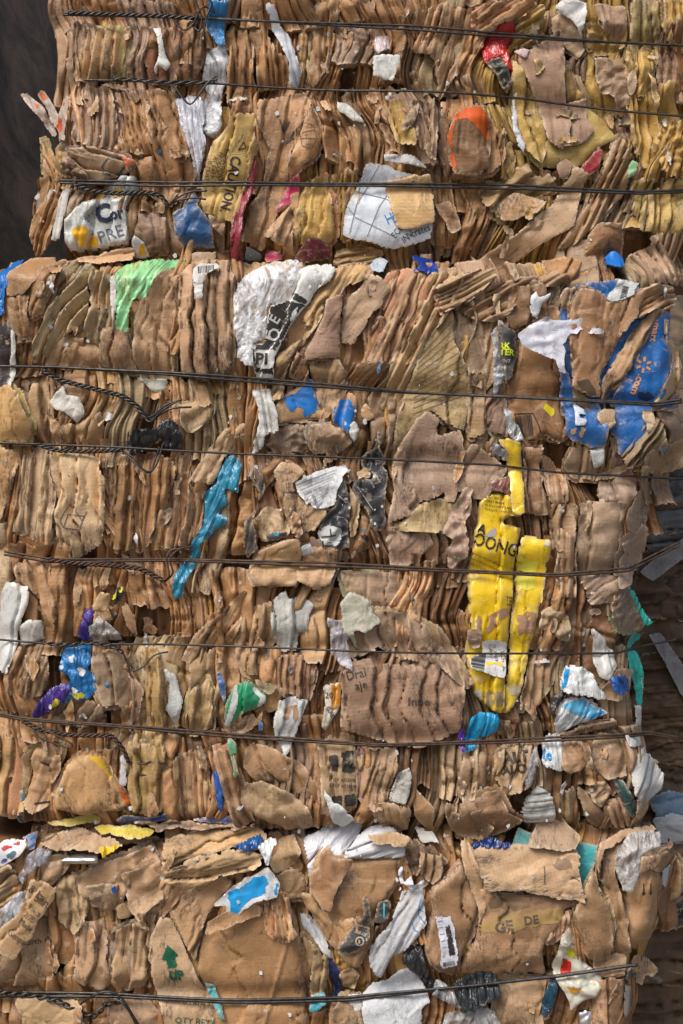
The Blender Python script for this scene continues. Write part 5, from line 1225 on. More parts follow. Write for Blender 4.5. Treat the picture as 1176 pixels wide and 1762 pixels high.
PC('newsprint', 'grey newspaper crumple at the lower right edge', 'F', '1000,875 1060,850 1100,890 1135,950 1130,1000 1060,1040 1015,1000', (.50, .49, .46), 'paper', pl=(30, 20, 9), cr=9, crs=16, h=12, lm='the grey newspaper')
CP('brown crushed box at the right below the eighth wire', 'F', '870,830 900,788 960,800 990,850 985,930 920,941 870,900', (.34, .215, .135), cr=10, crs=22, h=10, bow=6)
PC('paper_scrap', 'white torn card near the right edge below the eighth wire', 'F', '990,800 1050,796 1050,840 1000,838', (.55, .55, .53), 'paper', h=10)
PC('white_strip', 'white card edge at the right side above the eighth wire', 'F', '1030,705 1062,715 1062,780 1040,775', (.58, .58, .55), 'paper', h=8)
# centre lower
o = CP('wide brown layered box sheets printed Drain cable', 'F', '25,590 50,545 120,540 240,560 370,545 440,600 440,700 428,780 300,840 210,832 90,795 20,770', (.37, .235, .145), pl=(-8, 52, 14), cr=5, crs=30, h=8, lm='the Drain cable sheets', flute=.7)
txt(o, 'F', 'Drai', 42, 608, 30, -14, col=INK, sx=.9); txt(o, 'F', 'n', 130, 502 + 80, 26, -14, col=INK); txt(o, 'F', 'aje', 70, 640, 30, -12, col=INK, sx=.9); txt(o, 'F', 'Inne', 245, 690, 26, 2, col=(.08, .06, .05), sx=1.2, bold=.02)
CP('pinkish pleated sheet left of the yellow carton below the sixth wire', 'F', '120,370 230,380 350,440 430,560 470,620 440,640 350,560 240,540 150,500 60,540 20,420', (.355, .235, .16), pl=(-24, 34, 12), cr=6, h=8, flute=.6)
CP('striped brown box side left of the yellow carton', 'F', '20,245 120,245 210,240 250,330 270,400 200,380 120,370 50,340', (.34, .225, .15), pl=(3, 40, 11), cr=5, h=7, flute=.9)
CP('torn brown layer with ragged top above the sixth wire', 'F', '170,90 300,90 335,150 250,225 190,225 180,150', (.36, .24, .16), h=7, cr=5, tear=4)
PC('wet_paper', 'grey green worn paper at the centre of the lower middle bale', 'F', '20,350 50,310 110,330 150,400 120,440 60,440 80,500 50,480 30,420', (.40, .39, .30), 'paper', cr=8, crs=12, tear=4, h=10, lm='the grey green paper')
PC('plastic_film', 'clear crumpled plastic left of the grey green paper', 'F', '-20,400 30,405 50,450 45,530 65,580 20,560 -15,520', (.5, .48, .52), 'film', cr=8, crs=9, h=10)
PC('orange_carton', 'orange and white carton strip with upside down numbers', 'E', '1092,625 1155,618 1150,690 1128,730 1105,780 1085,765 1100,690', (.60, .55, .45), 'gloss', h=12, lm='the orange carton strip', pl=(8, 26, 8))
pat(KEEP[-1][3], 'orange_print', 'E', '1112,622 1155,620 1148,690 1122,710', (.60, .22, .01)); txt(KEEP[-1][3], 'E', '20', 1096, 668, 20, 0, col=INK); txt(KEEP[-1][3], 'E', 'GAL', 1098, 700, 16, 60, col=INK)
o = CP('brown sack printed with two black blocks', 'F', '-55,830 0,790 65,800 75,900 75,1040 10,1075 -40,1060', (.37, .25, .14), pl=(-4, 40, 12), cr=6, h=10, lm='the black printed sack')
pat(o, 'black_block', 'F', '-20,865 10,855 15,915 -15,910', INK); pat(o, 'black_block', 'F', '22,852 64,848 68,920 26,918', INK); pat(o, 'black_block', 'F', '-10,1000 25,995 25,1030 -10,1030', INK); pat(o, 'black_block', 'F', '34,995 72,990 72,1030 36,1032', INK)
txt(o, 'F', 'EASY ASSEMBLY', -20, 945, 11, 4, col=INK); txt(o, 'F', 'EASY ASSEMBLY', -18, 965, 11, 4, col=INK)
# ===== middle bale, lower left
PC('white_carton', 'white carton pieces bent over the left edge', 'E', '-30,275 15,270 60,282 102,296 96,350 75,395 62,440 55,490 42,545 20,586 -30,560', (.68, .67, .63), 'gloss', pl=(6, 40, 10), cr=5, crs=30, h=10, lm='the left white carton')
PC('white_carton', 'rounded white carton tongue beside the left carton', 'E', '62,428 100,402 142,410 150,470 100,488 58,494', (.68, .67, .62), 'gloss', cr=4, bow=8, h=14)
CP('brown box folds with scraped white marks at the left', 'E', '40,500 130,480 160,510 172,590 140,660 60,680 10,640 20,590', (.43, .265, .14), pl=(16, 34, 13), cr=6, h=7)
CP('orange brown fan of folds under the sixth wire', 'E', '40,225 90,200 160,200 185,300 190,420 170,470 140,420 130,320 60,280', (.46, .275, .14), pl=(-14, 22, 15), h=6)
CP('dark grey brown stained layers below the seventh wire', 'E', '310,530 360,510 420,530 442,600 470,640 455,720 440,790 400,690 355,705 312,625', (.23, .155, .10), pl=(-6, 26, 14), cr=7, h=6, lm='the stained layers')
CP('soft dark brown sheet under the blue and purple bag', 'E', '180,690 300,670 350,700 350,760 270,770 150,730', (.30, .20, .12), pl=(40, 30, 11), cr=7)
o = PC('plastic_bag', 'torn blue plastic bag with white spots below the seventh wire', 'E', '212,540 215,500 262,490 302,492 310,545 298,575 340,612 372,618 368,634 322,645 300,668 250,680 190,690 165,680 200,650 232,600 200,580', (.01, .16, .42), 'bag', cr=13, crs=13, h=18, tear=4, lm='the torn blue bag')
for s_ in ('230,530 250,520 255,545 235,550', '200,555 222,560 215,585 195,580', '270,560 296,575 280,600', '225,650 245,630 270,640 250,660'): pat(o, 'white_spot', 'E', s_, (.6, .63, .66), tear=3)
pat(o, 'yellow_spot', 'E', '245,655 275,645 285,665 255,672', (.6, .5, .02), tear=3)
PC('plastic_bag', 'upright purple plastic tail above the torn blue bag', 'E', '255,470 270,420 292,368 318,375 305,420 300,480 285,478', (.06, .03, .27), 'bag', cr=9, crs=12, h=16, lm='the purple tail')
o = PC('plastic_bag', 'purple and yellow end of the torn bag pointing lower left', 'E', '98,735 130,680 165,640 215,615 245,640 210,680 190,705 150,728 118,742', (.05, .02, .20), 'bag', cr=9, crs=14, h=16, lm='the purple and yellow end')
pat(o, 'yellow_print', 'E', '165,715 185,672 208,680 190,708 160,735', (.68, .56, .01), tear=2)
PC('clear_wrap', 'small clear cellophane pouch right of the purple tail', 'E', '298,420 335,400 370,425 402,452 405,476 340,484 298,474', (.42, .40, .38), 'film', cr=9, crs=10, h=16, lm='the cellophane pouch')
CP('round brown curl above the cellophane pouch', 'E', '310,360 340,310 375,318 370,370 385,410 345,402', (.42, .26, .12), cr=8, bow=8)
o = PC('warning_tape', 'black and yellow striped tape scrap', 'E', '375,332 398,300 418,290 420,315 400,345 385,356', (.025, .025, .02), 'bag', h=14, lm='the striped tape scrap')
pat(o, 'yellow_stripe', 'E', '378,320 394,310 392,330 380,340', (.65, .65, .02)); pat(o, 'yellow_stripe', 'E', '402,300 416,292 416,308 404,316', (.65, .65, .02))
CP('ochre kraft folds below the seventh wire', 'E', '470,500 520,490 555,560 560,700 560,880 520,960 450,950 440,860 460,760 480,640', (.40, .255, .095), pl=(-5, 21, 16), cr=4, h=7, lm='the ochre kraft folds')
PC('paper_strip', 'ragged white paper strip right of the ochre folds', 'E', '552,568 582,580 600,620 618,680 605,730 590,790 575,740 558,690 568,640', (.55, .55, .53), 'paper', cr=6, tear=3, h=10, lm='the ragged paper strip')
CP('tall brown folds right of the ragged paper strip', 'E', '640,540 720,500 745,560 740,680 720,790 650,800 630,700 645,620', (.42, .27, .13), pl=(6, 28, 16), cr=6, h=7)
CP('bulky light brown pillow folds left of the green carton', 'E', '640,640 700,600 722,660 712,760 650,810 625,760', (.44, .29, .14), pl=(10, 34, 12), cr=7, bow=6)
PC('blue_sliver', 'thin bright blue sliver left of the green carton', 'E', '732,580 745,582 762,625 758,690 740,650', (.01, .13, .42), 'print', h=8)
o = PC('green_carton', 'folded glossy green carton with a white edge', 'E', '792,628 840,606 858,622 896,662 890,692 862,705 822,720 790,750 768,782 752,768 760,690', (.008, .30, .13), 'gloss', pl=(10, 34, 12), cr=4, h=18, lm='the green carton')
pat(o, 'white_edge', 'E', '790,632 806,628 800,700 768,780 756,762 775,700', (.6, .6, .58)); pat(o, 'white_edge', 'E', '858,622 896,662 890,692 868,700 880,668 856,640', (.6, .6, .58))
PC('green_carton', 'narrow green carton tip below the eighth wire', 'E', '766,812 790,820 802,880 800,940 790,930', (.008, .25, .10), 'gloss', h=10, lm=None)
CF('brown torn flap over the foot of the green carton', 'E', '770,782 850,720 866,735 850,775 800,800', (.40, .26, .15), h=18, tear=4, cr=6)
CF('pointed dull green brown flap right of the green carton', 'E', '855,600 905,615 942,630 925,655 895,658', (.34, .28, .15), h=14, cr=4)
CP('plump brown box ends along the sixth wire', 'E', '870,175 940,145 1010,128 1018,180 1012,240 1000,290 900,290 860,290 840,250', (.43, .26, .13), bow=10, cr=5, h=9, lm='the plump box ends')
CP('brown box end with a torn nose right of the plump ends', 'E', '1010,130 1090,150 1140,165 1132,230 1120,285 1060,300 1000,270', (.42, .26, .14), cr=7, h=8, tear=3)
CP('light orange brown fan spreading down to the seventh wire', 'E', '610,540 640,470 740,380 800,320 830,300 832,380 790,470 740,520 680,500 640,560', (.45, .275, .135), pl=(30, 30, 14), cr=6, h=8, tear=3)
CP('wide light fold left of the newspaper wad', 'E', '830,370 920,340 930,420 905,540 870,600 820,580 800,480', (.44, .275, .15), pl=(4, 36, 15), cr=4, h=8)
PC('newsprint', 'grey newspaper wad above the seventh wire', 'E', '918,350 935,318 962,305 975,335 1020,325 1056,352 1046,400 1040,440 1005,455 992,520 955,520 925,480 915,410', (.46, .45, .41), 'paper', pl=(5, 32, 10), cr=8, crs=18, h=12, lm='the newspaper wad')
CP('brown pleated bundle over the torn newspaper', 'E', '915,545 960,525 1040,520 1068,560 1062,620 1040,680 990,660 930,650', (.37, .22, .12), pl=(2, 14, 13), h=8)
PC('newsprint', 'torn white newspaper with brown holes below the pleated bundle', 'E', '925,720 945,680 990,660 1038,680 1010,760 985,830 962,868 930,810', (.58, .58, .56), 'paper', cr=8, crs=16, h=12, lm='the torn newspaper', pl=(12, 30, 8))
for s_ in ('960,700 985,690 975,730 955,740', '995,700 1010,690 1008,740 990,745'): pat(KEEP[-1][3], 'torn_hole', 'E', s_, (.33, .2, .12), tear=3)
CP('smooth curved brown panel below the eighth wire', 'E', '830,830 900,830 960,860 1030,900 1090,990 1060,1030 960,970 870,960 820,900', (.37, .21, .11), pl=(-30, 46, 12), cr=4, h=8)
CP('crumpled kraft paper mound above the bottom bale', 'G', '800,140 880,120 960,150 1040,210 1060,290 980,300 880,250 810,210', (.38, .26, .15), cr=12, crs=24, h=10, bow=8, lm='the kraft paper mound')
# ===== middle bale, lowest left
CP('brown sagging box folds at the lower left corner', 'G', '-30,-30 60,-30 100,20 90,120 100,200 60,240 -30,220', (.46, .27, .12), pl=(4, 34, 18), cr=5, h=6)
o = CP('brown box end with black bars at the lower left', 'G', '85,30 150,0 215,5 200,60 170,150 190,190 110,230 78,190', (.43, .26, .13), pl=(20, 46, 12), cr=6, h=8)
lns(o, 'black_bar', 'G', ['138,55 175,72', '120,195 170,190'], 3.5, INK)
o = panel('cardboard_box', 'bulging orange brown box corner with a striped coloured edge', T('G', '188,172 215,90 248,38 300,28 345,40 385,110 425,165 450,200 438,212 400,218 300,240 190,212'), (.46, .265, .115), pl=(-20, 90, 10), cr=5, crs=40, bow=12, h=14, lm='the striped edge box', flute=.2)
pat(o, 'yellow_edge', 'G', '292,28 345,36 392,120 378,122 330,60', (.62, .38, .03)); pat(o, 'orange_edge', 'G', '390,118 405,118 440,205 428,208', (.60, .12, .01)); pat(o, 'blue_edge', 'G', '404,112 416,125 452,202 442,206', (.01, .09, .22))
lns(o, 'black_bar', 'G', ['180,85 250,42'], 3, INK)
CP('yellow brown box front with dents left of the dark gap', 'G', '430,0 560,0 560,100 570,200 520,245 450,230 430,150', (.41, .26, .10), pl=(0, 30, 14), cr=6, h=7)
PC('paper_scrap', 'crushed lilac paper in the dark gap beside the striped box', 'G', '405,40 425,25 435,60 425,140 405,130', (.5, .47, .5), 'paper', cr=8, h=6)
CP('brown crushed folds left of the blue ribbon', 'G', '575,60 640,20 700,40 715,150 700,250 640,260 580,220', (.40, .25, .13), pl=(-4, 20, 16), cr=6, h=6)
PC('blue_ribbon', 'thin blue white strip standing in the lower middle bale', 'G', '716,90 732,90 750,150 755,215 742,235 725,160', (.02, .10, .40), 'bag', h=8, lm='the thin blue strip')
CP('tall brown folds right of the thin blue strip', 'G', '720,20 780,10 820,120 860,270 800,290 760,180', (.38, .23, .12), pl=(-16, 17, 15), h=6)
PC('teal_scrap', 'little teal label scrap at the lower left', 'G', '68,155 82,150 84,190 70,192', (.02, .25, .32), 'print', h=8)
# ===== lower centre/right of middle bale
CP('brown crushed bundle left of the white lettered card', 'F', '80,870 130,840 205,835 215,940 190,1040 120,1050 75,980', (.37, .24, .14), pl=(10, 34, 13), cr=9, h=8)
o = PC('paper_sheet', 'cream card printed STRONG BR hanging in the lower middle bale', 'H', '184,182 212,96 250,78 262,110 252,170 238,202', (.52, .49, .43), 'paper', h=12, lm='the cream lettered card')
txt(o, 'H', 'STRONG BR', 190, 182, 17, -68, col=(.1, .09, .08), sx=.85)
CF('smooth pointed brown flap above the white papers', 'H', '258,135 300,175 335,210 341,312 300,280 270,240', (.44, .265, .13), h=14, cr=2, lm='the smooth pointed flap')
CP('soft brown folded end left of the pointed flap', 'H', '130,195 200,190 255,235 250,300 190,300 150,250', (.42, .28, .16), pl=(-20, 34, 10), cr=6, h=10)
PC('torn_paper', 'torn white green tinted paper at the lower centre', 'H', '-30,160 10,190 45,232 68,262 20,292 -10,270', (.60, .62, .60), 'paper', cr=4, tear=3, h=16, lm='the torn white paper')
CP('dark brown creased sack below the eighth wire', 'H', '430,50 500,20 540,60 548,130 480,170 550,240 520,330 420,320 370,250 430,190 420,120', (.30, .19, .11), pl=(-24, 44, 14), cr=9, crs=30, h=8)
o = CP('brown sack smeared with black print right of the dark sack', 'H', '548,30 600,0 690,0 680,60 650,150 590,170 545,110', (.33, .22, .12), pl=(14, 30, 13), cr=8, h=10)
txt(o, 'H', 'ALT', 570, 62, 34, -8, col=(.06, .045, .035), bold=.05); txt(o, 'H', 'ALO', 565, 100, 30, -8, col=(.06, .045, .035), bold=.05)
CP('brown triangular creased sheet under the smeared sack', 'H', '460,180 550,150 590,230 640,260 600,300 530,330 480,300', (.30, .18, .10), cr=8, crs=34, h=8)
PC('plastic_film', 'clear film strip right of the smeared sack', 'H', '660,40 685,0 690,60 672,130 655,150 640,120', (.35, .35, .36), 'film', cr=6, crs=9, h=8)
PC('newsprint', 'arched grey newspaper stack at the lower right', 'H', '632,232 650,170 682,132 722,150 742,190 748,270 700,272 650,276', (.50, .50, .47), 'paper', pl=(84, 8, 5), cr=4, h=14, bow=8, lm='the arched newspaper')
CP('brown leaning board right of the arched newspaper', 'H', '812,135 860,170 910,230 945,290 890,290 850,250', (.27, .165, .10), pl=(-38, 40, 9), h=8)
CP('tan creased folds between newspaper and leaning board', 'H', '760,170 800,140 822,210 840,300 790,280 760,240', (.36, .235, .13), pl=(-6, 20, 12), h=6)
o = PC('green_packet', 'dark green glossy packet at the lower right', 'H', '938,112 972,114 1000,160 1022,200 1026,250 1000,250 970,200', (.005, .06, .06), 'gloss', pl=(-24, 22, 9), cr=5, h=12, lm='the dark green packet')
CP('dirty tan patch above the dark green packet', 'H', '860,140 915,120 940,160 905,215 870,190', (.38, .25, .15), cr=10, crs=14, h=10)
CP('brown curved box ends under the dark green packet', 'H', '920,200 965,170 1000,240 1015,285 960,290 925,250', (.32, .2, .12), pl=(-20, 22, 12), h=8)
CP('brown rag of card at the right edge beside the newspaper', 'H', '1020,190 1065,185 1075,230 1040,270 1020,240', (.40, .27, .17), cr=8, h=14)
# ===== bottom bale, upper rim
CP('jagged brown sheet edges lying on top of the bottom bale', 'G', '120,300 250,286 330,282 420,300 520,330 400,345 230,352 150,345', (.30, .19, .10), pl=(82, 12, 9), h=4, cr=6)
o = PC('yellow_sheet', 'dull yellow card sheet in the gap between the lower bales', 'G', '135,276 210,262 300,250 332,262 325,276 220,284', (.46, .36, .02), 'print', h=26, cr=4, flap=True, roll=0, lm='the left yellow sheet')
PC('yellow_sheet', 'bright yellow card sheet in the gap right of the dull one', 'G', '305,288 345,280 390,288 430,280 515,300 500,318 430,322 350,308', (.60, .46, .02), 'print', h=24, cr=4, flap=True, roll=0, lm='the right yellow sheet')
PC('blue_sheet', 'royal blue sheet in the gap at the lower left', 'G', '385,262 420,240 500,248 585,232 580,262 480,272 395,276', (.01, .07, .30), 'print', h=22, cr=5, pl=(80, 22, 6), lm='the royal blue sheet')
PC('blue_sheet', 'smaller dark blue sheet in the gap left of centre', 'G', '635,268 690,262 740,250 785,262 780,284 700,284', (.01, .05, .22), 'print', h=20, cr=5)
CP('ragged dirty brown layer over the bottom bale', 'G', '440,272 560,270 700,285 800,290 860,280 850,295 700,302 560,300 460,290', (.27, .16, .09), pl=(86, 9, 8), h=24, tear=5, cr=6)
o = PC('printed_card', 'white card with red and blue print at the left edge', 'G', '-25,345 20,325 88,322 86,345 66,375 5,412 -25,405', (.62, .64, .66), 'gloss', h=18, cr=3, flap=True, roll=0, lm='the red and blue printed card')
pat(o, 'red_print', 'G', '0,345 35,335 45,345 10,358', (.5, .04, .05)); pat(o, 'blue_print', 'G', '20,372 45,352 62,362 42,382', (.1, .14, .2)); pat(o, 'red_print', 'G', '45,330 70,326 66,338 46,342', (.5, .04, .05)); pat(o, 'blue_print', 'G', '5,385 30,378 25,392 5,398', (.05, .06, .3))
PC('blue_card', 'blue card behind the printed white card', 'G', '28,320 70,314 118,304 116,352 90,358 88,322', (.01, .11, .33), 'print', h=8)
PC('plastic_film', 'grey clear plastic roll left of the metallic can', 'G', '60,440 90,380 130,350 175,365 150,400 100,430 80,470', (.33, .33, .38), 'film', cr=9, crs=10, h=10)
CF('thin brown flap printed with small marks above the can', 'G', '128,335 190,305 262,292 300,300 420,345 330,362 250,362 190,362', (.40, .25, .14), h=18, cr=3, pl=(60, 40, 5), tear=3, lm='the thin printed flap')
PC('metal_can', 'flattened brownish metal can lying on its side', 'G', '205,388 230,372 330,366 332,408 290,404 225,402', (.36, .33, .30), 'tin', bow=16, bowang=90, cr=2, h=20, lm='the flattened can', pctl=60)
PC('yellow_rag', 'small torn bright yellow plastic rag', 'G', '328,352 360,345 402,338 385,358 350,378 330,366', (.72, .48, .005), 'bag', h=24, cr=5, tear=3, flap=True, roll=0, lm='the yellow rag')
CP('crumpled heap of brown torn card right of the can', 'G', '260,450 340,400 440,370 520,350 545,400 520,470 440,500 400,560 330,560 270,500', (.42, .28, .155), cr=15, crs=22, tear=4, h=12, lm='the crumpled heap')
CP('grubby brown slab left of the blue chip', 'G', '290,480 350,465 395,470 380,505 300,520', (.36, .25, .14), cr=6, h=14, bow=6)
CP('folded oblong box end right of the blue chip', 'G', '395,540 450,518 462,550 440,580 400,585', (.45, .28, .14), cr=4, h=14, bow=5)
PC('blue_chip', 'little blue plastic chip in the crumpled heap', 'G', '372,485 388,472 392,500 380,510', (.01, .07, .35), 'bag', h=20)
CP('worn crumpled mass of card above the UP panel', 'G', '400,440 500,400 545,440 550,520 500,560 470,600 430,560', (.40, .26, .14), cr=13, crs=24, h=10, tear=4)
CP('smooth horizontal brown box top below the dark gap', 'G', '550,325 700,300 850,288 905,320 895,360 790,352 700,368 600,400 545,440', (.46, .275, .13), pl=(76, 60, 9), cr=3, h=14, bow=6, lm='the horizontal box top')
CP('crumpled sausage shaped roll of card on the box top', 'G', '552,432 600,402 700,368 790,355 880,362 885,390 850,420 740,440 690,472 610,476 560,460', (.42, .27, .145), pl=(74, 34, 12), cr=9, crs=22, h=18, bow=12, bowang=84, lm='the sausage shaped roll')
PC('blue_net', 'dark blue frayed plastic scrap over the box top', 'G', '788,348 820,330 878,312 892,328 870,350 840,362', (.01, .08, .26), 'bag', cr=12, crs=8, tear=4, h=26, lm='the frayed blue scrap')
PC('white_plastic', 'crumpled white plastic lump beside the frayed blue scrap', 'G', '872,345 895,325 930,318 938,335 915,355 905,420 895,400 880,370', (.66, .68, .70), 'bag', cr=8, crs=12, h=24)
# bottom left
CP('upright pale folds above the lowest wire at left', 'G', '0,560 60,600 150,580 190,640 180,830 60,820 -30,790 -30,640', (.45, .295, .165), pl=(4, 44, 19), cr=4, h=6)
txt(KEEP[-1][3], 'G', 'orth Caro', 92, 672, 20, -4, col=(.09, .065, .045), sx=1.0)
CP('crushed brown ends at the far left rim of the bottom bale', 'G', '-30,430 30,400 60,430 70,520 20,570 -30,560', (.42, .27, .15), pl=(60, 26, 12), cr=9, h=8)
PC('plastic_film', 'silvery plastic piece at the far left of the bottom bale', 'G', '-25,580 20,540 60,505 88,500 75,560 40,610 0,630 -25,630', (.45, .47, .52), 'film', cr=7, crs=12, h=12, lm='the silvery plastic')
CP('dirty rounded card lump at the top of the printed strip', 'G', '125,460 150,400 215,380 225,420 180,470 150,490', (.32, .21, .12), cr=8, bow=10, h=12)
o = CF('diagonal box strip with sandwich tray print at the lower left', 'G', '100,462 150,465 192,480 182,520 150,570 110,640 62,712 42,724 -20,680 -20,640 50,580 80,520', (.49, .31, .155), pl=(32, 60, 7), h=18, cr=3, roll=3, lm='the printed diagonal strip')
for s_, x, y, sz in (('& La', 92, 492, 28), ('San', 112, 520, 32), ('9¼ x', 92, 548, 20), ('2/75 C', 78, 574, 20), ('Made in', 62, 596, 20), ('Genpak', 24, 632, 22)): txt(o, 'G', s_, x, y, sz, 36, col=(.09, .065, .045), sx=.85)
CP('creased brown fan folds right of the printed strip', 'G', '190,440 270,430 300,520 285,600 260,640 200,590 185,520', (.40, .26, .145), pl=(-8, 34, 15), cr=8, h=10)
CP('long upright fold with grey tape right of the pale folds', 'G', '255,600 300,590 350,600 365,700 370,820 300,828 250,800 250,690', (.44, .29, .165), pl=(2, 40, 16), cr=4, h=12)
CP('upright brown folds left of the UP panel', 'G', '370,640 450,590 520,560 525,640 495,760 510,820 400,830 372,740', (.43, .28, .155), pl=(6, 30, 18), cr=7, crs=26, h=9, tear=4)
CP('sooty brown folds pointing down beside the UP panel', 'G', '530,560 570,480 620,475 600,530 545,590', (.34, .21, .11), pl=(24, 26, 12), cr=6, h=12)
o = CF('brown panel with a green arrow and the word UP', 'G', '505,700 508,650 540,582 580,590 622,682 665,780 722,905 730,941 740,980 560,960 512,770', (.43, .29, .17), h=12, cr=2.5, roll=4, pl=(-6, 90, 6), lm='the UP panel', flute=.3)
pat(o, 'green_arrow', 'G', '566,668 606,708 592,712 600,745 570,750 563,720 546,724', (.01, .10, .05), rnd=False, tear=.4)
txt(o, 'G', 'UP', 574, 792, 34, -4, col=(.01, .10, .05), bold=.045, sx=.8)
for i, (s_, c__) in enumerate((('LINE MENS SHOW 12', (.09, .065, .045)), ('QTY RETAIL', (.01, .10, .05)))): txt(o, 'G', s_, 590, 868 + i * 66, 15 + 6 * i, 6, col=c__)
CP('big curved brown bulge between the UP panel and the large box', 'G', '580,565 620,500 690,450 770,440 790,470 755,500 700,570 672,680 660,735 625,670', (.45, .275, .14), pl=(30, 60, 16), bow=10, cr=4, h=12, lm='the curved bulge')
o = panel('cardboard_box', 'largest smooth brown box near the bottom edge', T('G', '676,650 690,610 760,590 850,530 900,520 960,505 1000,600 1018,700 1040,900 1045,1000 720,1000 690,880 666,760'), (.405, .225, .10), pl=(0, 220, 8), bow=14, cr=3, crs=50, h=14, roll=16, rd=20, ridge=[(576 - 576 + 500, 1600, 455, 1762, 4, 5)], lm='the largest smooth box', flute=.25)
CP('two small crushed tubes on the upper rim of the largest box', 'G', '895,530 945,505 975,520 985,600 1005,640 975,668 930,650 905,620', (.42, .255, .13), pl=(-8, 26, 14), cr=6, h=16)
CF('curved brown box lip left of the crushed tubes', 'G', '700,600 760,560 840,530 890,545 880,580 790,600 740,625 690,640', (.42, .25, .12), h=14, bow=8, cr=5)
o = PC('torn_sleeve', 'bright blue and white torn sleeve over the largest box', 'G', '718,545 760,500 792,470 850,445 905,414 946,470 935,515 860,530 830,555 798,576 770,560 768,540', (.64, .66, .68), 'gloss', cr=5, crs=24, h=26, flap=True, roll=0, tear=3, lm='the blue and white torn sleeve')
pat(o, 'blue_print', 'G', '768,500 800,478 850,458 890,442 905,470 895,500 850,515 825,540 800,572 778,560 775,530', (.01, .28, .62), tear=3)
pat(o, 'blue_print', 'G', '928,462 946,470 936,512 926,500', (.01, .22, .5))
CP('six sided small box end right of the torn sleeve', 'G', '940,442 990,415 1028,455 1022,515 965,522', (.42, .26, .14), bow=6, cr=4, h=12, lm='the small box end')
CP('shredded brown card right of the white lump', 'G', '940,330 990,310 1015,360 1000,410 930,430 910,390', (.38, .24, .13), cr=12, crs=16, tear=5, h=8)
CP('narrow brown side right of the largest box', 'G', '1015,640 1060,660 1100,730 1085,800 1040,860 1030,760', (.33, .2, .1), pl=(-6, 24, 12), h=4)
PC('teal_patterned_card', 'teal patterned card corner between the UP panel and the box', 'G', '690,812 722,820 745,880 762,930 740,925 715,880', (.03, .36, .40), 'print', h=12, lm='the teal corner')
CP('brown torn bundles under the lowest wire at left', 'G', '60,860 180,850 280,880 300,960 200,990 80,980', (.38, .245, .135), cr=10, crs=26, h=8, tear=4)
CP('crumpled brown paper under the lowest wire left of the UP panel', 'G', '360,870 480,855 545,900 560,990 400,990', (.41, .27, .155), cr=10, crs=26, h=8, tear=4)
# ===== bottom bale, centre and right
PC('white_cloth', 'white plastic cloth spilling from the top of the bottom bale', 'H', '-100,330 -40,290 30,275 100,265 90,300 40,370 0,390 -60,480 -90,440', (.66, .66, .70), 'bag', cr=9, crs=26, pl=(40, 24, 9), h=8, lm='the white plastic cloth')
PC('paper_stack', 'stack of white papers with blue marks above the lower box', 'H', '40,360 110,290 200,290 238,340 236,385 120,384 30,384', (.62, .62, .64), 'paper', pl=(70, 9, 7), cr=6, h=12, lm='the white paper stack')
PC('brown_band', 'brown card band over the white paper stack', 'H', '110,320 200,305 260,320 240,345 150,345', (.40, .25, .13), 'card', h=20)
PC('torn_paper', 'torn dirty white card hanging right of the paper stack', 'H', '270,285 330,310 360,345 300,330', (.5, .48, .44), 'paper', h=12, tear=3)
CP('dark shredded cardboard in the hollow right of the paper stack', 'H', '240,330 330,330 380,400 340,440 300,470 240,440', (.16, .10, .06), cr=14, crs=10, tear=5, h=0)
CP('brown shredded layers left of the thin box edge', 'H', '290,360 360,370 370,430 330,470 285,430', (.34, .21, .12), pl=(10, 16, 12), cr=8, h=6)
PC('white_curve', 'long white curved paper beside the central lower box', 'M', '495,485 540,490 600,570 655,690 640,700 560,610 505,560', (.62, .62, .64), 'paper', pl=(-30, 22, 7), h=6, lm='the long white curve')
PC('navy_cloth', 'dark navy cloth squeezed in the gap right of the largest box', 'M', '625,680 680,740 700,830 690,920 650,920 640,800', (.01, .02, .08), 'bag', cr=6, pl=(-8, 14, 8), h=4, lm='the navy cloth')
CP('brown upright roll right of the largest box', 'M', '500,590 570,640 590,700 560,800 530,860 505,760', (.36, .215, .11), pl=(-6, 26, 12), h=6)
CP('tan upright rolls above the lowest wire right of the box', 'M', '560,650 630,690 635,760 610,880 560,960 540,860', (.42, .275, .15), pl=(6, 26, 14), cr=6, h=8)
PC('patterned_carton', 'small cyan and brown patterned carton at the bottom', 'M', '545,895 610,880 610,920 570,965 545,955', (.02, .35, .45), 'print', h=10, cr=5)
o = panel('cardboard_box', 'brown box with a folded pocket right of the white curve', T('M', '540,370 560,240 605,165 655,215 760,220 985,222 975,320 900,420 840,520 830,620 770,740 720,720 650,640 560,520'), (.40, .225, .105), pl=(2, 70, 13), cr=5, crs=36, h=14, roll=12, rd=16, lm='the pocket box', flute=.4)
CF('folded pocket flap at the front of the pocket box', 'M', '540,300 580,260 605,168 625,165 660,220 750,225 740,260 700,320 640,470 600,460 545,370', (.42, .24, .115), h=14, bow=8, roll=5, cr=4, lm='the pocket flap')
o = CP('sharp brown lower lip of the pocket box', 'M', '490,400 560,410 590,480 640,505 780,505 800,560 720,640 600,560 530,470', (.42, .245, .12), h=12, cr=4, pl=(-40, 60, 10))
o = PC('black_sleeve', 'black sleeve printed streaming with a round play mark', 'M', '675,655 740,560 800,500 800,420 820,400 835,440 830,520 820,620 760,680 705,675', (.018, .018, .02), 'print', h=14, cr=3, lm='the black streaming sleeve')
txt(o, 'M', 'streaming', 818, 578, 21, 198, col=(.45, .36, .26), sx=.82); txt(o, 'M', 'and games', 825, 548, 11, 194, col=(.45, .36, .26))
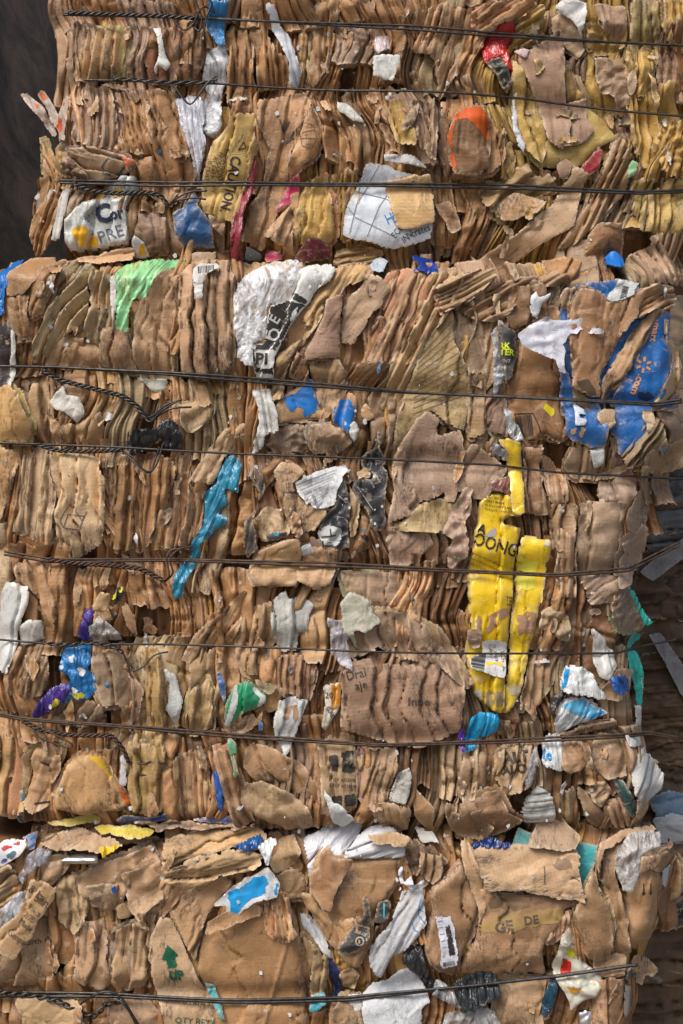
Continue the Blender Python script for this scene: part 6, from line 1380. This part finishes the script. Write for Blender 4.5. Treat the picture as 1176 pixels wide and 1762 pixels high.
lns(o, 'play_ring', 'M', ['%f,%f %f,%f' % (782 + 19 * math.cos(a), 612 + 19 * math.sin(a), 782 + 19 * math.cos(a + .55), 612 + 19 * math.sin(a + .55)) for a in [k * .5 for k in range(13)]], 2.4, (.45, .36, .26))
pat(o, 'play_triangle', 'M', '776,602 776,624 794,613', (.45, .36, .26), rnd=False, tear=0, lift=.0014); lns(o, 'cyan_edge', 'M', ['705,668 762,678'], 2.2, (.02, .36, .42))
PC('black_block', 'black printed block with a cyan mark right of the sleeve', 'M', '850,510 875,430 932,428 935,470 905,530 860,535', (.02, .02, .022), 'print', h=12, cr=4)
pat(KEEP[-1][3], 'cyan_mark', 'M', '895,432 905,432 902,500 895,500', (.02, .36, .46), tear=.3)
CP('narrow dark brown fold right of the black sleeve', 'M', '850,540 905,535 930,480 970,440 900,600 860,680 830,700', (.30, .17, .085), pl=(20, 20, 11), h=8)
PC('white_sack', 'long crumpled white paper sack slanting beside the pocket box', 'M', '825,690 850,620 930,520 990,380 1040,362 1085,340 1095,480 1105,530 1060,600 1000,660 930,700 880,800 830,740', (.52, .52, .53), 'paper', pl=(28, 30, 10), cr=9, crs=16, h=20, lm='the long white sack')
lns(KEEP[-1][3], 'blue_arc', 'M', ['1078,408 1066,440 1066,490 1100,530', '1035,530 1045,560 1062,566', '1062,465 1088,468'], 1.5, (.02, .22, .5))
PC('paper_shreds', 'small white shredded paper tuft above the white sack', 'M', '965,270 1000,330 1030,300 1045,345 1090,320 1080,380 1020,360 960,370', (.55, .55, .62), 'paper', cr=13, crs=7, tear=6, h=16)
PC('black_bag', 'crumpled black plastic bag right of the white sack', 'M', '985,720 1000,650 1040,630 1085,650 1105,740 1140,810 1176,860 1176,900 1130,890 1090,800 1020,760', BK, 'bag', cr=14, crs=14, h=18, lm='the crumpled black bag')
PC('white_sheet', 'large crumpled white sheet at the bottom edge', 'M', '785,1060 800,920 830,830 870,810 920,800 1000,740 1060,780 1100,850 1125,910 1080,950 1080,1060', (.56, .57, .58), 'paper', cr=13, crs=28, h=16, tear=4, lm='the large white sheet')
PC('torn_paper', 'small white torn patch left of the large white sheet', 'M', '715,890 795,880 790,950 750,968 720,940', (.55, .54, .52), 'paper', tear=5, h=14)
CP('crumpled brown scrap below the pocket box', 'M', '685,770 740,745 780,780 760,850 700,850', (.38, .225, .12), cr=12, crs=14, h=12)
CP('brown torn box corner at the bottom edge left of the white sheet', 'M', '650,940 700,880 790,890 800,1000 790,1060 650,1060', (.37, .225, .125), cr=7, h=8)
# tall box with label
o = panel('cardboard_box', 'upright brown box carrying a white shipping label', T('H', '325,490 360,460 428,402 440,440 478,520 482,560 468,640 430,700 418,782 372,780 335,750 305,690 318,640 335,570'), (.39, .225, .115), pl=(4, 110, 12), cr=5, crs=34, h=14, lm='the upright labelled box', flute=.3)
o = PC('shipping_label', 'long white shipping label with a black bar', 'N', '18,485 100,470 112,560 130,640 128,705 60,725 48,700 55,640', (.60, .61, .68), 'paper', h=4, cr=3, skirt=1.5, roll=0, pctl=97, lm='the long shipping label', cat='label')
pat(o, 'black_bar', 'N', '70,518 92,515 120,652 92,662', INK, rnd=False, tear=.2); barcode(o, *T('N', '62,690')[0], -8, 20, 8, 12, col=INK)
for i in range(5): lns(o, 'label_row', 'N', ['%d,%d %d,%d' % (36 + i * 5, 500 + i * 30, 60 + i * 4, 496 + i * 30)], 1, (.15, .15, .2))
CF('thin bent box edge standing beside the labelled box', 'H', '428,332 445,320 458,340 482,400 522,485 505,560 488,600 478,520 440,440', (.41, .25, .135), h=18, pl=(-14, 30, 8), roll=3, cr=3)
PC('teal_card', 'left turquoise card standing above the big torn box', 'H', '598,348 612,310 624,280 672,300 655,352', (.16, .50, .50), 'print', flap=True, roll=0, h=4, cr=2, bale='low', pinch=0, lm='the left turquoise card')
PC('teal_card', 'right turquoise card peeled beside the big torn box', 'H', '800,338 840,334 892,340 878,400 858,470 828,478 815,400', (.04, .36, .38), 'print', flap=True, roll=0, h=4, cr=4, bale='low', lm='the right turquoise card')
PC('navy_bag', 'shiny navy plastic in the gap above the big torn box', 'H', '462,340 500,322 560,320 600,330 590,350 470,352', (.008, .03, .15), 'bag', cr=9, crs=12, h=6, bale='low')
CF('pale torn flap standing on top of the big torn box', 'H', '655,345 680,300 702,258 740,262 772,250 800,285 836,318 812,352 770,360 720,352', (.42, .28, .18), h=8, cr=4, bow=6, bale='low', lm='the pale standing flap')
box = panel('cardboard_box', 'big torn brown box with smeared black letters', T('H', '485,480 640,488 830,530 810,560 780,560 782,590 745,640 712,660 700,705 716,786 560,782 430,790 440,740 480,620 492,560'), (.40, .235, .125), pl=(0, 150, 10), cr=6, crs=40, h=14, bow=8, lm='the big torn box', flute=.4, tear=3.5)
pat(box, 'tape_band', 'N', '200,500 300,470 420,455 560,430 620,430 620,500 500,510 400,530 230,545', (.40, .26, .10), tear=2)
txt(box, 'N', 'GE', 300, 542, 44, -8, col=(.13, .09, .06), bold=.04, sx=1.1); txt(box, 'N', 'DE', 435, 508, 38, -8, col=(.13, .09, .06), bold=.04); txt(box, 'N', 'E', 205, 538, 40, 6, col=(.13, .09, .06), bold=.04)
pat(box, 'dirt_smear', 'N', '275,380 380,350 470,360 470,430 380,450 280,440', (.20, .125, .07), tear=4, lift=.0005)
o = CF('light scuffed top face of the big torn box overhanging it', 'H', '452,352 520,350 600,342 700,352 822,360 832,430 832,480 848,530 780,520 640,490 520,484 470,400', (.46, .30, .175), h=20, pl=(80, 90, 8), cr=4, roll=4, tear=3, tilt=(0, 26), lm='the scuffed top face', flute=.8)
pat(o, 'ink_smear', 'N', '560,225 640,215 660,250 600,262', (.26, .17, .11), tear=5); lns(o, 'ink_line', 'N', ['528,240 530,320', '520,358 545,350', '655,290 700,310'], 1.6, (.10, .08, .07))
CP('shredded brown edge right of the big torn box', 'H', '740,600 790,560 800,590 770,640 735,680 715,670', (.34, .22, .13), pl=(6, 12, 10), cr=10, h=8, tear=5)
CP('dark wide brown fold right of the torn box', 'H', '850,470 870,430 890,470 930,560 945,640 930,735 860,725 810,680 790,600 800,570', (.31, .18, .09), pl=(-14, 56, 15), cr=4, h=8, bow=6, lm='the dark wide fold')
CP('long curved brown fold sweeping up to the bale corner', 'H', '880,400 900,350 960,320 1000,310 950,370 945,440 975,520 992,640 998,700 950,722 945,620 920,520', (.355, .205, .105), pl=(-8, 34, 18), cr=3, h=8, lm='the sweeping corner fold')
CF('thin brown sheet edge bent over the corner of the bottom bale', 'H', '880,390 900,335 980,300 1090,285 1100,300 990,318 915,352 895,420', (.36, .22, .12), h=14, roll=2, cr=3)
PC('plastic_film', 'crumpled clear bag at the upper right of the bottom bale', 'H', '955,370 1000,310 1060,300 1110,300 1105,345 1040,375 1030,440 1005,500 975,490 948,430', (.48, .46, .44), 'film', cr=11, crs=11, h=18, lm='the lower clear bag')
o = panel('cardboard_box', 'narrow brown box with two black arrows at the right edge', T('H', '1022,440 1040,380 1100,368 1140,378 1156,410 1135,470 1125,560 1115,640 1108,700 1075,732 1040,720 992,695 985,560 990,500'), (.385, .225, .115), pl=(2, 46, 14), cr=5, crs=34, h=16, roll=12, rd=16, lm='the arrow box', flute=.3)
for x_ in (976, 1010):
    lns(o, 'black_arrow', 'N', ['%d,305 %d,345' % (x_, x_ + 1)], 2.0, INK); pat(o, 'arrow_head', 'N', '%d,340 %d,345 %d,370' % (x_ - 11, x_ + 12, x_ + 2), INK, rnd=False, tear=0)
CF('crumpled top flap of the arrow box', 'H', '1025,430 1040,380 1075,375 1130,372 1152,405 1130,445 1085,430 1060,425', (.36, .22, .12), h=10, cr=7, roll=3)
CP('orange brown fold at the far right beside the arrow box', 'H', '1140,440 1176,400 1200,430 1195,540 1150,570 1120,600 1130,510', (.42, .24, .11), pl=(16, 26, 12), h=6)
PC('paper_scrap', 'pale blue paper stuck right of the arrow box flap', 'H', '1120,440 1155,425 1150,480 1135,510 1122,480', (.5, .56, .6), 'paper', h=8)
o = PC('printed_bag', 'cream bag with red and yellow print beside the big torn box', 'H', '770,640 790,612 812,680 830,720 860,745 905,790 885,850 832,872 800,900 780,840 745,790 740,755', (.52, .50, .40), 'gloss', cr=8, crs=18, h=10, lm='the cream printed bag')
pat(o, 'red_print', 'H', '765,712 800,735 800,770 765,785', (.50, .02, .01)); pat(o, 'orange_print', 'H', '775,805 800,815 838,822 800,838', (.62, .26, .01)); pat(o, 'yellow_print', 'H', '782,690 800,682 814,705 806,724 788,712', (.60, .55, .02))
PC('blue_film', 'dark teal film strip left of the cream printed bag', 'H', '700,860 738,780 748,790 742,880 712,920 700,910', (.008, .05, .09), 'bag', h=6, cr=5, lm='the dark teal film')
PC('metal_can', 'shiny silver can end at the lower right', 'H', '982,812 1002,820 1024,850 1012,925 985,938 980,880', (.6, .6, .6), 'tin', bow=14, cr=2, h=8, lm='the silver can end', pctl=60)
PC('metal_can', 'silver can fragment at the bottom edge below the cream bag', 'H', '822,905 872,895 880,945 830,960', (.55, .57, .55), 'tin', bow=10, cr=4, h=8, pctl=60)
CP('brown box column under the lowest wire at right', 'H', '880,790 900,785 980,790 985,870 980,960 860,960 870,860', (.33, .2, .11), pl=(2, 34, 12), cr=6, h=8)
CP('brown crumpled lump over the lowest wire at right', 'H', '880,730 940,720 990,720 985,785 920,790 880,780', (.34, .21, .12), cr=9, crs=24, h=8)
CF('pointed torn brown flap at the lower right corner', 'H', '1060,750 1088,762 1122,800 1100,822 1075,815 1062,850 1040,830 1050,790', (.39, .25, .15), h=14, cr=5)
CP('brown upright flap ends at the lower right', 'H', '1010,745 1040,725 1060,760 1040,830 1015,790', (.32, .2, .12), pl=(4, 18, 10), h=8)
PC('black_scrap', 'small black triangle with a cyan ring at the lower right', 'H', '985,795 1010,762 1048,805 1020,812', BK, 'print', h=12)
o = PC('black_parcel', 'black taped parcel lying across the bottom of the bale', 'H', '400,815 430,790 545,760 552,800 562,850 500,880 432,905 410,860', (.016, .02, .022), 'bag', pl=(-4, 9, 5), cr=7, crs=16, h=18, bow=6, lm='the black taped parcel')
PC('plastic_film', 'grey torn film left of the black taped parcel', 'H', '340,800 390,820 410,860 430,900 395,880 330,850', (.3, .31, .32), 'film', cr=9, crs=9, h=12)
CP('brown box face right of the black taped parcel', 'H', '555,800 620,790 705,795 712,850 700,960 560,960 540,890', (.345, .21, .12), pl=(0, 60, 9), cr=6, h=8)
PC('plastic_film', 'clear crumpled film at the bottom edge', 'H', '370,960 375,910 430,905 500,885 545,900 560,960', (.42, .42, .42), 'film', cr=11, crs=10, h=14, lm='the bottom clear film')
# ------------------------------------------------------------------ torn scraps caught in the surface
def scrap_poly(x, y, w, h, ang, r, lo=.62):
    n = r.randint(6, 9); P = []
    for k in range(n):
        a = 2 * math.pi * k / n + r.uniform(-.25, .25); q = r.uniform(lo, 1.1)
        u, v = w / 2 * q * math.cos(a), h / 2 * q * math.sin(a)
        P.append((x + u * math.cos(ang) - v * math.sin(ang), y + u * math.sin(ang) + v * math.cos(ang)))
    return P
def keepout(x, y):
    for (cx, cy, poly, o, lm) in KEEP:
        if o.data.materials[0].name != 'kraft_card' or (lm and (len(o.children) > 0 or 'smooth' in lm)):
            if abs(cx - x) < 160 and abs(cy - y) < 230:
                dd, _, _ = poly_dist(np.array([x]), np.array([y]), poly[::3])
                if dd[0] > -14: return True
    return False
PSCR = []
n_ = 0; tries = 0
while n_ < 130 and tries < 1500:
    tries += 1
    x, y = R.uniform(20, 1165), R.uniform(5, 1755)
    b_ = bale_of(x, y)
    if (b_ == 'top' and x < float(left_top(y)) + 25) or (b_ == 'mid' and x > float(right_mid(y)) - 25) or (b_ == 'low' and x > float(right_low(y)) - 25): continue
    if abs(y - 436) < 10 or abs(y - 1425) < 8 or keepout(x, y): continue
    w, h_ = R.uniform(10, 26), R.uniform(24, 80)
    if R.random() < .15: w, h_ = h_, w * .8
    c = tint(shade(x, y), .14)
    pap = R.random() < .26
    if pap:
        c = R.choice([(.58, .57, .54), (.60, .60, .60), (.50, .47, .40), (.62, .62, .64), (.03, .16, .36), (.05, .05, .055), (.42, .43, .46)])
        w *= .62; h_ *= .62
    o = panel('paper_scrap' if pap else 'cardboard_scrap', '', scrap_poly(x, y, w, h_, R.uniform(-.5, .5), R, .3 if pap else .5), c, cr=R.uniform(3, 8), crs=R.uniform(10, 22), tear=R.uniform(2, 4.5), roll=0,
              h=R.uniform(3, 9), flap=True, flute=R.choice([0, 0, .5, 1]), seed=R.randint(0, 99999), tilt=(R.uniform(-20, 20), R.uniform(-20, 20)), pl=(R.uniform(-30, 30), R.uniform(14, 30), R.uniform(3, 8)),
              group='torn cardboard scraps caught in the bales', pctl=70)
    if o is None: continue
    KEEP.pop()
    o['category'] = 'paper scrap' if pap else 'cardboard scrap'
    if pap:
        o.data.materials[0] = M['paper']; o['group'] = 'small paper scraps caught in the bales'
        PSCR.append((o, x, y, w, c))
    else: SCRAPS.append((o, x, y, w, c))
    n_ += 1
# paper crumbs: far too many small flecks to count
bmc = []; bfc = []
for k in range(360):
    if k % 2:
        x, y = R.uniform(10, 1150), R.uniform(0, 1762)
    else:
        cx, cy = R.choice([(620, 180), (640, 830), (980, 1130), (720, 1500), (560, 760), (240, 1440), (700, 1350), (1000, 60), (900, 1350), (470, 900)])
        x, y = R.gauss(cx, 70), R.gauss(cy, 60)
    if not (5 < x < 1165 and 0 < y < 1760): continue
    iy_, ix_ = zix(x, y)
    h_ = zmap[iy_, ix_]
    if h_ < float(base(x, y, bale_of(x, y))) - 25 or (y < 432 and x < float(left_top(y)) + 12) or (432 < y < 1415 and x > float(right_mid(y)) - 14) or (y > 1415 and x > float(right_low(y)) - 14): continue
    n = R.randint(4, 6); a0 = R.uniform(0, 6); s_ = R.choice([.8, 1.2, 1.6, 2.2, 4.0])
    b0 = len(bmc)
    bale_ = bale_of(x, y)
    for q in range(n):
        a = a0 + 2 * math.pi * q / n; r_ = s_ * R.uniform(.4, 1.2)
        bmc.append(to_world(x + r_ * math.cos(a), y + r_ * math.sin(a) * 1.3, h_ + 1.5 + R.uniform(0, 2.5), h_))
    bfc.append(tuple(range(b0, b0 + n))[::-1])
me = bpy.data.meshes.new('paper_crumbs'); me.from_pydata(bmc, [], bfc)
me.materials.append(mat_plain('paper_crumb', (.50, .49, .47), .7, 0, .3, 30, .1))
o = bpy.data.objects.new('paper_crumbs', me); C.objects.link(o)
o['kind'] = 'stuff'; o['label'] = 'tiny white paper crumbs scattered over the bales'; o['category'] = 'paper crumbs'

# ------------------------------------------------------------------ which folds show: keep the 300 that show most, the rest as one mass
vis = np.bincount(owner[owner >= 0].ravel(), minlength=len(OWN))
vis_of = {o.name: int(v) for o, v in zip(OWN, vis)}
FOLDS.sort(key=lambda f: -vis_of[f[0].name])
keep_f, rest = FOLDS[:290], FOLDS[290:]
drop = [f for f in rest if vis_of[f[0].name] < 3]
mass = [f for f in rest if vis_of[f[0].name] >= 3]
print('folds', len(FOLDS), 'kept', len(keep_f), 'mass', len(mass), 'dropped', len(drop))
for f in drop: bpy.data.objects.remove(f[0])
if mass:
    tgt = mass[0][0]
    with bpy.context.temp_override(active_object=tgt, object=tgt, selected_objects=[f[0] for f in mass], selected_editable_objects=[f[0] for f in mass]):
        bpy.ops.object.join()
    tgt.name = 'packed_folds'; tgt['kind'] = 'stuff'; tgt['label'] = 'half hidden cardboard folds filling the small gaps in the bales'; tgt['category'] = 'packed cardboard'
    if 'group' in tgt: del tgt['group']
FOLDS = keep_f
# ------------------------------------------------------------------ baling wires
def tube(name, pts, r, mat, parent):
    """smooth round tube along 3-D points (world), as one mesh"""
    P = [Vector(p) for p in pts]
    out = []
    for i in range(len(P) - 1):
        p0, p1, p2, p3 = P[max(0, i - 1)], P[i], P[i + 1], P[min(len(P) - 1, i + 2)]
        k = max(1, min(12, int((p2 - p1).length / .004)))
        for j in range(k):
            t = j / k
            out.append(.5 * ((2 * p1) + (p2 - p0) * t + (2 * p0 - 5 * p1 + 4 * p2 - p3) * t * t + (3 * p1 - p0 - 3 * p2 + p3) * t ** 3))
    out.append(P[-1])
    V_, F_ = [], []
    ns = 8
    prev = None
    for i, p in enumerate(out):
        t = (out[min(i + 1, len(out) - 1)] - out[max(i - 1, 0)]).normalized()
        a = Vector((0, 1, 0)) if prev is None else prev
        a = (a - t * a.dot(t))
        if a.length < 1e-4: a = Vector((0, 0, 1)) - t * t.z
        a.normalize(); b = t.cross(a); prev = a
        for k in range(ns):
            th = 2 * math.pi * k / ns
            V_.append(p + (a * math.cos(th) + b * math.sin(th)) * r)
    for i in range(len(out) - 1):
        for k in range(ns):
            F_.append((i * ns + k, i * ns + (k + 1) % ns, (i + 1) * ns + (k + 1) % ns, (i + 1) * ns + k))
    F_.append(tuple(range(ns))[::-1]); F_.append(tuple((len(out) - 1) * ns + k for k in range(ns)))
    me = bpy.data.meshes.new(name)
    off = parent.location if parent else Vector((0, 0, 0))
    me.from_pydata([v - off for v in V_], [], F_)
    for p in me.polygons: p.use_smooth = True
    me.materials.append(M[mat])
    o = bpy.data.objects.new(name, me); C.objects.link(o)
    o.parent = parent
    return o
from collections import defaultdict
def wire_h(f, x0, x1, bale):
    xs = np.arange(x0, x1 + 1, 8.0)
    ys = f(xs)
    m = np.full(xs.shape, -400.0)
    for dy in (-4, -1, 2, 5):
        for dx in (-5, -2, 1, 4):
            m = np.maximum(m, zmap[zix(xs + dx, ys + dy)])
    lo = BALE_BASE[bale] - 14
    m = np.clip(m, lo - 60, lo + 75)
    # taut wire: upper hull-like smoothing
    mp = np.pad(m, 6, mode='edge')
    m = np.array([np.percentile(mp[i:i + 13], 95) for i in range(len(m))])
    for _ in range(3):
        m = np.convolve(np.pad(m, 7, mode='edge'), np.ones(15) / 15, 'valid')
    m = m + 1.5
    return xs, ys, m
def wp(x, y, h, hb):
    X, Y, Z = to_world(x, y, h, hb); return Vector((X, Y, Z))
WIRES = {}
def wire(key, x0, x1, bale, n, label, rad=2.1, sep=3.9, mat='steel', twist=None, tails=(), cross=0):
    root = bpy.data.objects.new('baling_wire', None); C.objects.link(root)
    xs, ys, hs = wire_h(W[key], x0, x1, bale)
    hb = BALE_BASE[bale] + 10
    root.location = wp(xs[0], ys[0], hs[0], hb)
    thing_props(root, label, 'wire', 'steel wires strapped round the bales')
    for k in range(n):
        ph = k * 2.3 + len(WIRES)
        off = (k - (n - 1) / 2) * sep
        pts = [wp(x, y + (off * (math.cos((x - x0) / 240.0 * cross + ph * .3) if cross else 1)) + .8 * math.sin(x / 90 + ph), h + 2.2 + (k % 2) * 1.2 * cross, hb) for x, y, h in zip(xs, ys, hs)]
        tube('strand', pts, rad * S * 1.0, mat, root)
    hh = lambda x: float(np.interp(x, xs, hs))
    if twist:
        pth, turns, ns, tr = twist      # path of the twisted tail: list of px points
        P = []
        for (x, y) in pth: P.append((x, y))
        # resample
        q = []
        for (a, b), (c, e) in zip(P[:-1], P[1:]):
            L = math.hypot(c - a, e - b); m = max(2, int(L / 4))
            q += [(a + (c - a) * i / m, b + (e - b) * i / m) for i in range(m)]
        q.append(P[-1])
        qa = np.array(q)
        for _ in range(3):
            qa[1:-1] = (qa[:-2] + qa[1:-1] * 2 + qa[2:]) / 4
        s = 0
        for k in range(ns):
            pts = []; s = 0
            for i, (x, y) in enumerate(qa):
                if i: s += math.hypot(x - qa[i - 1][0], y - qa[i - 1][1])
                th = s / turns * 2 * math.pi + k * 2 * math.pi / ns
                zz = float(max(zmap[zix(x, y)], hh(x)))
                t = qa[min(i + 1, len(qa) - 1)] - qa[max(i - 1, 0)]; t = t / (np.hypot(*t) + 1e-9)
                pts.append(wp(x - t[1] * tr * math.cos(th), y + t[0] * tr * math.cos(th), hh(x) + 9 + tr * 1.15 * math.sin(th), hb))
            tube('twisted_tail', pts, rad * S * .82, mat, root)
    for tl in tails:
        pts = [wp(x, y, hh(x) + z, hb) for (x, y, z) in tl]
        tube('wire_end', pts, rad * S * .8, mat, root)
    WIRES[key] = root
    LMK.append((label_short[key], None, key))
    return root
label_short = {'T1': 'the top wire', 'T2': 'the second wire', 'T3': 'the third wire', 'M1': 'the fourth wire', 'M2': 'the fifth wire', 'M3': 'the sixth wire',
               'M4': 'the seventh wire', 'M5': 'the eighth wire', 'B1': 'the lowest wire'}
wire('T1', 112, 1200, 'top', 2, 'topmost steel baling wire, twisted at its left end, crossing the upper bale', cross=1, sep=5.6,
     twist=([(122, 30), (200, 33), (280, 36), (345, 40)], 34, 3, 2.6),
     tails=[[(330, 44, 6), (345, 62, 12), (350, 40, 14), (340, 8, 14), (352, 0, 16), (366, 12, 12), (358, 40, 14), (352, 76, 10)], [(300, 40, 8), (318, 60, 12), (335, 50, 12), (352, 22, 16), (372, 30, 9)]])
wire('T2', 148, 1200, 'top', 1, 'second steel baling wire from the top, single strand with a hooked tail',
     twist=([(198, 142), (240, 144), (300, 148), (372, 147)], 36, 2, 2.4),
     tails=[[(300, 148, 8), (312, 168, 14), (330, 186, 16), (346, 168, 16), (360, 148, 14), (374, 136, 10)], [(350, 146, 8), (362, 144, 12), (376, 143, 14)]])
wire('T3', 108, 1200, 'top', 2, 'third steel baling wire from the top, double, just above the yellow caution box base',
     twist=([(132, 322), (160, 334), (205, 339), (260, 337), (280, 342), (293, 360)], 30, 3, 3.0), sep=5.0,
     tails=[[(293, 360, 8), (305, 350, 14), (330, 338, 16), (360, 336, 12)], [(293, 360, 8), (310, 352, 12), (335, 348, 14), (358, 350, 10)]])
wire('M1', -20, 1165, 'mid', 2, 'double steel wire highest on the middle bale, crossing the white and black bag', cross=1, sep=5.4, rad=2.25,
     twist=([(78, 640), (105, 655), (150, 667), (215, 683), (240, 700), (258, 724)], 32, 3, 3.0),
     tails=[[(255, 722, 8), (272, 715, 14), (290, 700, 16), (318, 690, 12)], [(257, 726, 8), (280, 716, 14), (300, 706, 18), (334, 703, 12)], [(250, 712, 8), (262, 728, 14), (285, 708, 16), (310, 694, 18)]])
wire('M2', -20, 1175, 'mid', 1, 'single steel wire below the black tape lump on the middle bale', rad=2.0,
     twist=([(70, 766), (100, 776), (160, 778), (215, 775)], 30, 3, 2.6),
     tails=[[(215, 775, 6), (235, 790, 14), (258, 814, 16), (274, 800, 18), (284, 765, 14)], [(215, 777, 6), (240, 800, 16), (262, 812, 18), (272, 790, 14), (278, 770, 12)]])
wire('M3', 10, 1185, 'mid', 2, 'brownish double steel wire over the teal scrap and the yellow carton', mat='rust', sep=4.2,
     twist=([(88, 962), (125, 968), (190, 972), (245, 978), (268, 990), (286, 1000)], 30, 3, 3.0),
     tails=[[(286, 1000, 8), (300, 985, 14), (296, 962, 18), (310, 945, 16), (332, 940, 10)], [(280, 998, 10), (294, 990, 16), (290, 960, 18), (300, 945, 14), (330, 945, 12)]])
wire('M4', -10, 1180, 'mid', 1, 'thin single steel wire above the blue and purple torn bag', rad=1.9,
     twist=([(78, 1104), (110, 1108), (160, 1105), (195, 1108), (215, 1122)], 30, 2, 2.4),
     tails=[[(215, 1122, 6), (228, 1150, 12), (248, 1146, 14), (268, 1126, 12), (292, 1120, 8)]])
wire('M5', -10, 1175, 'mid', 2, 'brownish wire lowest on the middle bale with a long loose tail', mat='rust', sep=4.0,
     twist=([(42, 1238), (75, 1254), (130, 1262), (195, 1263), (212, 1280), (225, 1308)], 30, 3, 2.8),
     tails=[[(225, 1308, 8), (250, 1310, 16), (265, 1306, 14), (284, 1311, 8)], [(225, 1308, 8), (240, 1325, 14), (262, 1332, 12), (276, 1338, 8)], [(40, 1236, 4), (90, 1256, 12), (128, 1276, 16), (118, 1282, 14), (60, 1262, 8)]])
wire('B1', -20, 1098, 'low', 2, 'thick double steel wire across the bottom bale with a curled end', rad=2.7, sep=6.0, cross=.5,
     twist=([(0, 1704), (50, 1708), (105, 1718), (140, 1738), (168, 1744), (185, 1722), (210, 1716)], 34, 2, 3.2),
     tails=[[(138, 1726, 6), (160, 1708, 16), (188, 1697, 20), (212, 1706, 18), (232, 1735, 18), (248, 1764, 10)], [(180, 1722, 8), (208, 1712, 18), (228, 1730, 20), (244, 1766, 12)]])

# ------------------------------------------------------------------ labels for the many plain pieces
def zone_wire(x, y):
    """which wires a point lies between"""
    names = ['T1', 'T2', 'T3', 'M1', 'M2', 'M3', 'M4', 'M5', 'B1']
    below = None
    for k in names:
        if float(W[k](x)) < y: below = k
    return below
LM = [(p, x, y) for (p, x, y) in LMK if x is not None]
ORD = ['', 'second ', 'third ', 'fourth ', 'fifth ', 'sixth ', 'seventh ', 'eighth ', 'ninth ', 'tenth ']
def auto_labels(items, noun):
    buckets = defaultdict(list)
    for it in items:
        o, x, y = it[0], it[1], it[2]
        best = sorted(LM, key=lambda l: math.hypot((l[1] - x), (l[2] - y)))[0]
        dx, dy = x - best[1], y - best[2]
        dirn = ('left of' if dx < 0 else 'right of') if abs(dx) > abs(dy) else ('above' if dy < 0 else 'below')
        tone = sum(it[4])
        if noun.endswith('paper'):
            adj = 'dark blue' if it[4][2] > 3 * it[4][0] else ('black' if tone < .3 else ('cream' if it[4][2] < .45 else 'white'))
        else: adj = 'pale brown' if tone > .90 else ('dark brown' if tone < .64 else ('yellowish' if it[4][2] < .3 * it[4][0] else ('greyish brown' if it[4][2] > .38 * it[4][0] and tone < .85 else 'mid brown')))
        buckets[(best[0], dirn, adj)].append((math.hypot(dx, dy), o))
    for (lm, dirn, adj), L in buckets.items():
        L.sort(key=lambda t: t[0])
        for i, (_, o) in enumerate(L):
            if i > 8:
                o['label'] = 'one of the farther %s %ss %s %s' % (adj, noun.split(' ')[0] + ' ' + ' '.join(noun.split(' ')[1:]), dirn, lm) if 0 else 'farther off %s %s %s %s' % (adj, noun, dirn, lm)
                continue
            o['label'] = ('%s%s %s %s %s' % (('nearest ' if len(L) > 1 else '') if i == 0 else ORD[min(i, 9)] + 'nearest ', adj, noun, dirn, lm)).strip()
auto_labels(FOLDS, 'cardboard fold standing')
auto_labels(SCRAPS, 'torn scrap of cardboard')
auto_labels(PSCR, 'little scrap of paper')
for o in bpy.data.objects:
    if '_px' in o: del o['_px']
from collections import Counter
_c = Counter(o['label'] for o in bpy.data.objects if 'label' in o)
print('SHARED', [(k, v) for k, v in _c.items() if v > 1][:30])
print('LONG', [k for k in _c if len(k.split()) > 16])
print('things', len([o for o in bpy.data.objects if not o.parent and o.type in ('MESH', 'EMPTY')]))
